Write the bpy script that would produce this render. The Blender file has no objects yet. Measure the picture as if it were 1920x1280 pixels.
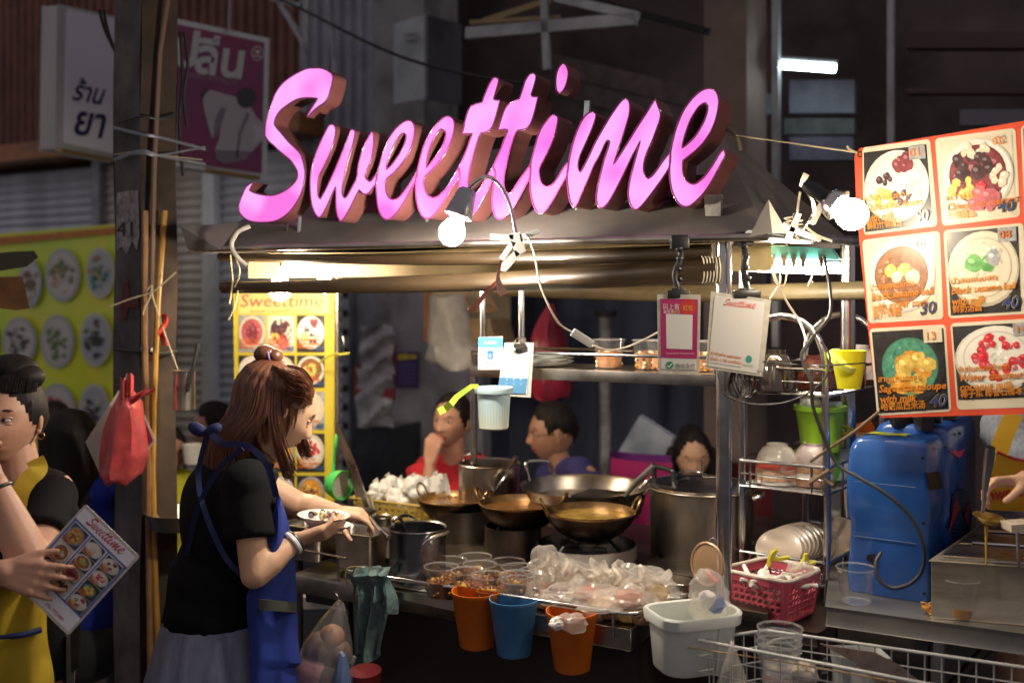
import bpy, bmesh, math, random
from mathutils import Vector, Matrix, Euler
R = math.radians
C = bpy.context.scene.collection
SC = bpy.context.scene
# ---------------------------------------------------------------- camera
H, F, CX, CY = 1.62, 1867.0, 960.0, 565.0      # eye height; focal length and principal point of the photograph (1920 wide)
cam = bpy.data.cameras.new('camera'); co = bpy.data.objects.new('camera', cam); C.objects.link(co)
co.location = (0, 0, H); co.rotation_euler = (R(90), 0, 0)
cam.sensor_width = 36; cam.lens = 36*F/1920; cam.shift_y = -(640-CY)/1920
cam.clip_start = .05; cam.clip_end = 200
cam.dof.use_dof = True; cam.dof.focus_distance = 2.6; cam.dof.aperture_fstop = 1.7
SC.camera = co
# ---------------------------------------------------------------- night sky and exposure
W = bpy.data.worlds.new('World'); SC.world = W; W.use_nodes = True
nt = W.node_tree; nt.nodes.clear()
bgn = nt.nodes.new('ShaderNodeBackground'); on = nt.nodes.new('ShaderNodeOutputWorld')
bgn.inputs[0].default_value = (1.0, .88, .90, 1); bgn.inputs[1].default_value = .215
nt.links.new(bgn.outputs[0], on.inputs[0])
SC.view_settings.view_transform = 'Standard'; SC.view_settings.look = 'None'
SC.view_settings.exposure = .42; SC.view_settings.gamma = 1; SC.view_settings.use_curve_mapping = False
SC.cycles.use_denoising = True
SC.cycles.max_bounces = 8; SC.cycles.transparent_max_bounces = 24; SC.cycles.sample_clamp_indirect = 4
# ---------------------------------------------------------------- materials
_M = {}
def M(name, col=(.5,.5,.5), rough=.5, metal=0, var=.0, scale=12, col2=None, bump=0, emit=0, ecol=None, trans=0, alpha=1, spec=None, stretch=None, ior=None, sheen=0, coat=0, thr=(.35,.65)):
    if name in _M: return _M[name]
    m = bpy.data.materials.new(name); m.use_nodes = True; t = m.node_tree; b = t.nodes['Principled BSDF']
    b.inputs['Base Color'].default_value = (*col, 1); b.inputs['Roughness'].default_value = rough; b.inputs['Metallic'].default_value = metal
    if spec is not None: b.inputs['Specular IOR Level'].default_value = spec
    if trans: b.inputs['Transmission Weight'].default_value = trans
    if ior: b.inputs['IOR'].default_value = ior
    if alpha < 1: b.inputs['Alpha'].default_value = alpha
    if sheen: b.inputs['Sheen Weight'].default_value = sheen
    if coat: b.inputs['Coat Weight'].default_value = coat
    if emit: b.inputs['Emission Strength'].default_value = emit; b.inputs['Emission Color'].default_value = (*(ecol or col), 1)
    if var or col2 or bump:
        tc = t.nodes.new('ShaderNodeTexCoord'); mp = t.nodes.new('ShaderNodeMapping'); n = t.nodes.new('ShaderNodeTexNoise')
        t.links.new(tc.outputs['Object'], mp.inputs[0]); t.links.new(mp.outputs[0], n.inputs['Vector'])
        if stretch: mp.inputs['Scale'].default_value = stretch
        n.inputs['Scale'].default_value = scale; n.inputs['Detail'].default_value = 5; n.inputs['Roughness'].default_value = .6
        cr = t.nodes.new('ShaderNodeValToRGB')
        c2 = col2 if col2 else tuple(min(1, c*(1+var)) for c in col); c1 = col if col2 else tuple(c*(1-var) for c in col)
        cr.color_ramp.elements[0].position = thr[0]; cr.color_ramp.elements[1].position = thr[1]
        cr.color_ramp.elements[0].color = (*c1, 1); cr.color_ramp.elements[1].color = (*c2, 1)
        t.links.new(n.outputs[0], cr.inputs[0]); t.links.new(cr.outputs[0], b.inputs['Base Color'])
        mr = t.nodes.new('ShaderNodeMapRange'); mr.inputs[3].default_value = max(.02, rough-.08); mr.inputs[4].default_value = min(1, rough+.14)
        t.links.new(n.outputs[0], mr.inputs[0]); t.links.new(mr.outputs[0], b.inputs['Roughness'])
        if bump:
            bu = t.nodes.new('ShaderNodeBump'); bu.inputs['Strength'].default_value = bump; bu.inputs['Distance'].default_value = .004
            t.links.new(n.outputs[0], bu.inputs['Height']); t.links.new(bu.outputs[0], b.inputs['Normal'])
    _M[name] = m; return m
STEEL = M('brushed steel', (.42,.38,.33), .27, 1, var=.25, scale=9)
STEELD = M('worn steel', (.17,.145,.12), .36, 1, var=.35, scale=7, bump=.1)
CHROME = M('chrome tube', (.62,.61,.60), .16, 1, var=.1, scale=20)
GALV = M('dull galvanised steel', (.28,.30,.34), .5, .6, var=.3, scale=6)
ALU = M('thin aluminium', (.55,.55,.56), .35, 1, var=.2, scale=15)
BRASS = M('old brass', (.42,.27,.11), .28, 1, var=.35, scale=10, col2=(.20,.11,.05))
BRASSD = M('smoke blackened brass', (.055,.028,.014), .36, .8, col2=(.012,.008,.006), scale=7, bump=.15)
BLACKM = M('black plastic', (.015,.015,.016), .35)
RUBBER = M('black cable rubber', (.02,.019,.018), .5)
CREAMC = M('cream cable', (.55,.48,.36), .45)
STRING = M('pale string', (.45,.38,.24), .8)
WHITEP = M('white plastic', (.72,.72,.70), .35)
CERAM = M('white glazed ceramic', (.70,.66,.60), .18, coat=.3)
def film(name, tint=(1,1,1), dif=.05, refl=.9, base=.04, rough=.05, dcol=(.8,.8,.8), bump=0, scale=20, transl=0):
    m = bpy.data.materials.new(name); m.use_nodes = True; t = m.node_tree; t.nodes.clear(); N_ = t.nodes.new; lk = t.links.new
    out = N_('ShaderNodeOutputMaterial'); tr = N_('ShaderNodeBsdfTransparent'); tr.inputs[0].default_value = (*tint,1)
    gl = N_('ShaderNodeBsdfGlossy'); gl.inputs[0].default_value = (.95,.95,.95,1); gl.inputs[1].default_value = rough
    df = N_('ShaderNodeBsdfDiffuse'); df.inputs[0].default_value = (*dcol,1); last = df
    if transl: tl = N_('ShaderNodeBsdfTranslucent'); tl.inputs[0].default_value = (*dcol,1); mm = N_('ShaderNodeMixShader'); mm.inputs[0].default_value = transl; lk(df.outputs[0],mm.inputs[1]); lk(tl.outputs[0],mm.inputs[2]); last = mm
    m1 = N_('ShaderNodeMixShader'); m1.inputs[0].default_value = dif; lk(tr.outputs[0],m1.inputs[1]); lk(last.outputs[0],m1.inputs[2])
    lw = N_('ShaderNodeLayerWeight'); lw.inputs[0].default_value = .35; mr = N_('ShaderNodeMapRange'); mr.inputs[3].default_value = base; mr.inputs[4].default_value = refl; lk(lw.outputs['Facing'], mr.inputs[0])
    pw = N_('ShaderNodeMath'); pw.operation = 'POWER'; pw.inputs[1].default_value = 1.6; lk(mr.outputs[0], pw.inputs[0])
    m2 = N_('ShaderNodeMixShader'); lk(pw.outputs[0],m2.inputs[0]); lk(m1.outputs[0],m2.inputs[1]); lk(gl.outputs[0],m2.inputs[2]); lk(m2.outputs[0],out.inputs[0])
    if bump:
        tc = N_('ShaderNodeTexCoord'); n = N_('ShaderNodeTexNoise'); n.inputs['Scale'].default_value = scale; n.inputs['Detail'].default_value = 4; lk(tc.outputs['Object'],n.inputs['Vector']); bu = N_('ShaderNodeBump'); bu.inputs[0].default_value = bump; bu.inputs[1].default_value = .01; lk(n.outputs[0],bu.inputs['Height']); lk(bu.outputs[0],gl.inputs['Normal']); lk(bu.outputs[0],df.inputs['Normal']); lk(bu.outputs[0],lw.inputs['Normal'])
    _M[name] = m; return m
CLEAR = film('clear plastic', dif=.025, refl=.75, base=.10)
CLEARR = film('clear plastic rim', dif=.16, refl=.95, base=.18)
BAG = film('thin milky polythene', (1,.98,.96), dif=.30, refl=.40, base=.10, rough=.26, dcol=(.80,.76,.70), bump=.8, scale=14, transl=.4)
CBAG = film('thin clear polythene', (.96,.95,.96), dif=.07, refl=.65, base=.12, rough=.10, bump=1, scale=9)
SKIN = M('warm skin', (.50,.27,.18), .48, var=.08, scale=9)
SKINF = M('fair skin', (.62,.37,.235), .45, var=.06, scale=9)
SKINT = M('tan skin', (.42,.22,.14), .5, var=.08, scale=9)
LIPS = M('red lips', (.34,.06,.06), .4)
for _s in ('warm skin','fair skin','tan skin'):
    _t = _M[_s].node_tree; _b = _t.nodes['Principled BSDF']; _b.inputs['Subsurface Weight'].default_value = .18; _b.inputs['Subsurface Radius'].default_value = (.02,.008,.005); _b.inputs['Subsurface Scale'].default_value = .6
    _n = _t.nodes.new('ShaderNodeTexNoise'); _n.inputs['Scale'].default_value = 160; _n.inputs['Detail'].default_value = 3; _c = _t.nodes.new('ShaderNodeTexCoord'); _t.links.new(_c.outputs['Object'], _n.inputs['Vector']); _u = _t.nodes.new('ShaderNodeBump'); _u.inputs[0].default_value = .35; _u.inputs[1].default_value = .0012; _t.links.new(_n.outputs[0], _u.inputs['Height']); _t.links.new(_u.outputs[0], _b.inputs['Normal'])
HAIRB = M('auburn brown hair', (.085,.028,.014), .34, col2=(.19,.072,.034), scale=60, stretch=(1,1,.05), bump=.55)
HAIRK = M('black hair', (.008,.006,.006), .55, col2=(.020,.014,.012), scale=60, stretch=(1,1,.08), bump=.5, spec=.2)
BLACKC = M('black cotton', (.012,.012,.014), .85, var=.3, scale=8, bump=.2, sheen=.15)
BLUEC = M('royal blue cotton', (.012,.035,.30), .7, var=.2, scale=8, bump=.2)
WHITE = M('print white', (.78,.77,.74), .4)
# ---------------------------------------------------------------- photo geometry
def P(px, py, Y): return Vector(((px-CX)/F*Y, Y, H-(py-CY)/F*Y))
UX, UY = .8829, .4695                           # the stall's own axes: U runs right along its front, c counts the distance behind it
U = Vector((UX, -UY, 0)); N = Vector((-UY, -UX, 0))
def SF(a, c, z): return Vector((a*UX+c*UY, -a*UY+c*UX, z))
def sa(px, c):
    x = (px-CX)/F; Y = c/(UY*x+UX); return UX*x*Y-UY*Y
def SP(px, py, c):
    x = (px-CX)/F; Y = c/(UY*x+UX); return Vector((x*Y, Y, H-(py-CY)/F*Y))
def SZ(px, c, z): v = SP(px, CY, c); v.z = z; return v
class Plane:
    def __init__(s, p, n): s.p = Vector(p); s.n = Vector(n).normalized()
    def at(s, px, py, off=0):
        d = Vector(((px-CX)/F, 1, -(py-CY)/F)); o = Vector((0,0,H))
        t = (s.p-o).dot(s.n)/d.dot(s.n); return o+d*t+s.n*off
def plane3(a, b, c):
    n = (b-a).cross(c-a).normalized()
    if n.y > 0: n = -n
    return Plane(a, n)
# ---------------------------------------------------------------- mesh builder
def frame(z):
    z = Vector(z).normalized(); x = z.orthogonal().normalized(); return x, z.cross(x), z
class MB:
    def __init__(s): s.v = []; s.f = []; s.m = []; s.mats = []; s.sm = []
    def mi(s, mat):
        if mat not in s.mats: s.mats.append(mat)
        return s.mats.index(mat)
    def add(s, vs, fs, mat, smooth=True):
        o = len(s.v); s.v += [Vector(v) for v in vs]; k = s.mi(mat)
        for f in fs: s.f.append([i+o for i in f]); s.m.append(k); s.sm.append(smooth)
        return s
    def poly(s, pts, mat): return s.add(pts, [list(range(len(pts)))], mat, False)
    def prism(s, pts, off, mat, side=None):
        n = len(pts); off = Vector(off); pts = [Vector(p) for p in pts]
        s.add(pts, [list(range(n))], mat, False); s.add([p+off for p in pts], [list(range(n))[::-1]], mat, False)
        s.add(pts+[p+off for p in pts], [[i, (i+1)%n, (i+1)%n+n, i+n] for i in range(n)], side or mat, False); return s
    def box(s, c, size, mat, rot=None):
        c = Vector(c); h = Vector(size)/2; rot = rot or Matrix.Identity(3)
        vs = [c+rot@Vector((h.x*x, h.y*y, h.z*z)) for z in (-1,1) for y in (-1,1) for x in (-1,1)]
        return s.add(vs, [[0,2,3,1],[4,5,7,6],[0,1,5,4],[2,6,7,3],[0,4,6,2],[1,3,7,5]], mat, False)
    def sbox(s, a0, a1, c0, c1, z0, z1, mat):     # box in the stall's axes
        vs = [SF(a,c,z) for z in (z0,z1) for c in (c0,c1) for a in (a0,a1)]
        return s.add(vs, [[0,2,3,1],[4,5,7,6],[0,1,5,4],[2,6,7,3],[0,4,6,2],[1,3,7,5]], mat, False)
    def tube(s, pts, r, mat, n=8, closed=False, cap=True):
        pts = [Vector(p) for p in pts]; k = len(pts); rr = r if isinstance(r, (list,tuple)) else [r]*k
        vs = []; prev = None
        for i, p in enumerate(pts):
            if closed: t = pts[(i+1)%k]-pts[i-1]
            else: t = pts[min(i+1,k-1)]-pts[max(i-1,0)]
            if t.length < 1e-9: t = Vector((0,0,1))
            t.normalize()
            x = t.orthogonal().normalized() if prev is None else (prev-t*prev.dot(t))
            if x.length < 1e-6: x = t.orthogonal()
            x.normalize(); prev = x; y = t.cross(x)
            vs += [p+(x*math.cos(2*math.pi*j/n)+y*math.sin(2*math.pi*j/n))*rr[i] for j in range(n)]
        fs = []
        for i in range(k if closed else k-1):
            a = i*n; b = ((i+1)%k)*n
            fs += [[a+j, a+(j+1)%n, b+(j+1)%n, b+j] for j in range(n)]
        s.add(vs, fs, mat)
        if cap and not closed: s.add(vs[:n], [list(range(n))[::-1]], mat, False); s.add(vs[-n:], [list(range(n))], mat, False)
        return s
    def cone(s, p0, p1, r0, r1, mat, n=24, cap=True): return s.tube([p0, p1], [r0, r1], mat, n, cap=cap)
    def lathe(s, prof, c, mat, n=32, axis=(0,0,1), arc=None, x0=None, sq=None):
        c = Vector(c); x, y, z = frame(axis)
        if Vector(axis) == Vector((0,0,1)): x, y, z = Vector((1,0,0)), Vector((0,1,0)), Vector((0,0,1))
        if x0 is not None: x = Vector(x0); y = z.cross(x)
        m = n; vs = []
        for r, h in prof:
            for j in range(m):
                a = 2*math.pi*j/m
                vs.append(c+(x*math.cos(a)*(sq or 1)+y*math.sin(a))*r+z*h)
        fs = [[i*m+j, i*m+(j+1)%m, (i+1)*m+(j+1)%m, (i+1)*m+j] for i in range(len(prof)-1) for j in range(m)]
        return s.add(vs, fs, mat)
    def ell(s, c, r, mat, rot=None, nu=16, nv=10):
        c = Vector(c); r = (r,r,r) if not isinstance(r,(tuple,list)) else r; rot = rot or Matrix.Identity(3); vs = []
        for i in range(nv+1):
            th = math.pi*i/nv
            for j in range(nu):
                ph = 2*math.pi*j/nu
                vs.append(c+rot@Vector((r[0]*math.sin(th)*math.cos(ph), r[1]*math.sin(th)*math.sin(ph), r[2]*math.cos(th))))
        fs = [[i*nu+j, (i+1)*nu+j, (i+1)*nu+(j+1)%nu, i*nu+(j+1)%nu] for i in range(nv) for j in range(nu)]
        return s.add(vs, fs, mat)
    def grid(s, fn, nu, nv, mat, smooth=True):
        vs = [fn(i/nu, j/nv) for i in range(nu+1) for j in range(nv+1)]
        fs = [[i*(nv+1)+j, (i+1)*(nv+1)+j, (i+1)*(nv+1)+j+1, i*(nv+1)+j+1] for i in range(nu) for j in range(nv)]
        return s.add(vs, fs, mat, smooth)
    def rings(s, rings, mat, closed=True, cap=False):   # loft through rings of equal count
        n = len(rings[0]); vs = [p for r in rings for p in r]
        fs = [[i*n+j, i*n+(j+1)%n, (i+1)*n+(j+1)%n, (i+1)*n+j] for i in range(len(rings)-1) for j in range(n if closed else n-1)]
        s.add(vs, fs, mat)
        if cap: s.add(rings[0], [list(range(n))[::-1]], mat, False); s.add(rings[-1], [list(range(n))], mat, False)
        return s
    def build(s, name, parent=None, origin=None, bevel=0, solid=0, ang=40, merge=True):
        if parent is not None: o0 = wloc(parent)
        elif origin is not None: o0 = Vector(origin)
        else: o0 = Vector((sum(v.x for v in s.v)/len(s.v), sum(v.y for v in s.v)/len(s.v), min(v.z for v in s.v)))
        me = bpy.data.meshes.new(name); me.from_pydata([v-o0 for v in s.v], [], s.f)
        for m in s.mats: me.materials.append(m)
        me.polygons.foreach_set('material_index', s.m); me.polygons.foreach_set('use_smooth', s.sm)
        bm = bmesh.new(); bm.from_mesh(me)
        if merge: bmesh.ops.remove_doubles(bm, verts=bm.verts, dist=1e-5)
        if bevel: bmesh.ops.bevel(bm, geom=[e for e in bm.edges if e.is_manifold and e.calc_face_angle(0) > .6], offset=bevel, segments=2, affect='EDGES', profile=.6)
        if solid: bmesh.ops.solidify(bm, geom=bm.faces, thickness=solid)
        bm.to_mesh(me); bm.free()
        if bevel:
            for p in me.polygons: p.use_smooth = True
        try: me.set_sharp_from_angle(angle=R(ang))
        except Exception: pass
        o = bpy.data.objects.new(name, me); C.objects.link(o)
        if parent is not None: o.parent = parent
        else: o.location = o0
        return o
def wloc(o):
    v = Vector(o.location)
    while o.parent is not None: o = o.parent; v += Vector(o.location)
    return v
def tag(o, label, cat=None, group=None, kind=None):
    if label: o['label'] = label
    if cat: o['category'] = cat
    if group: o['group'] = group
    if kind: o['kind'] = kind
    return o
def thing(name, label, cat, loc, group=None):
    o = bpy.data.objects.new(name, None); C.objects.link(o); o.location = loc; o.empty_display_size = .05
    return tag(o, label, cat, group)
def kids(o): return [c for c in bpy.data.objects if c.parent == o]
def copy_tree(o, loc=None, label=None, parent=None, rotz=0):
    n = o.copy(); C.objects.link(n)
    if parent is not None: n.parent = parent
    if loc is not None: n.location = loc
    if rotz: n.rotation_euler = (0,0,rotz)
    if label: n['label'] = label
    for ch in kids(o): copy_tree(ch, parent=n)
    return n
def struct(mb, name, **k): return tag(mb.build(name, **k), None, kind='structure')
# ---------------------------------------------------------------- prints on flat things (authored in photo pixels, cast on to the plane they lie in)
def xp(mb, pl, pts, mat, off=0): mb.poly([pl.at(x, y, off) for x, y in pts], mat)
def xe(mb, pl, cx, cy, rx, ry, mat, off=0, rot=0, n=20, wob=0, rng=None):
    c, s_ = math.cos(R(rot)), math.sin(R(rot)); pts = []
    for k in range(n):
        a = 2*math.pi*k/n; q = 1+(rng.uniform(-wob, wob) if rng else 0)
        x, y = rx*q*math.cos(a), ry*q*math.sin(a); pts.append((cx+x*c-y*s_, cy+x*s_+y*c))
    xp(mb, pl, pts, mat, off)
_T = {}
def text2d(t, bold=0):
    k = (t, bold)
    if k in _T: return _T[k]
    cu = bpy.data.curves.new('lettering', 'FONT'); cu.body = t; cu.offset = bold; cu.resolution_u = 2
    o = bpy.data.objects.new('lettering', cu); C.objects.link(o)
    dg = bpy.context.evaluated_depsgraph_get(); me = bpy.data.meshes.new_from_object(o.evaluated_get(dg))
    r = ([tuple(v.co[:2]) for v in me.vertices], [list(p.vertices) for p in me.polygons])
    bpy.data.objects.remove(o); bpy.data.curves.remove(cu); bpy.data.meshes.remove(me); _T[k] = r; return r
def xt(mb, pl, t, x, y, size, mat, off=0, rot=0, shear=0, sx=1, bold=0, width=None, anchor='l'):
    vs, fs = text2d(t, bold)
    if not vs: return
    w = max(v[0] for v in vs)
    if width: sx = width/(w*size)
    c, s_ = math.cos(R(rot)), math.sin(R(rot)); out = []
    dx = -w*size*sx/2 if anchor == 'c' else 0
    for vx, vy in vs:
        a = (vx+vy*shear)*size*sx+dx; b = -vy*size
        out.append(pl.at(x+a*c-b*s_, y+a*s_+b*c, off))
    mb.add(out, fs, mat, False)
def xr(mb, pl, x0, y0, x1, y1, mat, off=0, r=0, rotm=None):    # rounded rectangle
    pts = []
    if r <= 0: pts = [(x0,y0),(x1,y0),(x1,y1),(x0,y1)]
    else:
        for cx, cy, a0 in ((x1-r,y0+r,-90),(x1-r,y1-r,0),(x0+r,y1-r,90),(x0+r,y0+r,180)):
            for k in range(5): a = R(a0+22.5*k); pts.append((cx+r*math.cos(a), cy+r*math.sin(a)))
    if rotm: pts = [rotm(*p) for p in pts]
    xp(mb, pl, pts, mat, off)
def bez(p0, p1, p2, p3, n=12):
    p0, p1, p2, p3 = map(Vector, (p0,p1,p2,p3))
    return [p0*(1-t)**3+p1*3*t*(1-t)**2+p2*3*t*t*(1-t)+p3*t**3 for t in [i/n for i in range(n+1)]]
def spl(pts, n=6, closed=False):
    pts = [Vector(p) for p in pts]; out = []; k = len(pts)
    for i in range(k if closed else k-1):
        a, b, c, d = (pts[i-1] if (closed or i) else pts[0]), pts[i], pts[(i+1)%k], (pts[(i+2)%k] if closed or i+2 < k else pts[-1])
        for j in range(n):
            t = j/n; out.append(.5*((2*b)+(c-a)*t+(2*a-5*b+4*c-d)*t*t+(3*b-a-3*c+d)*t**3))
    if not closed: out.append(pts[-1])
    return out
# ================================================================ the setting
rng = random.Random(7)
CW = 5.2
ASPH = M('wet dark asphalt', (.03,.028,.027), .45, var=.4, scale=3, bump=.4)
CONC = M('stained concrete', (.36,.37,.42), .8, col2=(.15,.15,.17), scale=2.2, bump=.3)
CONCL = M('pale concrete', (.34,.35,.37), .8, col2=(.14,.14,.15), scale=2.5, bump=.3)
BROWNM = M('brown painted sheet', (.15,.06,.04), .6, var=.35, scale=3)
GREYM = M('grey painted sheet', (.24,.26,.31), .5, var=.25, scale=4)
SLAT = M('grey roller slat', (.52,.56,.64), .42, .2, var=.25, scale=3)
SLATB = M('beige roller slat', (.56,.54,.52), .45, .2, var=.25, scale=3)
DARK = M('dark recess', (.012,.012,.014), .8)
WOOD = M('varnished wood', (.30,.13,.05), .45, var=.3, scale=5, stretch=(1,1,6))
BEAM = M('pale painted steel', (.32,.34,.36), .5, .3, var=.3, scale=5)
mb = MB(); mb.grid(lambda u,v: Vector((-40+80*u, -30+90*v, 0)), 2, 2, ASPH); struct(mb, 'ground', origin=(0,0,0))
# ---- building across the back
b = thing('shophouse_building', 'dim shophouse front with corrugated sheets, concrete pier and open dark upper bays behind the stall', 'building', SF(0,CW,0))
def panel(name, x0, x1, z0, z1, mat, c=CW+.12, th=.05, parent=b):
    mb = MB(); mb.sbox(sa(x0,c), sa(x1,c), c, c+th, z0, z1, mat); return mb.build(name, parent)
panel('back_wall', -1100, 3600, 0, 9, M('dark plaster', (.10,.075,.075), .9, var=.5, scale=1.2), c=CW+1.6, th=.1)
def corr(name, x0, x1, z0, z1, mat, c=CW+.05, pitch=.09, d=.025):
    a0, a1 = sa(x0,c), sa(x1,c); n = int((a1-a0)/pitch); mb = MB(); row = []
    for i in range(n+1):
        for k, (f, dd) in enumerate(((0,0),(.35,0),(.5,-d),(.85,-d))): row.append((a0+(i+f)*pitch, c+dd))
    mb.add([SF(a,cc,z) for z in (z0,z1) for a,cc in row], [[i,i+1,i+1+len(row),i+len(row)] for i in range(len(row)-1)], mat, False); return mb.build(name, b)
corr('corrugated_panel', -700, 560, 2.85, 6.5, BROWNM)
corr('corrugated_panel', 562, 690, 2.3, 6.5, GREYM, c=CW)
panel('ledge', -700, 560, 2.70, 2.83, WOOD, c=CW-.25, th=.4)
panel('pier', 700, 795, 0, 6.5, CONCL, c=CW-.05, th=.4)
panel('wall_panel', 735, 905, 0, 2.1, CONC, c=CW-.1, th=.1)
panel('wall_panel', 640, 738, 0, 2.3, GREYM, c=CW+.02, th=.1)
panel('wall_panel', -700, -422, 0, 2.7, CONC, c=CW, th=.2)
panel('lintel', 560, 1330, 2.05, 2.28, M('rusty lintel', (.10,.06,.045), .8, var=.4, scale=3), c=CW, th=.3)
panel('wall_panel', 905, 1330, 0, 2.05, M('dark blue curtain cloth', (.085,.10,.16), .85, col2=(.035,.042,.065), scale=1.5, stretch=(5,5,.3)), c=CW+.5)
panel('pier', 1320, 1400, 0, 6.5, M('brown plaster pier', (.20,.15,.125), .8, var=.3, scale=2), c=CW-.3, th=.4)
for x0 in (1447, 1663): panel('mullion', x0, x0+12, 1.4, 6.5, BEAM, c=CW-.35, th=.06)
for x0,x1,y0,y1,m in ((1480,1602,150,212,M('pale blue panel',(.20,.23,.30),.5,var=.3,scale=5)),(1470,1602,222,252,M('dull green panel',(.10,.12,.12),.6,var=.3)),(1480,1600,256,300,M('violet grey panel',(.13,.13,.19),.6,var=.3)),(1422,1446,175,215,M('pale blue panel',(.20,.23,.30),.5)),(1800,1990,205,235,M('grey violet trim',(.14,.13,.16),.6)),(1810,1990,245,330,M('grey blue pane',(.05,.055,.075),.3)),(1700,1990,60,90,M('maroon trim',(.07,.03,.04),.6)),(1700,1990,165,175,M('maroon trim',(.07,.03,.04),.6)),(1690,1990,330,520,M('brown board',(.08,.05,.035),.7,var=.3))):
    c = CW+.3; mb = MB(); mb.prism([SP(x0,y0,c),SP(x1,y0,c),SP(x1,y1,c),SP(x0,y1,c)], -N*.08, m); mb.build('window_panel', b)
# slanted roof boards in the dark upper bay
for i in range(6):
    mb = MB(); a = SP(1010+i*12, 95+i*42, CW+.9); c_ = SP(1330, 170+i*46, CW+.5)
    mb.prism([a, c_, c_+Vector((0,0,-.13)), a+Vector((0,0,-.13))], -N*.04, M('old roof board', (.13,.10,.10), .7, var=.3)); mb.build('roof_board', b)
# ---- roof truss of pale steel
t = thing('steel_truss', 'pale steel awning truss with a long sloping beam above the sign', 'truss', SP(1030,60,4.2))
def bar(x0,y0,x1,y1,c,w,parent,mat=BEAM,name='beam'):
    mb = MB(); p, q = SP(x0,y0,c), SP(x1,y1,c); d = (q-p).normalized(); up = d.cross(N).normalized()*w/2
    mb.prism([p+up, q+up, q-up, p-up], -N*w*.7, mat); return mb.build(name, parent)
bar(872,62,1190,35,4.2,.055,t); bar(880,42,1050,32,4.25,.02,t,M('yellowed bar',(.28,.22,.10),.6)); bar(1040,-5,1195,30,4.2,.04,t); bar(1018,-10,1024,130,4.2,.035,t); bar(905,40,1030,0,4.3,.03,t,M('yellowed bar',(.28,.22,.10),.6)); bar(1090,-5,1330,60,4.4,.03,t,DARK)
t = thing('wall_bracket', 'white painted triangular steel bracket above the S of the sign', 'bracket', SP(560,80,4.3))
bar(505,-5,562,12,4.3,.03,t,name='arm'); bar(520,0,574,92,4.3,.03,t,name='arm'); bar(574,-5,572,95,4.3,.03,t,name='arm')
t = thing('drain_pipe', 'thin slanting grey pipe against the corrugated sheets', 'pipe', SP(620,100,5))
mb = MB(); mb.tube([SP(614,-10,5.05), SP(628,135,5.05), SP(630,200,5.05)], .018, GALV); mb.build('pipe', t)
t = thing('power_box', 'pale grey metal power cabinet hung on the pier above the sign', 'power box', SP(800,190,4.6))
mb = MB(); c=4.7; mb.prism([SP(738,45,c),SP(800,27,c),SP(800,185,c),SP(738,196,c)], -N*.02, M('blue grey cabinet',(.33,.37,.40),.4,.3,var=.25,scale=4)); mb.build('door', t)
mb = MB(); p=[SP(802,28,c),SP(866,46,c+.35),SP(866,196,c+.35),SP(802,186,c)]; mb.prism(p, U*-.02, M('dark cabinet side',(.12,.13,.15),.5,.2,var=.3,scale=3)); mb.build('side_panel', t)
mb = MB(); [mb.prism([SP(755,y,c-.03),SP(778,y-3,c-.03),SP(778,y+1,c-.03),SP(755,y+4,c-.03)], -N*.012, BEAM) for y in (62,72)]; mb.build('vent', t)
t = tag(MB().tube(spl([SP(480,-20,3.6),SP(560,15,3.6),SP(700,85,3.6),SP(800,122,3.7),SP(930,150,3.8),SP(1010,158,3.9)],8), .007, RUBBER).build('overhead_cable'), 'dark cable sagging from the upper left behind the sign', 'cable')
# ---- roller shutters: every slat a part
def slat_mesh(w, vent, mat):
    mb = MB(); h = .066; pr = [(0,0),(.004,.014),(.016,.02),(.022,.034),(.016,.05),(.004,.058),(0,h)]
    mb.add([U*a+N*(-0)+Vector((0,0,z))+N*(-d)*-1*-1 for a in (0,w) for d,z in pr], [[i,i+7,i+8,i+1] for i in range(6)], mat, True)
    if vent:
        for k in range(int(w/.16)):
            a = .06+.16*k+(.08 if vent == 2 else 0)
            if a+.06 < w: mb.add([U*a2+Vector((0,0,z))-N*-(-.0245) for a2,z in ((a,.027),(a+.055,.027),(a+.055,.041),(a,.041))], [[0,1,2,3]], DARK, False)
    o = mb.build('slat', origin=(0,0,0)); return o
for x0, x1, mat, vented, lab in ((-420,170,SLAT,True,'grey roller shutter with rows of vent slots behind the green banner'),(187,377,SLATB,False,'roller shutter between the rail by the concrete pole and the pale rail'),(402,640,SLAT,False,'roller shutter behind the yellow menu board')):
    a0, a1 = sa(x0,CW), sa(x1,CW); t = thing('roller_shutter', lab, 'roller shutter', SF(a0,CW,0), 'roller shutters along the back')
    A = slat_mesh(a1-a0, 0, mat); B1 = slat_mesh(a1-a0, 1, mat) if vented else A; B2 = slat_mesh(a1-a0, 2, mat) if vented else A
    for k in range(40):
        src = A if (not vented or k < 27) else (B1 if k%2 else B2); o = src if not (src.parent) else src.copy()
        if o is not src: C.objects.link(o)
        o.parent = t; o.location = (0,0,.066*k)
for x0, x1, mat, lab in ((171,186,GALV,'narrow upright guide rail left of the concrete pole'),(378,401,M('pale painted rail',(.70,.75,.82),.4,.2,var=.15,scale=4),'pale upright guide rail between two shutters'),(641,655,GALV,'slotted upright rail right of the yellow menu board')):
    t = thing('guide_rail', lab, 'guide rail', SZ((x0+x1)/2,CW-.04,0), 'shutter guide rails'); c = CW-.06
    mb = MB(); mb.sbox(sa(x0,c), sa(x1,c), c, c+.06, 0, 2.68, mat); mb.build('rail', t)
    if x0 == 641:
        for k in range(16):
            mb = MB(); z = 2.0-.12*k; mb.sbox(sa(642,c), sa(653,c), c-.004, c-.001, z, z+.045, DARK); mb.build('slot', t)
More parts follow.
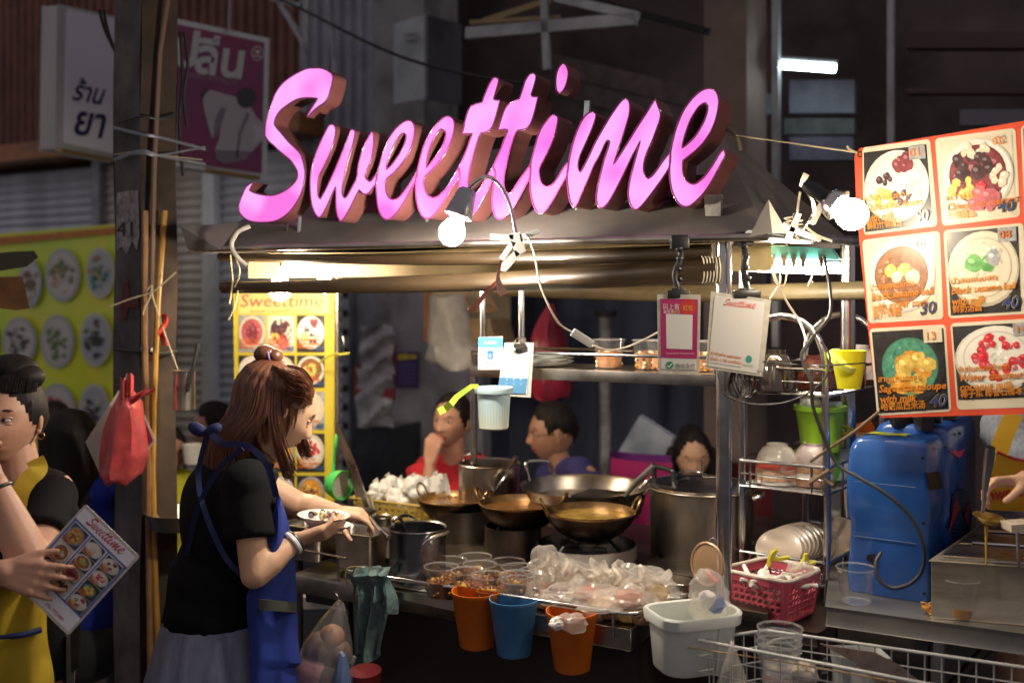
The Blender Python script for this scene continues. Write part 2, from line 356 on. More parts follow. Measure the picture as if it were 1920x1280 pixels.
# ---- things against the back wall
def wbox(name, lab, cat, pts, c, th, mat, parent=None):
    mb = MB(); mb.prism([SP(x,y,c) for x,y in pts], -N*th, mat); o = mb.build(name, parent)
    return tag(o, lab, cat) if parent is None else o
t = thing('plastic_sheet_bundle', 'shiny clear wrapped bundle of bags with red edges hanging by the shutter', 'wrapped bundle', SP(702,800,4.7))
mb = MB()
SHN = M('crinkled clear wrap', (.42,.44,.48), .22, col2=(.16,.16,.19), scale=9, bump=1, spec=.9)
for (y0,y1,x0,x1) in ((610,700,676,738),(690,800,668,736)):
    mb.grid(lambda u,v: SP(x0+(x1-x0)*u+3*math.sin(9*v+5*u), y0+(y1-y0)*v+3*math.sin(7*u), 4.7-.03*math.sin(3.14*u)-.02*math.sin(14*v+6*u)), 10, 12, SHN)
mb.build('wrap', t); wbox('red_edge','', '', [(664,690),(671,680),(668,750),(664,752)], 4.72, .02, M('dull red plastic',(.25,.03,.04),.5), t); wbox('red_edge','','',[(732,640),(740,640),(738,752),(730,752)], 4.72, .02, M('dull red plastic',(.25,.03,.04),.5), t); wbox('red_band','','',[(664,728),(737,728),(737,752),(664,752)], 4.69, .008, M('dull red plastic',(.25,.03,.04),.5), t)
wbox('glass_cabinet','tall glass fronted cabinet with pale frame behind the white bags','cabinet',[(668,800),(736,800),(732,960),(662,960)], 4.75, .3, M('dark glass', (.02,.025,.035), .15, var=.5, scale=5, spec=.8))
for x in (664,728): pass
t = thing('wall_poster', 'small purple poster with yellow heading on the concrete wall', 'poster', SP(764,726,5.08)); pl = Plane(SP(764,700,5.08), N)
mb = MB(); xp(mb, pl, [(742,659),(786,659),(785,727),(741,727)], M('purple print',(.045,.025,.13),.5)); mb.build('sheet', t)
mb = MB(); YP = M('yellow print',(.55,.42,.03),.5); xp(mb, pl, [(746,664),(764,662),(766,674),(747,675)], YP, .003); xp(mb, pl, [(767,664),(782,665),(782,672),(767,673)], YP, .003)
for k in range(5): xp(mb, pl, [(747,683+8*k),(780,683+8*k),(780,686+8*k),(747,686+8*k)], M('faint violet print',(.13,.10,.26),.5), .003)
mb.build('print', t)
t = thing('wooden_shelf_cabinet', 'small orange wood cabinet with a pale door high on the wall behind the counter', 'cabinet', SP(850,690,4.4))
CR = M('cream painted wood', (.55,.45,.27), .5, var=.15); OW = M('orange wood', (.42,.17,.05), .5, var=.2)
wbox('side_panel','','',[(795,530),(810,530),(810,640),(795,640)],4.4,.3,OW,t); wbox('door','','',[(811,530),(905,530),(905,610),(811,640)],4.4,.3,CR,t)
wbox('wooden_box','small pale wooden box under the cabinet door','box',[(880,598),(918,598),(930,642),(872,642)],4.2,.2,M('tan wood',(.36,.24,.12),.5,var=.2))
for lab, pts in (('upper tan clothes hanger hooked beside the cabinet',[(888,536),(905,540),(934,580),(880,575),(872,560),(888,536)]),('lower brown clothes hanger behind the steel post',[(905,555),(930,575),(922,584),(885,582),(895,560)])):
    tag(MB().tube([SP(x,y,4.1) for x,y in pts], .007, M('tan hanger plastic',(.38,.2,.1),.5)).build('clothes_hanger'), lab, 'clothes hanger', 'hangers by the cabinet')
def softbag(name, lab, cat, rows, c, mat, depth=.06, amp=.02, group=None, n=20, seed=0, hard=False):
    # rows: (py, px_left, px_right) ; a closed crumpled sack lofted top to bottom at stall depth c
    rg = random.Random(seed); ph = [rg.uniform(0,6.3) for _ in range(8)]; rr = []
    ys = len(rows)
    for i in range((ys-1)*3+1):
        k = min(i//3, ys-2); t_ = i/3-k; r0, r1 = rows[k], rows[k+1]
        py, xl, xr_ = [r0[q]*(1-t_)+r1[q]*t_ for q in range(3)]
        Lp, Rp = SP(xl,py,c), SP(xr_,py,c); ce = (Lp+Rp)/2; w = (Rp-Lp).length/2; ring = []
        d = depth*min(1, w/.06)
        for j in range(n):
            a = 2*math.pi*j/n; f = 1+amp/.05*(.10*math.sin(5*a+ph[0]+i*.5)+.09*math.sin(9*a+ph[1]-i*.3)+.07*math.sin(14*a+ph[2]))
            ring.append(ce+U*w*math.cos(a)*f+N*-1*d*-math.sin(a)*f+Vector((0,0,amp*.3*math.sin(3*a+ph[3]))))
        rr.append(ring)
    mb = MB(); mb.rings(rr, mat, cap=True); o = mb.build(name, ang=60)
    if cat: tag(o, lab, cat, group)
    return o
t = softbag('hanging_plastic_bag','large translucent white plastic bag hanging from the cabinet','plastic bag',[(555,812,870),(600,812,880),(640,808,886),(655,805,905),(675,806,915),(690,830,900)],4.2,M('translucent white bag',(.60,.56,.50),.4,alpha=.8,bump=.7,scale=16,var=.15),.1,.03,seed=2)
t = softbag('hanging_red_bag','dark red plastic bag hanging full from a hook behind the shelf','plastic bag',[(572,1030,1038),(600,1018,1045),(640,1005,1056),(690,998,1066),(725,1000,1066),(746,1012,1060)],3.9,M('dark red bag plastic',(.22,.012,.03),.3,bump=.6,scale=10,var=.2),.12,.03,seed=4)
t = thing('standing_pipe', 'peeling white pipe with a dark cap standing behind the shelf', 'pipe', SZ(1135,4.9,0)); mb = MB(); mb.cone(SZ(1135,4.9,0), SP(1135,590,4.9), .03, .03, M('peeling white paint',(.36,.36,.37),.6,col2=(.1,.1,.1),scale=8)); mb.build('pipe', t)
mb = MB(); mb.cone(SP(1135,594,4.9), SP(1135,582,4.9), .06, .06, DARK); mb.build('cap', t)
# ---- plastic stacking chairs of the seating area
def chair(name, lab, cx, cy, c, mat, w=.44):
    o = SP(cx, cy, c); t = thing(name, lab, 'chair', (o.x,o.y,0), 'plastic chairs at the tables')
    def q(a, d, z): return Vector((o.x,o.y,z))+U*a+N*d
    mb = MB(); mb.grid(lambda u,v: q((u-.5)*w*(1-.1*v), .03*math.cos(3.14*(u-.5))+.02*v, .5+(o.z-.5)*v), 10, 6, mat); mb.build('backrest', t, solid=.012)
    mb = MB(); mb.prism([q(-w/2,0,.45),q(w/2,0,.45),q(w/2,-.42,.45),q(-w/2,-.42,.45)], (0,0,.03), mat); mb.build('seat', t)
    for a in (-.46,.46):
        for d in (0,-.4): MB().cone(q(a*w,d,0), q(a*w*.9,d,.45), .018, .022, mat, 8).build('leg', t)
    return t
PINK = M('magenta chair plastic',(.42,.03,.16),.35); PURP = M('violet chair plastic',(.16,.03,.22),.35); REDC = M('red chair plastic',(.35,.02,.03),.35)
chair('plastic_chair','magenta plastic chair beside the girl looking down',1205,862,3.9,PINK,.30)
chair('plastic_chair','violet plastic chair standing right behind the magenta one',1203,848,4.05,PURP,.31)
chair('plastic_chair','red plastic chair seen through the dish rack',1410,868,4.3,M('dull red chair plastic',(.10,.012,.015),.4),.2)
wbox('cool_box','pale blue grey box lid propped behind the magenta chair','box',[(1199,779),(1262,820),(1240,900),(1148,900),(1150,862)],4.4,.05,M('pale blue board',(.38,.43,.52),.6,var=.1))
def table(lab, x0, x1, z, c0, c1, mat):
    t = thing('dining_table', lab, 'table', SF((sa(x0,c0)+sa(x1,c0))/2,(c0+c1)/2,0), 'dining tables behind the stall'); a0,a1 = sa(x0,c0),sa(x1,c0)
    mb = MB(); mb.sbox(a0,a1,c0,c1,z-.03,z,mat); mb.build('tabletop', t, bevel=.006)
    for a in (a0+.05,a1-.05):
        for c in (c0+.05,c1-.05): MB().cone(SF(a,c,0),SF(a,c,z-.03),.014,.014,STEELD,8).build('leg',t)
table('red topped dining table at the far left behind the pole', 120, 345, .76, 4.0, 4.5, M('red laminate',(.35,.015,.02),.25))
table('steel topped dining table in the middle behind the woks', 760, 1180, .72, 4.0, 4.6, STEELD)
table('steel topped dining table behind the stock pot and rack', 1230, 1560, .72, 3.75, 4.2, STEELD)
# ---- street light tube on the far facade
t = thing('fluorescent_tube_lamp', 'lit white fluorescent tube on the dark facade at upper right', 'tube lamp', SP(1510,125,5.0))
mb = MB(); mb.tube([SP(1456,121,5.0), SP(1566,129,5.0)], .02, M('cool tube light',(.8,.95,1),.5,emit=14,ecol=(.78,.95,1))); mb.build('tube', t)
mb = MB(); mb.tube([SP(1452,116,5.06), SP(1570,124,5.06)], .03, BEAM, 6); mb.build('fitting', t)
# ================================================================ hanging street signs
t = thing('pharmacy_light_box', 'white vertical light box sign with dark blue Thai lettering beside the concrete pole', 'sign', P(165,285,5))
A_, B_, D_ = P(125,16,5.0), P(235,40,5.4), P(118,276,5.0); pl = plane3(A_, B_, D_)
FR = M('white sign frame',(.42,.43,.44),.4)
mb = MB(); mb.prism([pl.at(x,y,-.01) for x,y in ((112,10),(240,38),(236,304),(108,280))], -pl.n*.10, FR); mb.build('casing', t, bevel=.006)
mb = MB(); mb.prism([pl.at(x,y,0) for x,y in ((128,18),(234,40),(230,292),(122,268))], -pl.n*.012, M('pale lilac acrylic',(.70,.70,.80),.35)); mb.build('panel', t)
NAVY = M('navy print',(.02,.015,.09),.5)
mb = MB(); xt(mb, pl, 'ร้าน', 133, 186, 50, NAVY, .004, 10, .2, width=56, bold=.015); mb.build('lettering', t)
mb = MB(); xt(mb, pl, 'ยา', 133, 250, 76, NAVY, .004, 8, .12, width=58, bold=.02); mb.build('lettering', t)
mb = MB(); xp(mb, pl, [(218,37),(234,40),(231,289),(213,284)], M('purple stripe print',(.22,.03,.15),.4), .003); mb.build('stripe', t)
MB().tube([P(112,281,4.97), P(236,305,5.38)], .010, M('worn brass lip',(.5,.36,.14),.35,.8)).build('lower_rail', t)
t = thing('clinic_light_box', 'maroon light box sign with white Thai letters and a grey picture of a back', 'sign', P(430,320,4.7))
pl = plane3(P(338,42,4.6), P(502,76,4.9), P(336,316,4.6))
mb = MB(); mb.prism([pl.at(x,y,-.01) for x,y in ((330,37),(504,74),(499,333),(330,308))], -pl.n*.08, M('silver sign frame',(.50,.54,.56),.4,.3)); mb.build('casing', t, bevel=.008)
MAR = M('maroon print',(.24,.025,.09),.4,scale=2,col2=(.16,.035,.15)); LG = M('pale grey print',(.50,.53,.55),.5)
mb = MB(); mb.prism([pl.at(x,y,0) for x,y in ((334,46),(496,80),(491,324),(334,302))], -pl.n*.01, MAR); mb.build('panel', t)
mb = MB(); xt(mb, pl, 'ลีน', 361, 134, 88, LG, .004, 8, 0, width=92, bold=.03); mb.build('lettering', t)
mb = MB(); xt(mb, pl, 'ป', 318, 120, 88, LG, .004, 8, 0, bold=.03); mb.build('lettering', t)
mb = MB(); xt(mb, pl, 'บรรเทาอาการปวด', 352, 145, 17, M('violet grey print',(.35,.25,.32),.5), .004, 10, 0, width=92); mb.build('lettering', t)
mb = MB(); xe(mb, pl, 482, 101, 11, 14, LG, .003); xe(mb, pl, 482, 101, 9, 12, MAR, .004); xe(mb, pl, 482, 98, 5, 4, LG, .005); xp(mb, pl, [(474,103),(490,106),(490,109),(474,106)], LG, .005); mb.build('emblem', t)
SK1 = M('grey body print',(.42,.40,.44),.5); SK2 = M('shaded grey body print',(.20,.17,.22),.5); SK3 = M('dark hair print',(.04,.04,.06),.5)
mb = MB(); xp(mb, pl, [(378,172),(392,168),(418,176),(440,182),(452,190),(470,202),(480,220),(494,232),(493,262),(474,282),(458,300),(420,308),(404,300),(402,282),(410,262),(414,234),(402,222),(404,240),(398,262),(390,236),(382,205)], SK1, .003)
xp(mb, pl, [(414,200),(424,205),(412,240),(404,262),(400,240),(407,215)], SK2, .005); xp(mb, pl, [(462,210),(468,216),(452,250),(446,296),(440,296),(446,250)], SK2, .005); xp(mb, pl, [(402,282),(474,284),(456,300),(420,308),(404,300)], SK2, .005)
xp(mb, pl, [(470,232),(492,240),(492,262),(474,270),(478,252)], M('light grey body print',(.52,.50,.54),.5), .005)
xe(mb, pl, 461, 184, 18, 19, SK3, .005, 20); xp(mb, pl, [(376,176),(384,166),(394,168),(384,176),(381,186)], SK3, .005); mb.build('picture', t)
MB().tube([P(386,318,4.62), P(486,334,4.86)], .010, M('worn brass lip',(.5,.36,.14),.35,.8)).build('lower_rail', t)
MB().tube([P(432,-10,4.75), P(430,56,4.75)], .008, GALV).build('hanger_rod', t)
# ================================================================ concrete pole and what hangs on it
t = thing('concrete_pole', 'old square concrete utility pole painted 41 and wound with wires', 'utility pole', (P(265,565,3.3).x,3.35,0))
e, l, r = P(264,565,3.30), P(214,565,3.42), P(331,565,3.38); bk = l+r-e
PC = M('old pole concrete',(.050,.031,.020),.9,col2=(.020,.013,.010),scale=6,bump=.6); PCD = M('shaded pole face',(.14,.12,.12),.85,col2=(.05,.045,.045),scale=5,bump=.5)  # left face coloured as the shade side, apart from the lamplit faces
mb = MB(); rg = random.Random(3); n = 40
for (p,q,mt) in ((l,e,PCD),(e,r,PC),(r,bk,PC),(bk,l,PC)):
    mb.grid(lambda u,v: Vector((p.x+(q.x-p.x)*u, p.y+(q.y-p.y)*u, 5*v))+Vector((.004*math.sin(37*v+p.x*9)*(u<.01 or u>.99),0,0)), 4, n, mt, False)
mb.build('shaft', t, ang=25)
plL = Plane(l, (e-l).cross(Vector((0,0,1)))); plL.n = -plL.n if plL.n.y > 0 else plL.n
plR = Plane(r, (r-e).cross(Vector((0,0,1)))); plR.n = -plR.n if plR.n.y > 0 else plR.n
mb = MB(); rg = random.Random(9); WP = M('flaking white paint',(.42,.38,.38),.8,col2=(.16,.13,.12),scale=30,bump=.4)
pts = [(221,362),(240,358),(261,356),(262,400),(263,440),(258,470),(250,452),(240,478),(230,462),(221,470),(220,400)]; xp(mb, plL, pts, WP, .003); mb.build('paint_patch', t)
mb = MB(); xt(mb, plL, '41', 221, 443, 40, M('black stencil paint',(.02,.015,.015),.7), .005, 0, 0, width=30, bold=.0); mb.build('number', t)
mb = MB(); RS = M('faded red paint smear',(.16,.025,.025),.8,col2=(.10,.04,.035),scale=25); xe(mb, plL, 236, 565, 9, 38, RS, .003, 5, 18, .2, rg); xp(mb, plL, [(226,560),(262,556),(262,574),(228,580)], RS, .004); mb.build('paint_smear', t)
BAM = M('dry bamboo',(.22,.11,.045),.5,var=.3,scale=10); YEL = M('yellow conduit',(.34,.18,.03),.4,var=.2,scale=12)
MB().tube([P(272,395,3.28),P(271,640,3.28),P(278,880,3.27),P(279,1000,3.27),P(283,1290,3.26)], .011, BAM).build('bamboo_pole', t)
MB().tube([P(309,395,3.3),P(296,560,3.29),P(288,760,3.28),P(286,880,3.28),P(291,1080,3.27),P(300,1290,3.26)], .010, YEL).build('conduit', t)
MB().tube([P(318,-20,3.32),P(300,100,3.32),P(290,300,3.3),P(284,560,3.28)], .008, M('brown conduit',(.15,.09,.06),.5)).build('conduit', t)
for k,(x0,y0,x1,y1,dy,mt,r_) in enumerate(((214,240,384,280,-10,GALV,.006),(214,300,384,308,-26,GALV,.005),(224,293,384,276,4,GALV,.004),(222,230,330,214,-4,RUBBER,.004),(216,655,332,658,4,RUBBER,.006),(214,290,380,300,-14,STRING,.002))):
    p0, p1 = P(x0,y0,3.36), P(x1,y1,3.5 if x1>335 else 3.36); pm = P((x0+264*2)/3+10, (y0+y1)/2+dy, 3.27)
    MB().tube(spl([p0, P(264,(y0+y1)/2+dy*.8,3.285), P(300,(y0+y1)/2+dy*.6+4,3.31), p1],6), r_, mt, 6).build('binding_wire', t)
mb = MB(); [mb.prism([plR.at(x,y,.006) for x,y in q], plR.n*.006, ALU) for q in ([(262,650),(268,650),(268,660),(262,660)],[(280,652),(290,652),(290,660),(280,660)])]; mb.build('band_clip', t)
for k,pts in enumerate(([(205,575),(245,560),(272,552),(290,545),(330,510)],[(275,545),(285,535),(280,560),(272,575),(268,590)],[(283,545),(300,600),(325,670),(345,728),(352,742)],[(215,880),(222,820),(232,740),(238,700)])):
    MB().tube(spl([P(x,y,3.24) for x,y in pts],5), .0025, STRING if k<3 else ALU, 5).build('tied_string', t)
softbag_t = None
mb = MB(); mb.grid(lambda u,v: P(300+12*u+4*math.sin(8*v), 588+60*v, 3.25+.015*math.sin(9*v+4*u)), 4, 10, M('torn red plastic',(.55,.06,.04),.4)); tag(mb.build('red_plastic_strip', solid=.001), 'scrap of red plastic tucked behind the yellow conduit', 'plastic scrap')
wires = thing('tangled_wire', 'black wires looping past the pharmacy sign beside the pole', 'wire', P(200,80,3.5))
for pts in ([(186,20),(196,55),(215,95),(230,118)],[(194,20),(200,50),(212,85),(232,112)],[(345,60),(352,120),(344,180),(350,238)],[(338,60),(342,150),(336,230),(343,330)]): MB().tube(spl([P(x,y,3.5) for x,y in pts],5), .006, RUBBER, 6).build('strand', wires)
# red bag and placard on the pole
def P_bag(name, lab, cat, rows, Y, mat, depth, amp, n=26, seed=0, tiltx=0):
    rg = random.Random(seed); ph = [rg.uniform(0,6.3) for _ in range(8)]; rr = []
    m = (len(rows)-1)*4
    for i in range(m+1):
        k = min(i//4, len(rows)-2); t_ = i/4-k; r0, r1 = rows[k], rows[k+1]; t_ = t_*t_*(3-2*t_)*.5+t_*.5
        py, xl, xr_ = [r0[q]*(1-t_)+r1[q]*t_ for q in range(3)]; Lp, Rp = P(xl,py,Y), P(xr_,py,Y); ce = (Lp+Rp)/2; w = (Rp-Lp).length/2; ring = []
        for j in range(n):
            a = 2*math.pi*j/n; f = 1+amp*(.5*math.sin(4*a+ph[0]+i*.25)+.5*math.sin(7*a+ph[1]-i*.2)+.4*math.sin(11*a+ph[2]+i*.1)); d = min(depth, w*1.3)
            ring.append(ce+Vector((w*math.cos(a)*f, d*math.sin(a)*f, amp*.05*math.sin(3*a+ph[3]))))
        rr.append(ring)
    mb = MB(); mb.rings(rr, mat, cap=True); o = mb.build(name, ang=70)
    if cat: tag(o, lab, cat)
    return o
t = thing('red_plastic_bag', 'knotted red plastic bag hanging from the concrete pole', 'plastic bag', P(235,905,3.15))
RB = M('red carrier bag',(.52,.07,.07),.3,alpha=.82,bump=.5,scale=22,var=.25,spec=.7)
o = P_bag('sack','','',[(712,232,238),(735,224,246),(760,214,262),(800,200,270),(850,190,272),(885,188,262),(905,205,240)],3.13,RB,.05,.16,seed=5); o.location -= t.location; o.parent = t
mb = MB(); mb.grid(lambda u,v: P(240+52*u, 752-24*u+14*(v-.5)*(1.2-.7*u)+2*math.sin(9*u), 3.1-.02*math.sin(5*v+7*u)), 10, 4, RB); mb.build('handle', t, solid=.0015)
mb = MB(); mb.grid(lambda u,v: P(226+24*u, 706+44*v+8*math.sin(6*u), 3.1-.02*math.sin(9*u)), 6, 6, RB); mb.build('knot', t, solid=.0015)
t = thing('hanging_menu_card', 'cream and maroon card hanging behind the red bag', 'card', P(225,900,3.2)); pl = Plane(P(225,820,3.22),(0.1,-1,0))
mb = MB(); mb.prism([pl.at(x,y) for x,y in ((222,732),(160,828),(188,890),(228,905),(292,826),(262,758))], -pl.n*.004, M('cream card',(.50,.44,.36),.5)); mb.build('card', t)
mb = MB(); mb.prism([pl.at(x,y,.004) for x,y in ((262,762),(288,826),(240,880),(200,868),(196,820))], -pl.n*.002, M('maroon card',(.22,.02,.05),.5)); mb.build('printed_side', t)
t = thing('steel_dipper', 'steel dipper with a dark handle tied to the pole by string', 'dipper', P(345,768,3.2))
mb = MB(); c_ = P(345,767,3.2); rr = .034; hh = .122
mb.lathe([(0,0),(rr,0),(rr*1.02,hh),(rr*1.12,hh+.003),(rr*1.12,hh),(rr*.98,hh-.004),(rr*.96,.004),(0,.004)], c_, STEEL, 28); mb.build('cup', t)
MB().tube([P(352,735,3.16), P(362,690,3.17), P(372,645,3.19)], [.005,.006,.008], BLACKM).build('handle', t)
# ================================================================ green and yellow food banner
t = thing('food_banner', 'lime green and yellow vinyl banner with pictures of bowls at far left', 'banner', SP(100,800,4.3)); pl = Plane(SP(100,600,4.3), N)
G1 = M('lime vinyl',(.56,.76,.03),.3,col2=(.78,.76,.03),scale=1.3,coat=.4,thr=(.42,.6)); OR = M('orange vinyl edge',(.50,.17,.02),.4,var=.2,scale=20)
mb = MB(); c=4.3; bx=[(-30,440),(222,420),(222,830),(-30,880)]
mb.grid(lambda u,v: pl.at(-30+252*u, (440-20*u)*(1-v)+(880-50*u)*v, .012*math.sin(11*u+3*v)*v), 24, 12, G1); mb.build('vinyl', t)
mb = MB(); xp(mb, pl, [(-30,448),(222,426),(222,438),(-30,462)], OR, .02); mb.build('hem', t)
W1 = M('plate print grey',(.36,.40,.44),.35,coat=.4); W2 = M('plate print white',(.50,.50,.48),.35,coat=.4)
GR = [M('dish print green',(.12,.20,.05),.4), M('dish print brown',(.20,.11,.05),.4), M('dish print dark',(.04,.04,.05),.4), M('dish print red',(.38,.03,.06),.4), M('dish print tan',(.40,.28,.13),.4), M('dish print teal',(.02,.22,.20),.4), M('dish print pale',(.45,.45,.42),.4)]
rg = random.Random(11)
for cx,cy,rx,ry,cs in ((123,516,33,50,(0,6,4)),(193,512,27,48,(4,4,5)),(62,530,22,45,(2,1,6)),(113,640,32,50,(0,0,6)),(185,636,30,50,(2,2,0)),(42,640,32,46,(2,2,6)),(-22,640,24,44,(1,1,6)),(113,770,34,52,(3,3,3)),(182,772,30,54,(2,2,6)),(30,790,30,50,(1,4,6))):
    mb = MB(); xe(mb, pl, cx, cy, rx, ry, W1 if cx<150 else W2, .022, 0, 24); xe(mb, pl, cx, cy, rx*.86, ry*.86, W2 if cx<150 else W1, .024, 0, 24)
    for k in range(26):
        a, q = rg.uniform(0,6.28), rg.uniform(0,.62)**.8; xe(mb, pl, cx+rx*q*math.cos(a), cy+ry*q*math.sin(a), rg.uniform(.06,.2)*rx, rg.uniform(.05,.16)*ry, GR[rg.choice(cs)], .025+.0004*k, rg.uniform(0,90), 7, .25, rg)
    mb.build('bowl_picture', t)
t = thing('stall_lamp_shade', 'dark hanging shade and amber cloth at the left edge in front of the green banner', 'lamp shade', P(20,560,3.4))
mb = MB(); mb.rings([[P(x,y,3.4+d) for x,y in ((-40,478),(20,472),(64,470),(72,482),(50,500),(0,508),(-40,508))] for d in (0,.15)], M('olive metal shade',(.045,.038,.02),.4,.3), cap=True); mb.build('shade', t)
mb = MB(); mb.rings([[P(x,y,3.42+d) for x,y in ((-40,520),(42,518),(56,578),(30,582),(-40,572))] for d in (0,.05)], M('amber canvas',(.14,.06,.02),.7,var=.3), cap=True); mb.build('cloth', t)
mb = MB(); xs=[(20,495),(60,510),(100,560),(100,576)]
# ================================================================ stall canopy
from mathutils.geometry import tessellate_polygon
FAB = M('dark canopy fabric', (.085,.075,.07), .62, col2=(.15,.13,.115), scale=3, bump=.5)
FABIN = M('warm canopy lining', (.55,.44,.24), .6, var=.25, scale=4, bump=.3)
t = thing('stall_canopy', 'dark fabric hipped canopy of the dessert stall with rolled tarpaulins under its edge', 'canopy', SF(-1.5,2.8,1.79))
aL, aR, ZE, ZR = sa(352,2.4), -.585, 1.785, 2.135
rl, rr_ = sa(640,2.95), -.86
def edge(a): return SF(a,2.4,ZE)
def sheet(name, A, B, C_, D_, mat, wob=.008, nu=24, nv=14, seed=1):
    mb = MB(); nn = (B-A).cross(D_-A).normalized()
    def f(u,v):
        p = A.lerp(B,u).lerp(D_.lerp(C_,u), v)
        s_ = math.sin(math.pi*u)*math.sin(math.pi*v)
        return p+nn*wob*(math.sin(11*u+3*v*seed)+.6*math.sin(23*u-7*v)+.8*math.sin(9*v+4*u))*s_-Vector((0,0,.02*s_))
    mb.grid(f, nu, nv, mat); return mb.build(name, t, solid=.002)
sheet('front_slope', SF(aL,2.4,ZE), SF(aR,2.4,ZE), SF(rr_,2.95,ZR), SF(rl,2.95,ZR), FAB)
sheet('right_slope', SF(aR,2.4,ZE), SF(aR+.09,3.2,ZE), SF(rr_,2.95,ZR), SF(rr_,2.95,ZR), FAB, seed=2)
sheet('back_slope', SF(aR+.09,3.2,ZE), SF(aL,3.3,ZE), SF(rl,2.95,ZR), SF(rr_,2.95,ZR), FAB, seed=3)
sheet('left_slope', SF(aL,3.3,ZE), SF(aL,2.4,ZE), SF(rl,2.95,ZR), SF(rl,2.95,ZR), FAB, seed=4)
mb = MB(); A = SP(338,424,2.33); B_ = SP(412,468,2.36); D_ = SP(352,468,2.34); E = SP(450,418,2.5)
mb.add([A,B_,D_,E], [[0,2,1],[0,1,3]], FAB, False); mb.build('corner_flap', t, solid=.002)
mb = MB(); A,B_,D_ = SP(1441,374,2.36), SP(1404,445,2.37), SP(1478,438,2.42); E=SP(1448,436,2.36)
mb.add([A,B_,E], [[0,1,2]], FAB, False); mb.add([A,E,D_], [[0,1,2]], M('pale flap lining',(.55,.50,.45),.5), False); mb.build('corner_flap', t, solid=.002)
MB().tube([SP(365,468,2.38), SP(1440,444,2.38)], [.010,.010], STEEL, 12).build('front_tube', t)
MB().tube([SP(1405,442,2.39), SP(1610,452,3.0)], .014, ALU, 12).build('side_tube', t)
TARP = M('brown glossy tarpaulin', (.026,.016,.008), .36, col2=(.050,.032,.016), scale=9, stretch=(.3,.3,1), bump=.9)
def roll(p, q, r0, r1, mat=TARP, n=28, seed=0):
    mb = MB(); d = q-p; x,y,z = frame(d); rings = []
    for i in range(n+1):
        s_ = i/n; r = r0*(1-s_)+r1*s_; c_ = p+d*s_+Vector((0,0,-.012*math.sin(math.pi*s_)))
        rings.append([c_+(x*math.cos(a)+y*math.sin(a))*r*(1+.07*math.sin(3*a+6*s_+seed)+.04*math.sin(5*a-9*s_)) for a in [2*math.pi*j/18 for j in range(18)]])
    mb.rings(rings, mat, cap=True); return mb
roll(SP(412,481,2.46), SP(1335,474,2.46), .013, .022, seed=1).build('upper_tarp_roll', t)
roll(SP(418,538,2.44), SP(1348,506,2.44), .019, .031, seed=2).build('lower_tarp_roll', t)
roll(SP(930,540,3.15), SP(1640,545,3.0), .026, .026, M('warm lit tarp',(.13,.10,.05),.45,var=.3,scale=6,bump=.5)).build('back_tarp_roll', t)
for px in (1316,1322,1328,1334,1340,1346): MB().tube([SP(px,506,2.44)+Vector((0,.034*math.cos(k*math.pi/6),.034*math.sin(k*math.pi/6))) for k in range(12)], .0018, CREAMC, 5, closed=True).build('binding', t)
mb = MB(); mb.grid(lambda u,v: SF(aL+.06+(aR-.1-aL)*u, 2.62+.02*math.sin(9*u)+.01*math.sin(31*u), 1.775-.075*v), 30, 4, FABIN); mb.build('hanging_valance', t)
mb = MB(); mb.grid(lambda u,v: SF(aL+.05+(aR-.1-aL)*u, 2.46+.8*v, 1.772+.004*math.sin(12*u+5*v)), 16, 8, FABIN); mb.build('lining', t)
for k,pts in enumerate(([(432,478),(434,500),(436,530),(430,570)],[(446,545),(440,575),(428,600)],[(440,480),(450,510),(440,538)])): MB().tube(spl([SP(x,y,2.42) for x,y in pts],4), .002, STRING, 5).build('tie_string', t)
t2 = tag(MB().tube(spl([SP(468,424,2.36),SP(445,436,2.33),SP(434,460,2.32),(SP(445,482,2.33)),SP(462,497,2.36)],6), .007, M('ivory hose',(.45,.40,.34),.4)).build('ivory_hose'), 'ivory hose curling over the canopy edge under the S', 'hose')
# posts and upper shelf
t = thing('shelf_rack', 'stainless steel tube posts and upper shelf frame of the dessert stall', 'frame', SZ(1000,2.9,.84))
def post(px, c, z0, z1, r, mat=CHROME, name='post'): MB().cone(SZ(px,c,z0), SZ(px,c,z1), r, r, mat, 16).build(name, t)
post(1357, 2.46, .84, 1.78, .020); post(1590, 3.05, .84, 1.79, .022); post(888, 2.95, .84, 1.44, .012); post(632, 3.1, .84, 1.77, .010, STEEL)
for px in (906, 978, 1392): post(px, 2.75, 1.43, 1.74, .010, ALU, 'hanger_bar')
SZH = 1.425
aa, ab = sa(888,2.6), sa(1346,2.6)
mb = MB(); mb.sbox(aa, ab, 2.58, 2.86, SZH-.004, SZH, STEEL); mb.sbox(aa, ab, 2.574, 2.58, SZH-.030, SZH+.002, STEEL); mb.build('shelf', t, bevel=.001)
MB().tube([SF(aa,2.585,SZH+.045), SF(ab,2.585,SZH+.045)], .0045, CHROME).build('shelf_rail', t)
MB().tube([SF(aa,2.85,SZH+.045), SF(ab,2.85,SZH+.045)], .0045, CHROME).build('shelf_rail', t)
for px in (884,1340): MB().tube([SZ(px,2.585,SZH), SZ(px,2.585,SZH+.046)], .004, CHROME).build('rail_stub', t)
for (x,y) in ((643,640),): MB().tube(spl([SP(628,668,3.08),SP(641,664,3.05),SP(645,650,3.04),SP(643,630,3.04)],5), .003, STEEL).build('hook', t)
tag(MB().tube(spl([SP(598,680,3.05),SP(622,665,3.04),SP(640,664,3.02),SP(655,662,3.04)],4), [.004]*13, M('yellow green string',(.45,.45,.05),.6)).build('yellow_string'), 'yellow green string tied round the post beside the yellow menu board', 'string')
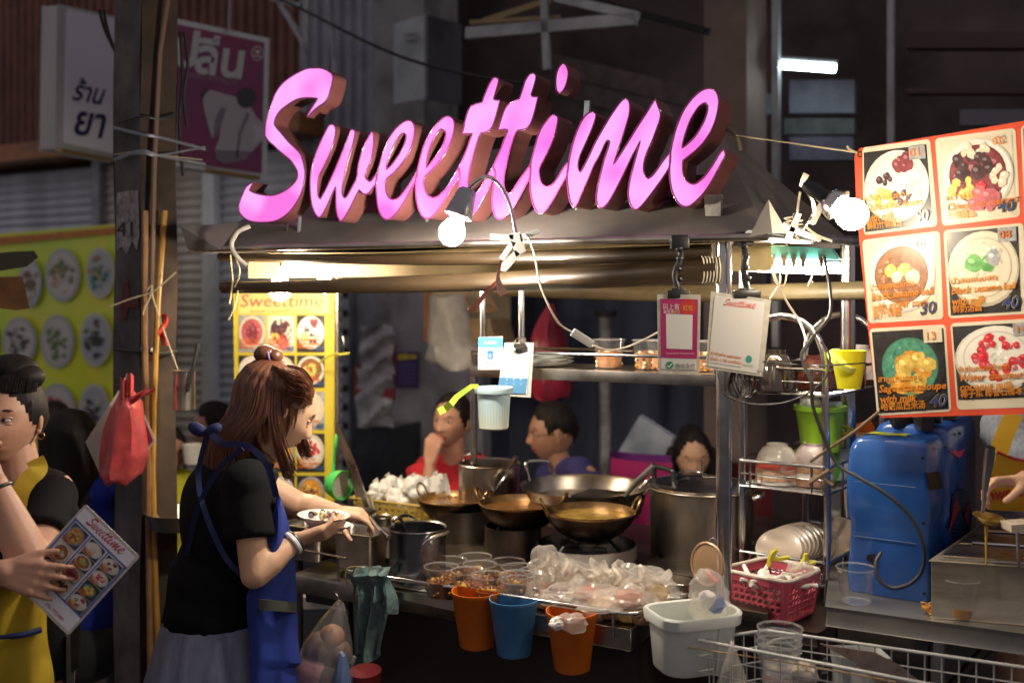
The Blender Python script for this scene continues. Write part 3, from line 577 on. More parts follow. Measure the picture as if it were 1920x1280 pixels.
# ================================================================ the pink lit sign
L = {}
L['S']=([(590,127.7),(575,129),(560,135.6),(546,143.7),(532.5,153.7),(522.5,165),(515,177.5),(510,191),(505,206),(500.6,221),(497.7,235),(496.9,245),(497.2,255),(503.7,265),(513.7,273.7),(520,280),(532.5,290.6),(543.7,300),(551.2,310),(556.9,320),(558,327.5),(556.9,335),(550,345),(540,353.7),(527.5,361),(515,365.6),(502.5,366.5),(490,365),(477.5,361.9),(467.7,356.9),(471,350),(476,342.5),(470,343.7),(461,351),(455,363.7),(449.4,377.5),(447.7,388.7),(448.7,397.5),(455,406),(465,413),(477.5,416),(492.5,417),(510,415.6),(525,410.6),(540,400),(550,388.7),(558.7,375),(565.6,360),(569.4,345),(571.9,328.7),(571,315),(567.5,300),(562.5,287.5),(552.5,277),(540,265),(527.5,250),(516,236),(515,228.7),(517.5,220),(526,207.5),(538.7,197.5),(552.5,188.7),(565,184.7),(580,183.7),(595.6,185),(590,193.7),(582.5,205),(575,217.5),(577.5,220),(585,211),(596,201),(608.7,192.5),(616,181),(621,163.7),(624.4,147.5),(622.5,138.7),(612.5,132),(601,128)],None)
L['w']=([(621,233),(616,236),(610,247.5),(602.5,262.5),(595,280),(588.7,297.5),(583.7,317.5),(581.5,335),(581.5,351),(582.5,370),(585,385),(590,398.7),(596,407.5),(600,407.5),(606,400),(616,380),(623.7,362.5),(629.4,350),(629.7,370),(630,387.5),(632.5,403.7),(637.5,415.6),(643.7,411),(655,392.5),(665,372.5),(673.7,356),(680,362.5),(686,364.7),(692.5,361),(700,351),(704.7,345),(708.7,320),(702.5,330),(697.5,337.5),(693,340.6),(687.5,336),(685,330),(688.7,317.5),(695,302.5),(699,285),(701,267.5),(700,251),(697.5,245.6),(692.5,253.7),(683.7,270),(677.5,287.5),(673,305),(670,320),(669.4,332.5),(662.5,346),(655,360),(650,368.7),(646,371),(642.5,366),(641.5,355),(643.7,340),(648.7,317.5),(655,295),(661,273.7),(666,250),(663.7,243.7),(659,242),(655,251),(647.5,270),(640,288.7),(630,312.5),(620,335),(610,356),(600.6,373),(597,367.5),(596,355),(598,332.5),(607.5,312.5),(617.5,291),(625,270),(629.4,250),(628.7,238.7),(625,234)],None)
L['e1']=([(704.7,345),(705.6,360),(707.5,381),(711,396),(717.5,407.5),(725,411.9),(733.7,408.7),(745,397.5),(757.5,378.7),(768.7,358.7),(780,337.5),(782.5,320),(775,332.5),(765,348.7),(753.7,363.7),(745,372),(736,374.4),(728.7,370),(724,358.7),(723,347.5),(725,336),(737.5,325),(751,310),(765,290),(773.7,268.7),(777.7,246),(776,233.7),(771,227.5),(765,226),(755,230),(741,242.5),(728.7,261),(718.7,285),(712.5,306),(708.7,320)],[(724.4,318),(726,306),(732.5,287.5),(741,267.5),(751,253),(757.5,250),(761.5,253.7),(760,265),(752.5,282.5),(741,300),(732.5,311)])
L['e2']=([(780,337.5),(778.7,352.5),(780,370),(783.7,388.7),(790,403.7),(798.7,410.6),(808.7,407.5),(821,393.7),(835,372.5),(847.5,351),(862,330),(860,314),(845,340),(836,353.7),(827.5,362.5),(820,368.7),(811,371),(802.5,366),(797,355),(795,342.5),(797,331),(802.5,326),(817.5,311),(832.5,291),(843.7,270),(850.6,248.7),(852,232.5),(848.7,222.5),(841,217.7),(832.5,220),(821,230),(808.7,245),(797.5,266),(790,287.5),(782.5,320)],[(799.4,315),(800.6,301),(805,281),(812.5,262.5),(822.5,246),(827.5,242.5),(832.5,245),(835.6,250),(834,261),(828.7,275),(820,288.7),(810,302.5)])
L['t1']=([(928.7,145),(933.7,147),(935,152.5),(931,167.5),(925.6,185),(927.5,187.5),(938,188),(933.7,205),(928.7,222.5),(923.7,236),(917.5,245),(910,248.7),(901,250),(893.7,270),(887.5,292.5),(881,316),(877.5,337.5),(877.5,350),(880,360),(883.7,366),(890,365),(900,353.7),(913.7,330),(924,312),(929.4,326),(920,346),(907.5,370),(895,391),(883.7,406),(875,413),(866,413),(861,402),(859,384),(858,361),(860,346),(862,330),(860,314),(865,304),(875,280),(881,262.5),(885.6,251),(866,251.5),(870,237.5),(875,216),(871,230),(878.7,205),(888.7,196),(903.7,192),(908.7,177.5),(916,160),(923.7,147.5)],None)
L['t1'][0].remove((875,216))
L['t2']=([(1000,137),(1004,140),(1005,146),(1001,162.5),(996,177.5),(998,181),(1009,182),(1005,200),(998.7,222.5),(992.5,236),(985,242.5),(970,245),(965,255),(960,270),(956,282.5),(950,308.7),(945.6,331),(945,347.5),(948.7,358.7),(955,363.7),(961,357.5),(973.7,337.5),(986,320),(995,307.5),(993.7,331),(986,347.5),(976,366),(965,385),(955,398.7),(943.7,408.7),(935,411),(928.7,406),(923.7,391),(923,370),(926,346),(929.4,326),(924,312),(930,300),(938.7,280),(946,260),(952,245),(948.7,243),(933,244.4),(937.5,230),(945,207.5),(955,193.7),(973.7,185),(978.7,170),(985,151),(992.5,140)],None)
L['i']=([(1040,215),(1045,218.7),(1046,226),(1041,250),(1033.7,271),(1022.5,293.7),(1012,315),(1012,330),(1016,343.7),(1025,350.6),(1035,346),(1045,333.7),(1055,316),(1067,300),(1063,328.7),(1056,342.5),(1042.5,366),(1030,386),(1020,397.5),(1012.5,401),(1005,395),(998.7,380),(995,362.5),(993.7,347.5),(993.7,331),(995,307.5),(998.7,291),(1005,267.5),(1007.5,258),(1015,240),(1025,226),(1032.5,217.5)],None)
L['dot']=([(1057,118.7),(1062.5,125),(1065.6,137.5),(1062.5,156),(1056,170),(1049,176),(1043.7,170),(1042,156),(1043.7,137.5),(1050,123.7)],None)
L['m']=([(1108.7,210),(1115,211),(1117.5,216),(1115,227.5),(1107.5,247.5),(1097.5,270),(1087.5,292.5),(1084,307.5),(1085,318.7),(1088,323),(1092.5,316),(1103.7,293.7),(1116,267.5),(1130,242.5),(1145,217.5),(1158.7,197.5),(1167.5,187.5),(1173.7,184.7),(1178.7,188.7),(1181,198.7),(1180,215),(1175,232.5),(1167.5,257.5),(1157.5,286),(1150.6,308),(1160,293.7),(1176,268.7),(1193.7,240),(1210,215),(1222.5,195),(1229,185),(1232.5,196),(1238,211),(1237.5,223.7),(1231,242.5),(1222.5,265),(1212.5,287.5),(1207.5,305),(1207,320),(1210.6,331),(1215,335),(1222.5,330),(1232.5,317.5),(1243.7,301),(1257.5,283.7),(1255.6,311),(1245,330),(1231,350),(1216,370),(1203.7,385),(1195,392.5),(1188.7,393),(1182.5,385),(1178,367.5),(1178.7,350),(1182.5,330),(1190,302.5),(1196,280),(1200.6,264.4),(1192.5,280),(1185,293.7),(1172.5,320),(1160,345),(1147.5,368.7),(1137.5,383.7),(1128.7,390.6),(1122.5,387.5),(1118.5,377.5),(1118.7,360),(1123.7,335),(1132.5,300),(1140,277.5),(1143,266),(1140,263),(1135,268.7),(1125,291),(1113.7,311),(1103.7,335),(1093.7,357.5),(1085,377.5),(1080,387.5),(1075,388.7),(1068.7,377.5),(1065,355),(1063,328.7),(1067,300),(1070.6,282.5),(1073.7,270),(1081,247.5),(1091,226),(1100,215)],None)
L['e3']=([(1257.5,283.7),(1255.6,311),(1255.6,330),(1258.7,352.5),(1265,370),(1273.7,382.5),(1283.7,387.5),(1293.7,385.6),(1306,376),(1320,361),(1332.5,342.5),(1345,320),(1353.7,303.7),(1360.6,290.6),(1359,285),(1357.5,278.7),(1348.7,288.7),(1337.5,307.5),(1323.7,327.5),(1312.5,338.7),(1302.5,345),(1293.7,343.7),(1286,337.5),(1281,326),(1280,313.7),(1280.6,301),(1295,290),(1306,281),(1320,266),(1333.7,245),(1342.5,222.5),(1347,201),(1347.5,186),(1343.7,173.7),(1337.5,168),(1328.7,166),(1317.5,169),(1306,177),(1293.7,190),(1282.5,206),(1272.5,227.5),(1265,250)],[(1279,278),(1281,265),(1287.5,243.7),(1296,222.5),(1308.7,202.5),(1317.5,195),(1323,193.5),(1327,198.7),(1326,210),(1320,227.5),(1310,246),(1298.7,261),(1286,272.5)])
def smooth_poly(pts, keep=math.radians(42)):
    k = len(pts); sharp = []
    for i in range(k):
        a = Vector(pts[i])-Vector(pts[i-1]); b_ = Vector(pts[(i+1)%k])-Vector(pts[i])
        sharp.append(a.angle(b_, 0) > keep)
    out = []
    for i in range(k):
        p0, p1, p2, p3 = Vector(pts[i-1]), Vector(pts[i]), Vector(pts[(i+1)%k]), Vector(pts[(i+2)%k])
        if sharp[i]: p0 = p1-(p2-p1)
        if sharp[(i+1)%k]: p3 = p2+(p2-p1)
        for j in range(3):
            t_ = j/3; out.append(tuple(.5*((2*p1)+(p2-p0)*t_+(2*p0-5*p1+4*p2-p3)*t_*t_+(3*p1-p0-3*p2+p3)*t_**3)))
    return out
def outline_mesh(mb, pl, outer, hole, off, mat):
    fl = [outer]+([hole] if hole else []); tri = tessellate_polygon([[Vector((x,y,0)) for x,y in f] for f in fl])
    pts = [pl.at(x,y,off) for f in fl for x,y in f]; mb.add(pts, [list(q) for q in tri], mat, False)
PINKE = bpy.data.materials.new('pink lit acrylic'); PINKE.use_nodes = True; q = PINKE.node_tree; bs = q.nodes['Principled BSDF']
bs.inputs['Base Color'].default_value = (.10,.02,.08,1); bs.inputs['Roughness'].default_value = .08
nz = q.nodes.new('ShaderNodeTexNoise'); nz.inputs['Scale'].default_value = 7; nz.inputs['Detail'].default_value = 1; tc = q.nodes.new('ShaderNodeTexCoord'); q.links.new(tc.outputs['Object'], nz.inputs['Vector'])
cr = q.nodes.new('ShaderNodeValToRGB'); cr.color_ramp.elements[0].position = .36; cr.color_ramp.elements[1].position = .62; cr.color_ramp.elements[0].color = (1,.17,.70,1); cr.color_ramp.elements[1].color = (1,.42,.95,1)
q.links.new(nz.outputs[0], cr.inputs[0]); q.links.new(cr.outputs[0], bs.inputs['Emission Color']); bs.inputs['Emission Strength'].default_value = .80
SIDE = M('dusty rose letter side', (.19,.065,.06), .42, var=.12, scale=6, coat=.2); TRIM = M('violet edge trim', (.20,.03,.13), .25, coat=.4)
t = thing('pink_illuminated_sign', 'large pink illuminated script sign reading Sweettime on the canopy', 'sign', SZ(950,2.5,1.85))
SPL = Plane(SP(950,300,2.45), N)
LS = {k: (smooth_poly(v[0]), smooth_poly(v[1]) if v[1] else None) for k, v in L.items()}
for key, (o_, h_) in LS.items():
    cx = sum(p[0] for p in o_)/len(o_); d = .062+.056*(cx-450)/900
    if key == 'dot': d *= .8
    mb = MB(); fr = [SPL.at(x,y) for x,y in o_]; n = len(fr)
    for f in ([o_]+([h_] if h_ else [])):
        fr = [SPL.at(x,y) for x,y in f]; n = len(fr); bk = [p-SPL.n*d for p in fr]
        mb.add(fr+bk, [[i,(i+1)%n,(i+1)%n+n,i+n] for i in range(n)], SIDE, True)
    lt = mb.build('letter_return', t, ang=50)
    mb = MB(); outline_mesh(mb, SPL, o_, h_, -.002, PINKE); mb.build('lit_face', lt, ang=30)
    mb = MB()
    for f in ([o_]+([h_] if h_ else [])): mb.tube([SPL.at(x,y) for x,y in f], .0024, TRIM, 6, closed=True)
    mb.build('edge_trim', lt, ang=80)
mb = MB(); mb.sbox(sa(590,2.56), sa(1330,2.56), 2.56, 2.60, 1.90, 1.955, M('maroon raceway',(.10,.03,.035),.5)); mb.build('raceway', t, bevel=.003)
for px,c0 in ((560,2.5),(800,2.55),(1080,2.55),(1300,2.55)): MB().tube([SZ(px,c0,1.84), SZ(px+6,c0+.06,2.0)], .006, GALV, 6).build('support', t)
mb = MB(); mb.prism([SPL.at(x,y,-.07) for x,y in ((1076,180),(1086,180),(1080,270),(1070,270))], -SPL.n*.01, GREYM); mb.build('dot_bracket', t)
mb = MB(); mb.prism([SPL.at(x,y,-.03) for x,y in ((1313,362),(1345,362),(1345,403),(1316,403))], -SPL.n*.02, M('scuffed steel plate',(.30,.27,.24),.5,.5,var=.3,scale=20)); mb.build('foot_plate', t)
def logo(mb, pl, x, y, w, mat, off, rot=0, hh=None):     # the same script word in print
    s_ = w/930.0; sy = (hh/300.0 if hh else s_); ca, sb = math.cos(R(rot)), math.sin(R(rot))
    for key,(o_,h_) in L.items():
        def mp(p): a,b_ = (p[0]-447)*s_, (p[1]-(415-.02*(p[0]-447)))*sy; return (x+a*ca-b_*sb, y+a*sb+b_*ca)
        outline_mesh(mb, pl, [mp(p) for p in o_], [mp(p) for p in h_] if h_ else None, off, mat)
# ================================================================ lamps (all of them lit in the photograph)
BW = M('lit white bulb', (1,.97,.9), .4, emit=680, ecol=(1,.90,.74)); BW2 = M('lit warm bulb', (1,.93,.8), .4, emit=210, ecol=(1,.84,.60)); BW3 = M('lit cream bulb', (1,.9,.7), .4, emit=240, ecol=(1,.82,.60))
TUBEL = M('lit tube', (1,1,1), .4, emit=110, ecol=(1,.86,.70))
def bulb(mb, c, r, mat, ax=(0,0,-1)):
    x,y,z = frame(ax); mb.lathe([(r*math.sin(R(a)), r*math.cos(R(a))) for a in (0,20,40,60,80,100,118)]+[(r*.62,-r*.95)], c, mat, 20, axis=ax)
t = thing('clip_lamp', 'silver gooseneck clip lamp with a lit white bulb in front of the pink lettering', 'lamp', SP(965,470,2.3))
Yb = 2.55; bc = P(847,437,Yb); ax = (P(841,452,Yb-.01)-P(866,385,Yb)).normalized()
mb = MB(); bulb(mb, bc, .034, BW, ax); mb.build('bulb', t, merge=False)
mb = MB(); mb.cone(bc-ax*.028, bc-ax*.062, .021, .018, WHITEP, 20); mb.build('socket', t)
s0 = bc-ax*.046; s1 = bc-ax*.118; mb = MB(); mb.lathe([(.036,0),(.037,.002),(.024,.070),(.017,.076),(0,.078)], s0, M('silver lamp paint',(.35,.36,.40),.3,.6), 28, axis=-ax); mb.lathe([(.035,.002),(.022,.066),(0,.07)], s0, WHITEP, 28, axis=-ax); mb.build('shade', t)
top = s1; MB().tube(spl([top, P(888,345,Yb), P(905,333,Yb), P(922,334,Yb+.02), P(943,356,Yb+.03), P(958,392,Yb+.03), P(967,438,Yb+.02)],6), .0052, CHROME, 10).build('gooseneck', t)
WCL = M('white clamp plastic',(.62,.60,.58),.35); mb = MB()
for pts in (([(955,440),(975,436),(985,470),(968,480)]),([(920,440),(962,441),(962,448),(920,447)]),([(966,470),(975,478),(948,508),(934,506),(938,498)]),([(958,452),(966,456),(944,486),(938,482)]),([(975,440),(1006,430),(1012,434),(978,452)])):
    mb.prism([P(x,y,Yb) for x,y in pts], (0,.022,0), WCL)
mb.build('clamp', t, bevel=.0015)
CAB = spl([P(975,438,2.56),P(990,446,2.54),P(1003,480,2.52),P(1012,530,2.52),P(1030,575,2.52),P(1050,608,2.53),P(1075,624,2.54)],6)
t2 = thing('lamp_cord', 'cream lamp cord with a white inline switch drooping to the upper shelf', 'cord', P(1090,630,2.55))
MB().tube(CAB, .0028, CREAMC, 7).build('cord', t2); MB().tube(spl([P(1112,648,2.56),P(1140,656,2.6),P(1170,652,2.66),P(1205,638,2.6),P(1235,622,2.55)],6), .0028, CREAMC, 7).build('cord', t2)
mb = MB(); a_, b_ = P(1073,622,2.54), P(1111,646,2.55); d = (b_-a_).normalized(); x_,y_,z_ = frame(d); mb.box((a_+b_)/2, ((b_-a_).length, .020, .022), WHITEP, Matrix((d, Vector((0,1,0)), d.cross(Vector((0,1,0))))).transposed()); mb.build('switch', t2, bevel=.004)
t = thing('cluster_of_ribbons', 'red and pink plastic ribbon tied under the clip lamp', 'ribbon', P(938,545,2.5)); RBN = M('salmon ribbon',(.60,.22,.16),.4)
def ribbon(name, pts, w0, w1, mat, par, Y):
    n = len(pts); mb = MB(); L_ = []
    for i,(x,y) in enumerate(pts):
        w = w0+(w1-w0)*i/(n-1); j = min(i+1,n-1); k = max(i-1,0); dx,dy = pts[j][0]-pts[k][0], pts[j][1]-pts[k][1]; l_ = math.hypot(dx,dy) or 1
        L_.append((x-dy/l_*w, y+dx/l_*w)); L_.append((x+dy/l_*w, y-dx/l_*w))
    mb.add([P(x,y,Y+.006*math.sin(i*1.3)) for i,(x,y) in enumerate(L_)], [[2*i,2*i+1,2*i+3,2*i+2] for i in range(n-1)], mat); return mb.build(name, par, solid=.001)
ribbon('ribbon', [(940,488),(936,505),(934,525),(915,545),(895,570),(880,584)], 2, 5, RBN, t, 2.5); ribbon('ribbon', [(934,510),(934,525),(938,540),(945,553)], 2, 9, M('pale pink ribbon',(.70,.40,.32),.4), t, 2.49)
# warm clip lamp beside the food banner
t = thing('clip_lamp', 'black clip lamp with a glaring warm bulb at the corner of the menu banner', 'lamp', SP(1500,440,2.7))
Y2 = 2.10; bc = P(1597,402,Y2); ax = (P(1612,412,Y2-.01)-P(1560,378,Y2+.02)).normalized()
mb = MB(); bulb(mb, bc, .033, BW2, ax); mb.build('bulb', t, merge=False)
mb = MB(); mb.lathe([(.030,0),(.036,.004),(.030,.022),(.018,.034),(0,.036)], bc-ax*.030, CHROME, 24, axis=-ax); mb.build('reflector', t)
s0 = bc-ax*.066; MB().tube([s0, s0-ax*.03, s0-ax*.055], [.016,.017,.012], BLACKM, 16).build('socket', t)
e_ = s0-ax*.055; mb = MB(); MB().tube(spl([e_, P(1527,390,2.35), P(1510,420,2.45), P(1500,440,2.5)],6), .005, CHROME, 8).build('arm', t)
mb = MB(); [mb.prism([P(x,y,2.42) for x,y in q], (0,.02,0), STEEL) for q in ([(1536,382),(1546,385),(1528,420),(1519,416)],[(1470,420),(1540,446),(1538,452),(1466,428)],[(1494,400),(1502,402),(1482,450),(1474,446)])]; mb.build('clamp', t, bevel=.0015)
for k,pts in enumerate(([(1488,300),(1500,360),(1494,410),(1498,440)],[(1480,420),(1510,424),(1530,440),(1560,452)],[(1502,352),(1490,400),(1485,430),(1500,452)])): MB().tube(spl([P(x,y,2.44) for x,y in pts[1:]],5), .003, CREAMC, 6).build('wire', t)
MB().tube(spl([P(1488,428,2.42)+Vector((.022*math.cos(k*1.3),.02*math.sin(k*1.3),.002*k)) for k in range(14)],3), .0022, CREAMC, 5).build('wound_wire', t)
ribbon('tape', [(1502,350),(1506,338),(1512,326)], 4, 6, M('silver tape',(.5,.48,.42),.3,.5), t, 2.44)
# bulb under the canopy over the yellow board
t = thing('hanging_bulb', 'bright cream bulb under the lower tarpaulin roll in front of the yellow menu board', 'lamp', P(525,548,3.15)); bc = P(525,543,3.2)
mb = MB(); bulb(mb, bc, .036, BW3, (0,0,-1)); mb.build('bulb', t, merge=False); MB().cone(bc+Vector((0,0,.03)), bc+Vector((0,0,.075)), .016, .016, WHITEP, 14).build('socket', t); MB().tube([bc+Vector((0,0,.07)), bc+Vector((.02,.03,.22))], .003, RUBBER).build('flex', t)
t = thing('hanging_bulb', 'second bright bulb tucked under the tarpaulin at the right corner of the yellow menu board', 'lamp', P(606,535,3.4)); bc = P(608,534,3.5)
mb = MB(); bulb(mb, bc, .030, BW3, (0,0,-1)); mb.build('bulb', t, merge=False); MB().cone(bc+Vector((0,0,.03)), bc+Vector((0,0,.07)), .015, .015, WHITEP, 14).build('socket', t)
# tube lamp with extension sockets under the right of the canopy
t = thing('tube_lamp', 'bright fluorescent tube with plugs hanging before it under the right end of the canopy', 'tube lamp', SP(1480,500,2.75)); c=2.72
MB().tube([SP(1368,495,c-.01), SP(1545,502,c-.01)], .018, TUBEL, 14).build('tube', t); MB().tube([SP(1551,502,c), SP(1578,503,c)], .014, TUBEL, 14).build('tube', t)
mb = MB(); mb.prism([SP(x,y,c+.03) for x,y in ((1376,482),(1434,462),(1562,469),(1574,486))], -N*-.04, M('teal lamp body',(.015,.11,.10),.5)); mb.build('body', t, bevel=.003)
for px in (1448,1470,1488,1506,1540):
    mb = MB(); mb.rings([[SP(px-6+k*0,478,c-.03)]+[SP(px+6,478,c-.03),SP(px+6,478,c-.01),SP(px-6,478,c-.01)],[SP(px-3,501,c-.03),SP(px+3,501,c-.03),SP(px+3,501,c-.012),SP(px-3,501,c-.012)]], M('dark olive plug',(.06,.05,.03),.5), cap=True); mb.build('plug', t)
for k,pts in enumerate(([(1448,480),(1438,465),(1432,452)],[(1460,500),(1462,530),(1444,560)],[(1448,502),(1455,530),(1470,534),(1476,505)],[(1476,460),(1470,440),(1474,450)],[(1532,500),(1522,520),(1516,536),(1524,528)])): MB().tube(spl([SP(x,y,c-.04) for x,y in pts],5), .0022, CREAMC, 5).build('cord', t)
# cables running down the right side
t = thing('power_cable', 'black power cable looping from the lamp past the dish rack to the blue machine', 'cable', P(1500,700,2.4))
MB().tube(spl([SP(1545,480,2.66),SP(1556,540,2.6),SP(1556,590,2.5),SP(1530,625,2.42),SP(1512,650,2.38),SP(1503,665,2.36),SP(1508,685,2.35),SP(1522,720,2.33),SP(1524,760,2.33),SP(1545,820,2.33),SP(1570,870,2.32),SP(1610,895,2.30),SP(1660,925,2.28),SP(1705,965,2.27),SP(1730,1015,2.26),SP(1732,1060,2.26),SP(1712,1090,2.26),SP(1675,1102,2.27),SP(1648,1085,2.28),SP(1642,1055,2.30),SP(1652,1036,2.33)],6), .0042, RUBBER, 8).build('cable', t)
t = thing('power_cord', 'beige cord running from the tube lamp down behind the dish rack', 'cord', P(1460,560,2.5))
MB().tube(spl([SP(1448,500,2.66),SP(1458,530,2.6),SP(1475,565,2.55),SP(1500,605,2.5),SP(1512,640,2.4)],6), .003, CREAMC, 6).build('cord', t)
t = thing('cable_coil', 'coil of dark cable tied to the corner post below the white payment card', 'cable', P(1375,715,2.4))
mb = MB()
for k in range(5): mb.tube([P(1378+k*3,716,2.43)+Vector((.016*math.cos(a)*(1+.2*k)+.004*k, .01*math.sin(2*a+k), .034*math.sin(a)*(1+.05*k))) for a in [2*math.pi*j/18 for j in range(18)]], .0026, RUBBER, 5, closed=True)
mb.build('loop', t)
MB().tube(spl([P(1347,700,2.42),P(1355,735,2.4),P(1395,755,2.38),P(1450,758,2.37),P(1500,745,2.36),P(1545,712,2.35),P(1556,670,2.36),P(1540,640,2.38)],6), .0026, RUBBER, 6).build('cable', t)
MB().tube(spl([P(1430,678,2.38),P(1480,682,2.36),P(1530,686,2.36),P(1580,683,2.36),P(1625,680,2.38)],5), .002, RUBBER, 5).build('cable', t)
# ================================================================ payment cards (QR codes left out)
def clip_arm(name, lab, x0, y0, x1, y1, Y, w=42):
    t = thing(name, lab, 'clip', P(x0,y0,Y)); MB().tube(spl([P(x0,y0+10,Y+.01),P(x0+3,y0+38,Y),P(x1-5,(y0+y1)/2+14,Y),P(x1,y1-12,Y)],4), .008, BLACKM, 8).build('arm', t)
    mb = MB()
    for k in range(5): mb.ell(P(x0+(x1-x0)*k/4+2*(k%2), y0+20+(y1-y0-30)*k/4, Y), .010, BLACKM, None, 8, 6)
    mb.build('joint', t); mb = MB(); mb.box(P(x0,y0+8,Y+.01), (.045,.03,.035), BLACKM); mb.build('clamp', t, bevel=.004)
    mb = MB(); mb.box(P(x1,y1,Y), (w/F*Y,.022,.020), BLACKM); mb.box(P(x1,y1-7,Y), (w*.6/F*Y,.018,.014), BLACKM); mb.build('jaw', t, bevel=.003); return t
clip_arm('spring_clip','black jointed clip arm holding the magenta payment card',1274,446,1271,552,2.45); clip_arm('spring_clip','black jointed clip arm holding the large white payment card',1394,440,1400,552,2.42,50)
LAM = M('clear laminate film',(.60,.57,.50),.2,alpha=.7,var=.1,scale=60,bump=.3,spec=.9); CARD = M('white card print',(.60,.58,.56),.35,coat=.2); MAG = M('magenta print',(.36,.025,.12),.35,coat=.2); BLU = M('blue print',(.04,.16,.36),.35); BLK = M('black print',(.03,.03,.03),.5); REDP = M('red print',(.50,.04,.04),.4); ORP = M('orange print',(.60,.14,.02),.4); GRN = M('green print',(.03,.22,.08),.4)
def hung(lab, quad, Y, cat='card', name='payment_card', tilt=(0,0), inset=None):
    cx = sum(p[0] for p in quad)/4; cy = max(p[1] for p in quad); t = thing(name, lab, cat, P(cx,cy,Y)); pl = Plane(P(cx,cy,Y), Vector((tilt[0],-1,tilt[1])))
    mb = MB(); mb.prism([pl.at(x,y) for x,y in quad], -pl.n*.002, LAM); mb.build('laminate', t); return t, pl
t, pl = hung('magenta payment card in clear laminate hanging by a black clip from the canopy edge',[(1232,552),(1314,552),(1311,703),(1234,700)],2.44,tilt=(-.25,0))
mb = MB(); xp(mb, pl, [(1238,560),(1309,561),(1306,693),(1240,691)], CARD, .002); xp(mb, pl, [(1238,560),(1309,561),(1307,672),(1239,670)], MAG, .003); xp(mb, pl, [(1249,588),(1299,590),(1298,655),(1250,653)], CARD, .004)
xe(mb, pl, 1291, 575, 16, 15, REDP, .0035); xe(mb, pl, 1256, 684, 7, 7, GRN, .004); mb.build('print', t)
mb = MB(); xt(mb, pl, '码上有', 1243, 580, 13, CARD, .005, 0, 0, width=31); xt(mb, pl, '最高享', 1244, 587, 7, CARD, .005, width=20); xt(mb, pl, '双倍', 1263, 587, 7, YP, .005, width=12); xt(mb, pl, '红包', 1281, 581, 11, YP, .005, width=18); xt(mb, pl, 'Sweettime Restaurant', 1249, 664, 6.5, M('pink print',(.65,.35,.45),.4), .005, width=53); xt(mb, pl, '微信支付', 1266, 690, 11.5, BLK, .005, width=37)
xp(mb, pl, [(1252,684),(1255,686),(1260,680),(1261,682),(1255,689),(1251,686)], CARD, .005); mb.build('lettering', t)
t, pl = hung('large white payment card headed by red script in clear laminate hung at a slant',[(1333,546),(1446,562),(1430,706),(1323,690)],2.41,tilt=(-.2,0.02))
mb = MB(); xp(mb, pl, [(1340,554),(1434,566),(1421,700),(1328,686)], CARD, .002); mb.build('print', t); mb = MB(); logo(mb, pl, 1356, 572, 62, REDP, .003, 8, 14)
xt(mb, pl, 'จ่ายเงินผ่าน application', 1332, 664, 8, ORP, .003, 9, 0, width=58, bold=.01); xt(mb, pl, 'ได้แล้ว ( 100 บาทขึ้นไป )', 1331, 674, 8, ORP, .003, 9, 0, width=62, bold=.01); xt(mb, pl, 'จ่ายผ่านแอปพลิเคชัน', 1330, 680, 3.5, BLK, .003, 9, 0, width=60); xe(mb, pl, 1404, 673, 6, 7, M('teal print',(.05,.25,.22),.4), .003); xt(mb, pl, 'ผ่านได้', 1393, 686, 6, GRN, .003, 8, width=18); mb.build('lettering', t)
t, pl = hung('small white and blue payment card on the shelf rail left of the clipped card',[(897,632),(943,630),(943,693),(896,693)],2.9,tilt=(-.3,0))
mb = MB(); xr(mb, pl, 897,632,943,693, CARD, .001, 5); xr(mb, pl, 897,632,943,651, M('sky blue print',(.10,.32,.58),.35), .002, 4); xr(mb, pl, 914,657,925,673, M('icon blue print',(.03,.18,.60),.35), .002, 2); mb.build('print', t)
mb = MB(); xt(mb, pl, '欢迎使用', 908, 645, 7, CARD, .004, width=24); xt(mb, pl, '支', 915, 670, 9, CARD, .004, width=9); xt(mb, pl, '支付宝', 911, 682, 6, BLK, .004, width=17); mb.build('lettering', t)
t, pl = hung('white payment card with blue foot in a clear sleeve under a bulldog clip',[(946,642),(1001,642),(995,745),(932,741)],2.84,tilt=(-.3,.05))
mb = MB(); xp(mb, pl, [(948,645),(997,645),(988,738),(933,736)], CARD, .002); xp(mb, pl, [(938,707),(990,709),(986,738),(933,736)], M('steel blue print',(.08,.22,.38),.35), .003); mb.build('print', t)
mb = MB(); xt(mb, pl, '付款处', 962, 662, 8, BLK, .004, width=18, bold=.02); xt(mb, pl, 'SCAN TO PAY', 956, 699, 3.5, BLK, .004, width=20) if False else None
for x in (948,961,974): xt(mb, pl, '✕' if x>960 else 'T', x, 722, 7, M('pale blue print',(.35,.45,.6),.4), .004); xe(mb, pl, x+3, 711, 1.2, 1.2, CARD, .004)
mb.build('lettering', t)
mb = MB(); mb.box(P(974,648,2.83), (.034,.012,.012), STEELD); mb.tube([P(972,640,2.83)+Vector((.008*math.cos(a),0,.009*math.sin(a))) for a in [k*.785 for k in range(8)]], .002, STEEL, 5, closed=True); mb.tube([P(980,638,2.84)+Vector((.008*math.cos(a),0,.009*math.sin(a))) for a in [k*.785 for k in range(8)]], .002, STEEL, 5, closed=True); tag(mb.build('bulldog_clip'), 'steel bulldog clip gripping the white and blue payment card', 'clip')
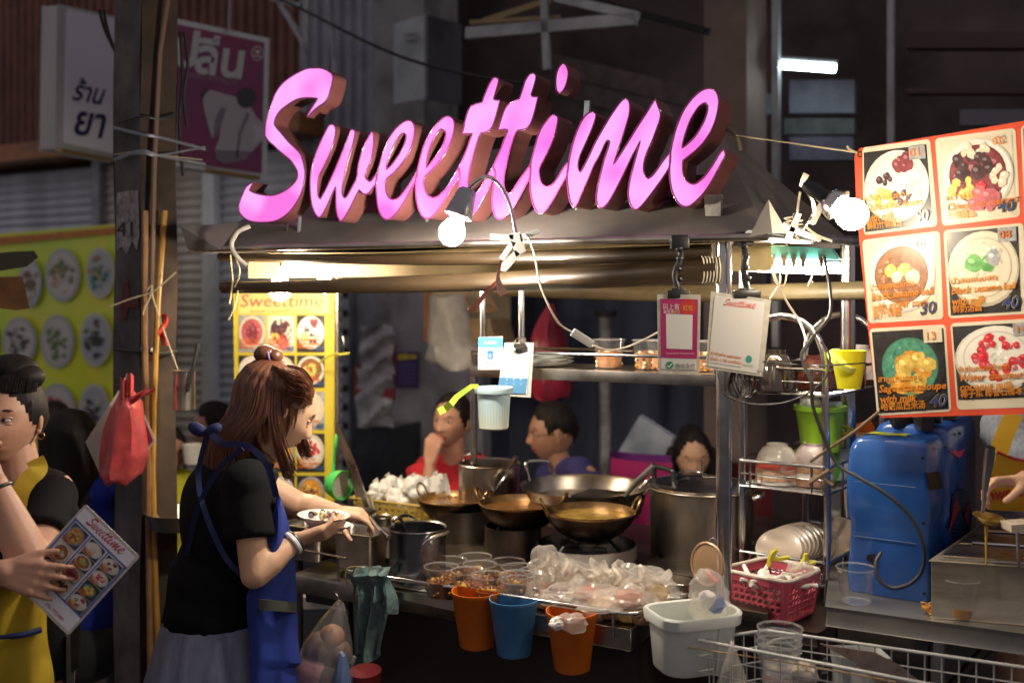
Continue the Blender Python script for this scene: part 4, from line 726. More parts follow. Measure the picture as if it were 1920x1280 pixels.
# rope from sign to menu banner
t = thing('guy_rope','pale cord stretched from the end of the sign to the orange bordered menu banner','rope',P(1500,265,2.4)); MB().tube([SP(1380,254,2.52), P(1608,286,2.44)], .0022, STRING, 6).build('cord', t)
MB().tube(spl([SP(1362,240,2.56),SP(1376,250,2.54),SP(1383,262,2.53),SP(1388,282,2.53)],5), .006, M('grey rag',(.22,.19,.14),.8)).build('knot', t); ribbon('loose_end', [(1588,274),(1592,280),(1606,287)], 2, 2, STRING, t, 2.43)

t = thing('hanging_bucket','pale blue green ribbed bucket hanging under the left end of the upper shelf','bucket',P(926,805,2.75)); o = P(926,728,2.75); n = 64
BKT = M('pale bucket plastic',(.62,.66,.56),.35,alpha=.95); mb = MB(); mb.rings([[o+Vector((r*(1+(.016 if j%2 else -.016))*math.cos(2*math.pi*j/n), r*(1+(.016 if j%2 else -.016))*math.sin(2*math.pi*j/n), z)) for j in range(n)] for r,z in ((.040,-.108),(.0455,-.012))], BKT, cap=False); mb.lathe([(0,-.112),(.036,-.112),(.041,-.107)], o, BKT, 32); mb.build('body', t, ang=80)
mb = MB(); mb.lathe([(.0455,-.014),(.052,-.012),(.054,.0),(.053,.004),(.048,.003),(.040,-.10),(0,-.10)], o, M('pale blue rim plastic',(.42,.56,.58),.35), 40); mb.build('rim', t)
ribbon('tie_strip', [(897,724),(884,724),(870,734),(856,744),(846,757),(834,766),(822,772)], 4, 7, M('bright green yellow strip',(.42,.60,.06),.4), t, 2.72)
# ================================================================ counter of the stall
def ZP(px, py, z): Y = (H-z)*F/(py-CY); return Vector(((px-CX)/F*Y, Y, z))
SZ_, DZ = .80, .84
t = thing('serving_counter', 'stainless steel counter of the dessert stall with a lower front ledge and dark front', 'counter', SZ(900,2.6,0))
a0, a1 = sa(545,2.33), sa(1182,2.33)
mb = MB(); mb.sbox(sa(560,2.5), sa(1440,2.5), 2.5, 3.3, DZ-.03, DZ, STEELD); mb.build('deck', t, bevel=.003)
mb = MB(); mb.sbox(a0, a1, 2.33, 2.5, SZ_-.004, SZ_, STEEL); mb.sbox(a0, a1, 2.326, 2.33, SZ_-.05, SZ_+.004, STEEL); mb.sbox(a1, a1+.004, 2.326, 2.62, SZ_-.05, SZ_+.004, STEEL); mb.build('front_ledge', t, bevel=.0008)
FRONT = M('dark brown front panel', (.035,.018,.016), .55, var=.4, scale=2, bump=.2)
mb = MB(); mb.sbox(sa(662,2.42), a1-.01, 2.42, 2.44, .05, SZ_-.05, FRONT); mb.build('front_panel', t)
mb = MB(); mb.sbox(a1-.03, a1-.01, 2.44, 3.3, .05, DZ-.03, FRONT); mb.build('side_panel', t)
mb = MB(); mb.sbox(a0-.0, sa(662,2.42), 2.40, 2.44, .70, .755, M('black steel rail',(.03,.03,.03),.4,.5)); mb.build('lower_beam', t)
mb = MB(); mb.sbox(a0, a1, 3.24, 3.28, .05, DZ-.03, FRONT); mb.build('back_panel', t)
RZ = .842
MB().tube([SZ(650,2.325,RZ-.004), SF(a1-.015,2.325,RZ), SF(a1+.012,2.34,RZ), SF(a1+.018,2.36,RZ), SF(a1+.018,2.60,RZ)], .0055, CHROME, 10).build('front_rail', t)
for px in (700, 1000, 1150): MB().tube([SZ(px,2.325,SZ_-.02), SZ(px,2.325,RZ)], .004, CHROME, 6).build('rail_stub', t)
MB().tube([SZ(560,2.36,.87),SZ(650,2.34,.87)], .004, STEELD, 6).build('side_rail', t); MB().tube([SZ(634,2.335,.80),SZ(634,2.335,.87)], .004, STEEL, 6).build('rail_stub', t)
for px in (560, 655): MB().cone(SZ(px,2.5,0), SZ(px,2.5,.8), .014, .014, STEELD, 8).build('leg', t)
mb = MB(); mb.sbox(sa(560,2.6), sa(680,2.6), 2.55, 2.95, .42, .45, M('brown board shelf',(.12,.07,.04),.7,var=.3)); mb.build('under_shelf', t)
mb = MB(); mb.sbox(sa(1195,2.62), sa(1330,2.62), 2.60, 2.60+.30, .842, .880, STEELD); mb.build('raised_tray_step', t, bevel=.004)
tag(MB().prism([SP(x,y,2.55) for x,y in ((560,1120),(640,1118),(645,1140),(570,1142))], (0,.05,0), WHITEP).build('paper_carton'), 'white carton lying in the shadow under the left of the counter', 'carton')
tag(MB().prism([SZ(738,2.36,.803),SZ(800,2.36,.803),SZ(768,2.46,.803),SZ(735,2.46,.803)], (0,0,.004), M('white tray plastic',(.6,.58,.55),.4)).build('plastic_lid'), 'flat white lid lying on the front ledge beside the front pot', 'lid')
# ---- brass woks with ring handles on their burners
def wok(lab, px, py, c, r, mats=(BRASS,BRASSD), rings=(-1,1), liq=None, ra=0):
    o = SP(px, py, c); t = thing('brass_wok', lab, 'wok', (o.x,o.y,o.z-r*.62), 'brass woks of syrup'); h = r*.62
    pr = [(0,0),(r*.30,.002),(r*.52,h*.12),(r*.74,h*.34),(r*.90,h*.62),(r*.98,h*.9),(r*1.0,h)]
    mb = MB(); mb.lathe(pr, (o.x,o.y,o.z-h), mats[1], 44); mb.build('bowl', t)
    mb = MB(); mb.lathe([(q*.97,z+.003) for q,z in pr]+[(r*1.0,h+.002),(r*1.012,h+.001),(r*1.0,h-.003)], (o.x,o.y,o.z-h), mats[0], 44); mb.build('brass_lining', t)
    mb = MB(); mb.lathe([(0,h*.80),(r*.945,h*.80)], (o.x,o.y,o.z-h), liq or M('amber syrup',(.12,.05,.014),.10,spec=.9,col2=(.22,.10,.03),scale=28,bump=.5), 36); mb.build('syrup', t)
    for s_ in rings:
        d = Matrix.Rotation(R(ra),3,'Z')@(U*s_); e = Vector((0,0,1)).cross(d); b0 = o+d*r*.99; rr = .026
        MB().tube([b0+d*.004+e*rr*math.cos(a)*.95+Vector((0,0,.012+rr*math.sin(a)))+d*.012*math.sin(a) for a in [2*math.pi*k/18 for k in range(18)]], .0042, BRASS, 8, closed=True).build('ring_handle', t)
    return t
wok('brass wok farthest left with its rim partly behind the middle wok', 851, 933, 2.86, .123)
wok('middle brass wok between the two others with a bright rim', 977, 942, 2.72, .130, ra=12)
wok('front brass wok of golden syrup on the shiny round burner shield', 1107, 958, 2.64, .131, liq=M('golden syrup',(.26,.15,.03),.08,spec=.9,col2=(.40,.25,.06),scale=22,bump=.35), ra=35)
def drum(lab, px, c, r, z0, z1, mat, n=''):
    o = SZ(px,c,z0); t = thing('burner_shield', lab, 'burner', o, 'burners under the woks'); h = z1-z0
    mb = MB(); mb.lathe([(r,0),(r,h),(r-.002,h),(r-.002,0)], o, mat, 48); mb.build('shield', t)
    mb = MB(); mb.lathe([(0,h*.55),(r*.5,h*.55),(r*.55,h*.4)], o, BLACKM, 24); mb.build('burner_ring', t)
    for k in range(4):
        a = .6+k*1.57; MB().tube([o+Vector((r*.9*math.cos(a),r*.9*math.sin(a),h*.5)), o+Vector((r*.6*math.cos(a),r*.6*math.sin(a),h*.97)), o+Vector((r*.25*math.cos(a),r*.25*math.sin(a),h*.9))], .006, BLACKM, 6).build('pan_support', t)
    return t
drum('dark steel burner drum under the farthest left wok', 868, 2.84, .085, DZ, .935, STEELD)
drum('dark steel burner drum under the middle wok', 962, 2.72, .088, DZ, .930, STEELD)
t = drum('wide shiny round burner shield under the front wok', 1100, 2.62, .140, DZ, .930, M('mirror steel band',(.60,.59,.58),.10,1,var=.1,scale=6,bump=.35))
o = SZ(1100,2.62,DZ); mb = MB(); mb.lathe([(.1415,.052),(.1415,.088),(.142,.088),(.142,.052)], o, M('satin steel band',(.5,.49,.48),.42,1), 48); mb.build('top_band', t)
mb = MB(); d = Vector((.55,-.83,0)).normalized(); mb.cone(o+d*.139+Vector((0,0,.03)), o+d*.145+Vector((0,0,.03)), .0135, .0135, M('cream gas knob',(.5,.38,.25),.5), 18); mb.cone(o+d*.144+Vector((0,0,.03)), o+d*.150+Vector((0,0,.03)), .006, .006, STEELD, 10); mb.build('gas_knob', t)
# ---- pots and pans
def pot(name, lab, cat, px, py, c, r, h, mat=STEEL, lipw=.006, inner=None, grp=None):
    o = SP(px,py,c); t = thing(name, lab, cat, (o.x,o.y,o.z-h), grp)
    mb = MB(); mb.lathe([(0,0),(r*.95,0),(r*.99,.012),(r,.03),(r,h-.004),(r+lipw,h),(r+lipw*.6,h+.003),(r-.003,h-.001),(r-.003,.01),(0,.008)], (o.x,o.y,o.z-h), mat, 44); mb.build('body', t)
    if inner: mb = MB(); mb.lathe([(0,h*.6),(r-.003,h*.6)], (o.x,o.y,o.z-h), inner, 32); mb.build('contents', t)
    return t, o
t, o = pot('tall_steel_pot','tall narrow steel pot with loop handles standing behind the woks','pot',917,868,3.0,.104,.215)
MB().tube(spl([o-U*.098+Vector((0,0,-.006)), o-U*.095+N*0+Vector((0,0,.018)), o-U*.05+Vector((0,.03,.028)), o-U*.03+Vector((0,.085,.010))],5), .005, CHROME).build('loop_handle', t)
MB().tube(spl([o+U*.105+Vector((0,0,-.004)), o+U*.085-N*-.0+Vector((0,-.07,-.006)), o+U*.045+Vector((0,-.115,-.045)), o+U*.02+Vector((0,-.118,-.085))],5), .0055, CHROME).build('loop_handle', t)
tag(MB().tube([SP(935,905,2.99),SP(950,885,2.98),SP(968,856,2.96)], [.004,.006,.009], STEEL).build('serving_spoon'), 'steel spoon handle leaning out of the tall narrow pot', 'spoon')
t = thing('wide_steel_pan', 'very wide shallow steel pan with a divider behind the front wok', 'pan', SP(1092,1000,3.0)); o = SP(1095,911,3.0); r = .208
mb = MB(); mb.lathe([(0,-.11),(r*.75,-.11),(r*.90,-.08),(r*.99,-.01),(r+.004,.002),(r*1.02,.004),(r*.985,-.004),(r*.87,-.08),(r*.7,-.10),(0,-.10)], o, STEEL, 56); mb.build('body', t)
mb = MB(); mb.prism([o+U*-.06+N*.0+Vector((0,-.19,.0)), o+U*.02+Vector((0,-.03,-.0)), o+U*.19+Vector((0,-.02,.0)), o+U*.19+Vector((0,-.02,-.05)), o+U*.02+Vector((0,-.03,-.05)), o+U*-.06+Vector((0,-.19,-.05))], (0,.003,0), STEEL); mb.build('divider', t)
mb = MB(); mb.lathe([(0,-.045),(r*.93,-.045)], o, M('thin coconut milk',(.34,.29,.22),.15), 40); mb.build('contents', t)
MB().tube(spl([o-U*.20+Vector((0,0,.0)), o-U*.215+Vector((0,0,.055)), o-U*.20+Vector((0,.03,.062)), o-U*.135+Vector((0,.05,.064)), o-U*.12+Vector((0,.06,.05)), o-U*.10+Vector((0,.10,.008))],4), .006, CHROME).build('loop_handle', t)
MB().tube(spl([o+U*.205+Vector((0,0,-.005)), o+U*.235+Vector((0,.0,.02)), o+U*.245+Vector((0,.03,.045)), o+U*.235+Vector((0,.06,.03)), o+U*.20+Vector((0,.05,.0))],4), .006, CHROME).build('loop_handle', t)
tag(MB().tube([SP(1172,930,2.9),SP(1196,900,2.88),SP(1228,872,2.86)], [.006,.009,.011], M('grey ladle handle',(.25,.24,.22),.4,.6)).build('ladle_handle'), 'thick grey ladle handle leaning out of the wide pan beside the stock pot', 'ladle')
t, o = pot('stock_pot','big blackened steel stock pot with lid behind the corner post','pot',1315,912,2.88,.152,.225,M('sooty steel',(.26,.23,.19),.36,1,var=.45,scale=5,stretch=(1,1,.4),bump=.15))
mb = MB(); mb.lathe([(.156,.004),(.157,.010),(.148,.012),(.10,.020),(.04,.026),(0,.027)], o, CHROME, 44); mb.build('lid', t)
MB().tube(spl([o-U*.150+Vector((0,-.03,-.012)), o-U*.152+Vector((0,-.03,.045)), o-U*.145+Vector((0,-.028,.052)), o-U*.105+Vector((0,-.06,.050)), o-U*.098+Vector((0,-.065,.04)), o-U*.098+Vector((0,-.07,-.012))],4), .0075, BLACKM).build('handle', t)
MB().tube(spl([o+U*.15+Vector((0,.0,-.01)), o+U*.172+Vector((0,-.01,.0)), o+U*.170+Vector((0,-.05,.0)), o+U*.135+Vector((0,-.07,-.01))],4), .0065, CHROME).build('handle', t)
mb = MB()
for s_ in (-1,1): mb.tube([o+Vector((-.03,0,.024))+Vector((.02*math.cos(a)*2.2,.06*math.sin(a),.012)) for a in [k*.45 for k in range(8)]], .003, CHROME)
mb.build('lid_handle', t)
tag(MB().tube([SP(1316,862,2.7),SP(1317,890,2.7),SP(1319,894,2.7),SP(1345,895,2.68)], .0028, CHROME, 6).build('wire_hook'), 'thin steel wire hook sticking from the corner post over the stock pot', 'hook')
t, o = pot('saucepan','steel saucepan with riveted wire handle standing on the front ledge','saucepan',783,988,2.42,.082,.155,M('polished dark steel',(.28,.28,.30),.22,1,var=.15,scale=8),.004)
mb = MB()
for q in ((.018,-.075,-.045),(.044,-.066,-.03)): mb.ell(o+Vector(q)+Vector((0,-.004,0)), (.007,.004,.007), CHROME, None, 10, 8)
mb.build('rivet', t)
MB().tube(spl([o+Vector((.018,-.083,-.045)), o+Vector((.03,-.085,-.022)), o+Vector((.06,-.078,-.008)), o+Vector((.092,-.05,-.002))],5), .0055, CHROME).build('wire_handle', t)
MB().tube(spl([o+Vector((-.075,.03,-.005)), o+Vector((-.07,.02,.018)), o+Vector((-.04,.05,.024)), o+Vector((-.02,.07,.01))],5), .005, CHROME).build('back_handle', t)
tag(MB().tube(spl([o+Vector((-.01,-.01,-.06)), o+Vector((-.03,-.02,-.01)), o+Vector((-.045,-.03,.028)), o+Vector((-.052,-.032,.036))],4), [.005]*9+[.006]*4, BLACKM).build('black_spoon'), 'black handled spoon leaning in the riveted saucepan', 'spoon')
t, o = pot('steel_dipper','small round steel dipper resting on its side behind the pans of syrup','dipper',717,968,2.72,.030,.045)
MB().tube([o+U*-.03+Vector((0,0,0)), o+U*-.05+Vector((0,.02,.05))], .004, STEEL).build('handle', t)
def gn(lab, px, py, c, z, w=.17, dpt=.13, h=.10, lid=False, fill=None):
    o = SZ(px,c,z); t = thing('steel_food_pan', lab, 'food pan', o-Vector((0,0,h)), 'steel food pans on the left of the counter')
    def q(a,b_,zz): return o+U*a+(-N)*b_*-1*-1*1+Vector((0,0,zz)) if False else o+U*a-N*-1*b_*0+Vector((0,0,zz))+Vector((UY,UX,0))*b_
    def ring(sx, sy, zz, rr=.018):
        pts = []
        for cx, cy, s0 in ((sx-rr,sy-rr,0),(-sx+rr,sy-rr,90),(-sx+rr,-sy+rr,180),(sx-rr,-sy+rr,270)):
            for k in range(4): a = R(s0+30*k); pts.append(q(cx+rr*math.cos(a), cy+rr*math.sin(a), zz))
        return pts
    mb = MB(); mb.rings([ring(w/2-.012,dpt/2-.012,-h), ring(w/2-.004,dpt/2-.004,-.006), ring(w/2,dpt/2,-.001), ring(w/2+.008,dpt/2+.008,0), ring(w/2+.008,dpt/2+.008,.003), ring(w/2,dpt/2,.004), ring(w/2-.006,dpt/2-.006,-.006), ring(w/2-.014,dpt/2-.014,-h+.006)], STEEL, cap=True); mb.build('pan', t)
    if fill: mb = MB(); mb.poly(ring(w/2-.008,dpt/2-.008,-.035), fill); mb.build('contents', t)
    if lid: mb = MB(); mb.rings([ring(w/2+.004,dpt/2+.004,.006), ring(w/2-.01,dpt/2-.01,.012)], STEEL, cap=True); mb.build('lid', t); MB().cone(q(.02,0,.010), q(.02,0,.045), .011, .009, BLACKM, 12).build('lid_knob', t)
    return t
BEAN = M('dark bean syrup',(.05,.02,.012),.1,var=.4,scale=30)
gn('front steel food pan of dark syrup beside the saucepan', 677, 1018, 2.45, .925, .155, .11, .105, fill=BEAN)
gn('lidded steel food pan with black knob beyond the serving bowl', 648, 990, 2.62, .93, .155, .13, .10, lid=True)
gn('steel food pan at the left end under the seller holding hand', 585, 1000, 2.46, .925, .15, .12, .105, fill=M('pale syrup',(.45,.36,.2),.1))
gn('steel food pan farthest left beyond the serving bowl', 560, 990, 2.62, .93, .16, .13, .10, fill=M('green jelly syrup',(.20,.30,.08),.1))
# ---- green strainer and steel tongs
t = thing('green_strainer', 'green plastic strainer hanging beside the yellow menu board', 'strainer', P(640,940,3.45)); GP = M('bright green plastic',(.07,.50,.10),.3,coat=.2)
o = P(636,908,3.45); ax = Vector((.8,-.6,-.05)).normalized(); x_,y_,z_ = frame(ax)
mb = MB(); mb.lathe([(0,-.045),(.030,-.043),(.043,-.030),(.050,0),(.052,.02),(.047,.02),(.044,0),(.038,-.025),(0,-.03)], o, GP, 30, axis=ax); mb.build('cup', t)
mb = MB(); mb.lathe([(0,.004),(.045,.004)], o, M('grey strainer mesh',(.42,.36,.28),.6,var=.3,scale=150), 24, axis=ax); mb.build('mesh', t)
MB().tube(spl([P(625,884,3.45),P(627,850,3.46),P(631,818,3.47),P(636,813,3.48),P(642,822,3.48),P(652,858,3.47),P(658,884,3.44)],5), .006, GP).build('handle', t)
t = thing('long_steel_tongs', 'long pair of steel tongs leaning beside the green strainer', 'tongs', P(690,960,3.3))
for pts in ([(632,795),(640,815),(665,880),(692,958)],[(630,790),(636,812),(655,868),(673,932)]):
    mb = MB(); pp = [P(x,y,3.38) for x,y in pts]; mb.tube(pp, [.008,.011,.012,.012], STEEL, 4); mb.build('arm', t)
# ---- golden lattice basket with tied white bags
t = thing('golden_lattice_basket', 'yellow lattice plastic basket behind the pans', 'basket', SZ(765,3.0,DZ)); GO = M('mustard plastic',(.50,.36,.08),.4,var=.1)
def bq(a,b_,z): return SZ(765,2.98,0)+U*a+Vector((UY,UX,0))*b_+Vector((0,0,z))
w,dp=.17,.12
def lattice(mb, fn, nu, nv, mat, ins=.22, slant=0):
    for i in range(nu):
        for j in range(nv):
            o4 = [fn((i+a)/nu,(j+b_)/nv) for a,b_ in ((0,0),(1,0),(1,1),(0,1))]
            i4 = [fn((i+a)/nu,(j+b_)/nv) for a,b_ in ((ins-slant,ins),(1-ins-slant,ins),(1-ins+slant,1-ins),(ins+slant,1-ins))]
            mb.add(o4+i4, [[0,1,5,4],[1,2,6,5],[2,3,7,6],[3,0,4,7]], mat, False)
mb = MB()
for (p,q_) in (((-w,-dp),(w,-dp)),((w,-dp),(w,dp)),((w,dp),(-w,dp)),((-w,dp),(-w,-dp))):
    lattice(mb, lambda u,v: bq((p[0]+(q_[0]-p[0])*u)*(.88+.12*v),(p[1]+(q_[1]-p[1])*u)*(.88+.12*v), .845+.075*v), 12 if abs(p[0]-q_[0])>.1 else 8, 4, GO)
mb.build('lattice_wall', t, solid=.002); mb = MB(); mb.tube([bq(a,b_,.921) for a,b_ in ((-w,-dp),(w,-dp),(w,dp),(-w,dp))], .004, GO, 6, closed=True); mb.build('rim', t); mb = MB(); mb.prism([bq(a,b_,.846) for a,b_ in ((-w*.88,-dp*.88),(w*.88,-dp*.88),(w*.88,dp*.88),(-w*.88,dp*.88))], (0,0,.003), GO); mb.build('floor', t)
def crumple(mb, c, size, mat, seed, sub=3, sharp=.35, spike=0, smooth=False):
    rg = random.Random(seed); bm = bmesh.new(); bmesh.ops.create_icosphere(bm, subdivisions=sub, radius=1)
    dirs = [Vector((rg.gauss(0,1),rg.gauss(0,1),rg.gauss(0,1))).normalized() for _ in range(14)]; ph = [rg.uniform(0,6.3) for _ in range(14)]
    vs = []
    for v in bm.verts:
        p = v.co.normalized(); f = 1
        for k,d in enumerate(dirs):
            q = p.dot(d); f += sharp*(.22 if k < 8 else .13)*(abs(math.sin((2.6 if k < 8 else 6.5)*q+ph[k]))-.6)
        if spike and p.z > .55: f += spike*(p.z-.55)*2
        f += rg.uniform(-.012,.012); vs.append(Vector(c)+Vector((p.x*size[0],p.y*size[1],p.z*size[2]))*f)
    mb.add(vs, [[v.index for v in f_.verts] for f_ in bm.faces], mat, smooth); bm.free()
MILK = M('white tied plastic bag',(.72,.70,.66),.35,alpha=.9,bump=.4,scale=40,spec=.7)
for k,(px,py,s_) in enumerate(((706,925,.9),(728,915,1),(752,920,1.1),(776,916,1.2),(800,922,1.15),(818,912,1),(742,934,1),(786,936,1.1),(722,938,.8),(762,940,1))):
    mb = MB(); o = SP(px,py,2.98+.03*((k%3)-1)); crumple(mb, o, (.034*s_,.034*s_,.030*s_), MILK, 40+k, 4, .5, .5, smooth=True)
    mb.tube([o+Vector((0,0,.028)), o+Vector((.004,0,.040)), o+Vector((-.006,0,.052))], [.005,.004,.012], MILK, 7)
    lab = ['tied white bag at the left end of the golden basket','tied white bag second from left in the heap of the golden basket','tied white bag under the edge of the red shirt in the golden basket','big tied white bag in the middle top of the golden basket','tied white bag near the farthest wok on the golden basket','tied white bag topmost beside the ring handle of the farthest wok','lower tied white bag at left centre of the golden basket','lower tied white bag at right centre of the golden basket','small low tied white bag at the left rim of the golden basket','low tied white bag at the front centre rim of the golden basket'][k]
    tag(mb.build('tied_bag', ang=50), lab, 'bag', 'tied white bags in the golden basket')
mb = MB(); mb.grid(lambda u,v: SP(800+36*u+10*v,900+40*v-14*u,2.93)+Vector((0,.02*math.sin(6*u+4*v),0)), 6, 6, MILK, False); tag(mb.build('plastic_sheet', solid=.001), 'pale plastic sheet standing up behind the ring handle of the farthest wok', 'plastic sheet')
# ---- dessert cups
def cup_tree(r=.0455, h=.085, fill=0, fmat=None, name='clear_cup', rmat=None, bits=None, seed=0):
    t = bpy.data.objects.new(name, None); C.objects.link(t); rb = r*.78
    mb = MB(); mb.lathe([(0,.001),(rb,.001),(r*.985,h-.012),(r*1.0,h-.012),(r*1.0,h-.002)], (0,0,0), CLEAR, 32); mb.build('cup_wall', t)
    mb = MB(); mb.lathe([(r*1.0,h-.004),(r*1.07,h-.002),(r*1.07,h),(r,h),(r*.99,h-.003)], (0,0,0), CLEARR, 32); mb.lathe([(rb*.2,.0005),(rb*.95,.001),(rb,.003)], (0,0,0), CLEARR, 28); mb.build('cup_rim', t)
    if fill:
        rt = rb+(r-rb)*fill*.9; mb = MB(); mb.lathe([(0,.003),(rb*.97,.003),(rt*.975,h*fill),(0,h*fill)], (0,0,0), fmat, 28); mb.build('dessert', t)
        if bits:
            rg = random.Random(seed); mb = MB()
            for _ in range(16): a, q = rg.uniform(0,6.3), rg.uniform(0,.8)*rt; mb.ell((q*math.cos(a),q*math.sin(a),h*fill+.001), rg.uniform(.004,.008), bits[_%len(bits)], None, 7, 5)
            for _ in range(20): a = rg.uniform(0,6.3); z = rg.uniform(.1,.95)*h*fill; q = rb+(r-rb)*z/h; mb.ell((q*.955*math.cos(a),q*.955*math.sin(a),z), rg.uniform(.003,.006), bits[_%len(bits)], None, 6, 5)
            mb.build('topping', t)
    return t
TEA = M('brown sugar syrup',(.16,.055,.018),.1,spec=.8); CORN = M('yellow corn bits',(.42,.22,.02),.4); LONG = M('brown longan bits',(.17,.06,.022),.35); WHB = M('white gingko bits',(.62,.55,.38),.4)
base = cup_tree(fill=.52, fmat=TEA, bits=[CORN,LONG,LONG], seed=3)
spots = ((827,1061,'front left cup of brown dessert with corn on the ledge'),(878,1069,'cup of brown dessert second from left in the front row'),(916,1077,'cup of brown dessert beside the stacked clear cups'),(844,1049,'cup of brown dessert behind the front left cup'),(892,1042,'farthest back cup of brown dessert below the middle burner'),(900,1057,'cup of brown dessert in the middle of the group on the ledge'),(953,1051,'cup of brown dessert at the back right of the group'),(972,1062,'cup of brown dessert half behind the stacked clear cups'),(1008,1068,'cup of brown dessert at the right end by the milky bags'))
for k,(px,py,lab) in enumerate(spots):
    o = ZP(px,py,SZ_+.085); o.z = SZ_+.001; n = base if k == 0 else copy_tree(base, rotz=k*1.1); n.location = o; tag(n, lab, 'cup', 'cups of brown dessert on the ledge')
e0 = cup_tree(name='clear_cup'); o = ZP(970,1082,SZ_+.09); o.z = SZ_+.001; e0.location = o; tag(e0, 'lower of the two empty clear cups stacked on the ledge', 'cup', 'stacked empty cups')
e1 = copy_tree(e0, loc=o+Vector((0,0,.014)), label='upper of the two empty clear cups stacked on the ledge')
# shelf cups
s1 = cup_tree(fill=.55, fmat=M('mixed dessert',(.40,.18,.07),.4,var=.4,scale=40), bits=[WHB,LONG,CORN], seed=8)
for k,(px,lab) in enumerate(((1142,'lone cup of mixed dessert on the upper shelf by the cord'),(1216,'cup of mixed dessert on the upper shelf left of the magenta card'),(1243,'cup of mixed dessert on the upper shelf behind the magenta card'),(1322,'cup of mixed dessert on the upper shelf between the two big cards'))):
    n = s1 if k == 0 else copy_tree(s1, rotz=k); n.location = SZ(px,2.70,SZH+.001); tag(n, lab, 'cup', 'cups on the upper shelf')
t = thing('stack_of_white_trays','stack of white foam trays at the left of the upper shelf','tray stack',SZ(1015,2.68,SZH))
for k in range(3): mb = MB(); o = SZ(1015,2.70,SZH+.003+.011*k); mb.lathe([(0,0),(.075,0),(.098,.012),(.100,.013),(.074,.002)], o, WHITEP, 30); mb.build('tray', t)
# ---- milky plastic bags heaped on the ledge
rg = random.Random(21)
labs = ['milky bag standing tall at the left of the heap','milky bag lying under the tall bag at the left of the heap','milky bag at the front left of the heap above the orange bin','milky bag in the centre back of the heap','big milky bag in the centre front of the heap','milky bag with a pleated neck at the back right','milky bag at the right of the heap beside the steamer tins','bag with a pink pastry at the right front of the heap','milky bag at the right end above the white bin','flat milky bag at the front centre of the heap']
for k,(px,py,c,sx,sz) in enumerate(((1028,1068,2.42,.040,.052),(1036,1106,2.42,.052,.034),(1062,1118,2.38,.054,.030),(1092,1085,2.48,.05,.036),(1110,1112,2.40,.062,.036),(1146,1096,2.46,.055,.036),(1196,1088,2.46,.056,.038),(1182,1118,2.40,.060,.038),(1228,1112,2.44,.05,.040),(1132,1128,2.37,.060,.026))):
    mb = MB(); crumple(mb, SP(px,py,c), (sx*1.15,sx,sz*.86), BAG, 60+k, 4, .85, .35 if k in (0,3,5) else 0); tt = tag(mb.build('milky_bag', ang=20), labs[k], 'plastic bag', 'milky bags heaped on the ledge')
    if k in (4,7,8,9,1): mb = MB(); crumple(mb, SP(px,py+4,c), (sx*.72,sx*.65,sz*.7), M('pastry filling %d'%(k%3), ((.55,.36,.20),(.45,.16,.10),(.60,.42,.16))[k%3], .6, var=.3, scale=20), 80+k, 3, .3); mb.build('pastry', tt)
# gauzy open bag necks
def gauze(pts_fn, name, lab):
    mb = MB(); mb.grid(pts_fn, 12, 9, BAG, False); return tag(mb.build(name, solid=.0008, ang=10), lab, 'plastic bag', 'milky bags heaped on the ledge')
rg = random.Random(4)
def jag(x0,y0,w,h,c,s_): return lambda u,v: SP(x0+w*(u-.5)*(1-.45*v*math.sin(2.5*u+s_))+5*math.sin(8*v+s_), y0-h*v+7*math.sin(7*u+s_)*v, c)+Vector((0,.025*math.sin(9*u+s_+3*v)+.012*math.sin(19*u-4*v),0))
gauze(jag(1030,1085,56,44,2.40,1),'open_bag','open neck of a milky bag rising highest at the left end of the heap'); gauze(jag(1095,1085,70,28,2.42,3),'open_bag','open neck of a milky bag in front of the shiny burner shield'); gauze(jag(1150,1090,60,34,2.42,5),'open_bag','open neck of a milky bag right of the gas knob'); gauze(jag(1215,1095,64,26,2.42,2),'open_bag','open neck of a milky bag leaning on the steamer tins')
mb = MB(); rg = random.Random(31)

for k,(px,lab) in enumerate(((1025,'brown bun in a bag below the rail behind the blue bin'),(1150,'brown bun in a bag below the rail right of the front orange bin'),(1178,'yellow fruit piece in a bag under the rail corner'),(1205,'brown nut cake in a bag under the rail corner'),(1228,'brown nut cake in a bag beside the white bin'))):
    mb = MB(); crumple(mb, SZ(px,2.39,SZ_+.022), (.034,.03,.022), M('bun %d'%(k%3), ((.30,.17,.10),(.34,.20,.12),(.55,.42,.12))[[0,1,2,0,1][k]], .6, var=.4, scale=25), 120+k, 3, .4, smooth=True); tag(mb.build('bun'), lab, 'bun', 'buns along the rail')
# ---- steamer tins, lid disc
t = thing('stack_of_steel_rings','stack of shallow steel steamer tins at the right end of the ledge','tin stack',SZ(1262,2.46,DZ)); 
for k in range(3): mb = MB(); mb.lathe([(.046,0),(.050,.004),(.050,.020),(.052,.022),(.048,.022),(.046,.003)], SZ(1262,2.50,DZ-.02+.024*k), STEEL, 36); mb.build('tin', t)
t = thing('hanging_lid','round amber clear lid with steel rim hanging on the corner post','lid',P(1326,1098,2.42)); o = P(1326,1057,2.42); ax = Vector((-.80,-.58,.12)).normalized()
mb = MB(); mb.lathe([(0,.004),(.040,.003),(.048,0)], o, M('amber clear plastic',(.42,.26,.14),.15,alpha=.75,spec=.8), 32, axis=ax); mb.build('disc', t); mb = MB(); x_,y_,z_=frame(ax); mb.tube([o+(x_*math.cos(a)+y_*math.sin(a))*.050 for a in [2*math.pi*k/28 for k in range(28)]], .004, M('tan lid rim',(.40,.24,.14),.35,.3), 8, closed=True); mb.build('rim', t)
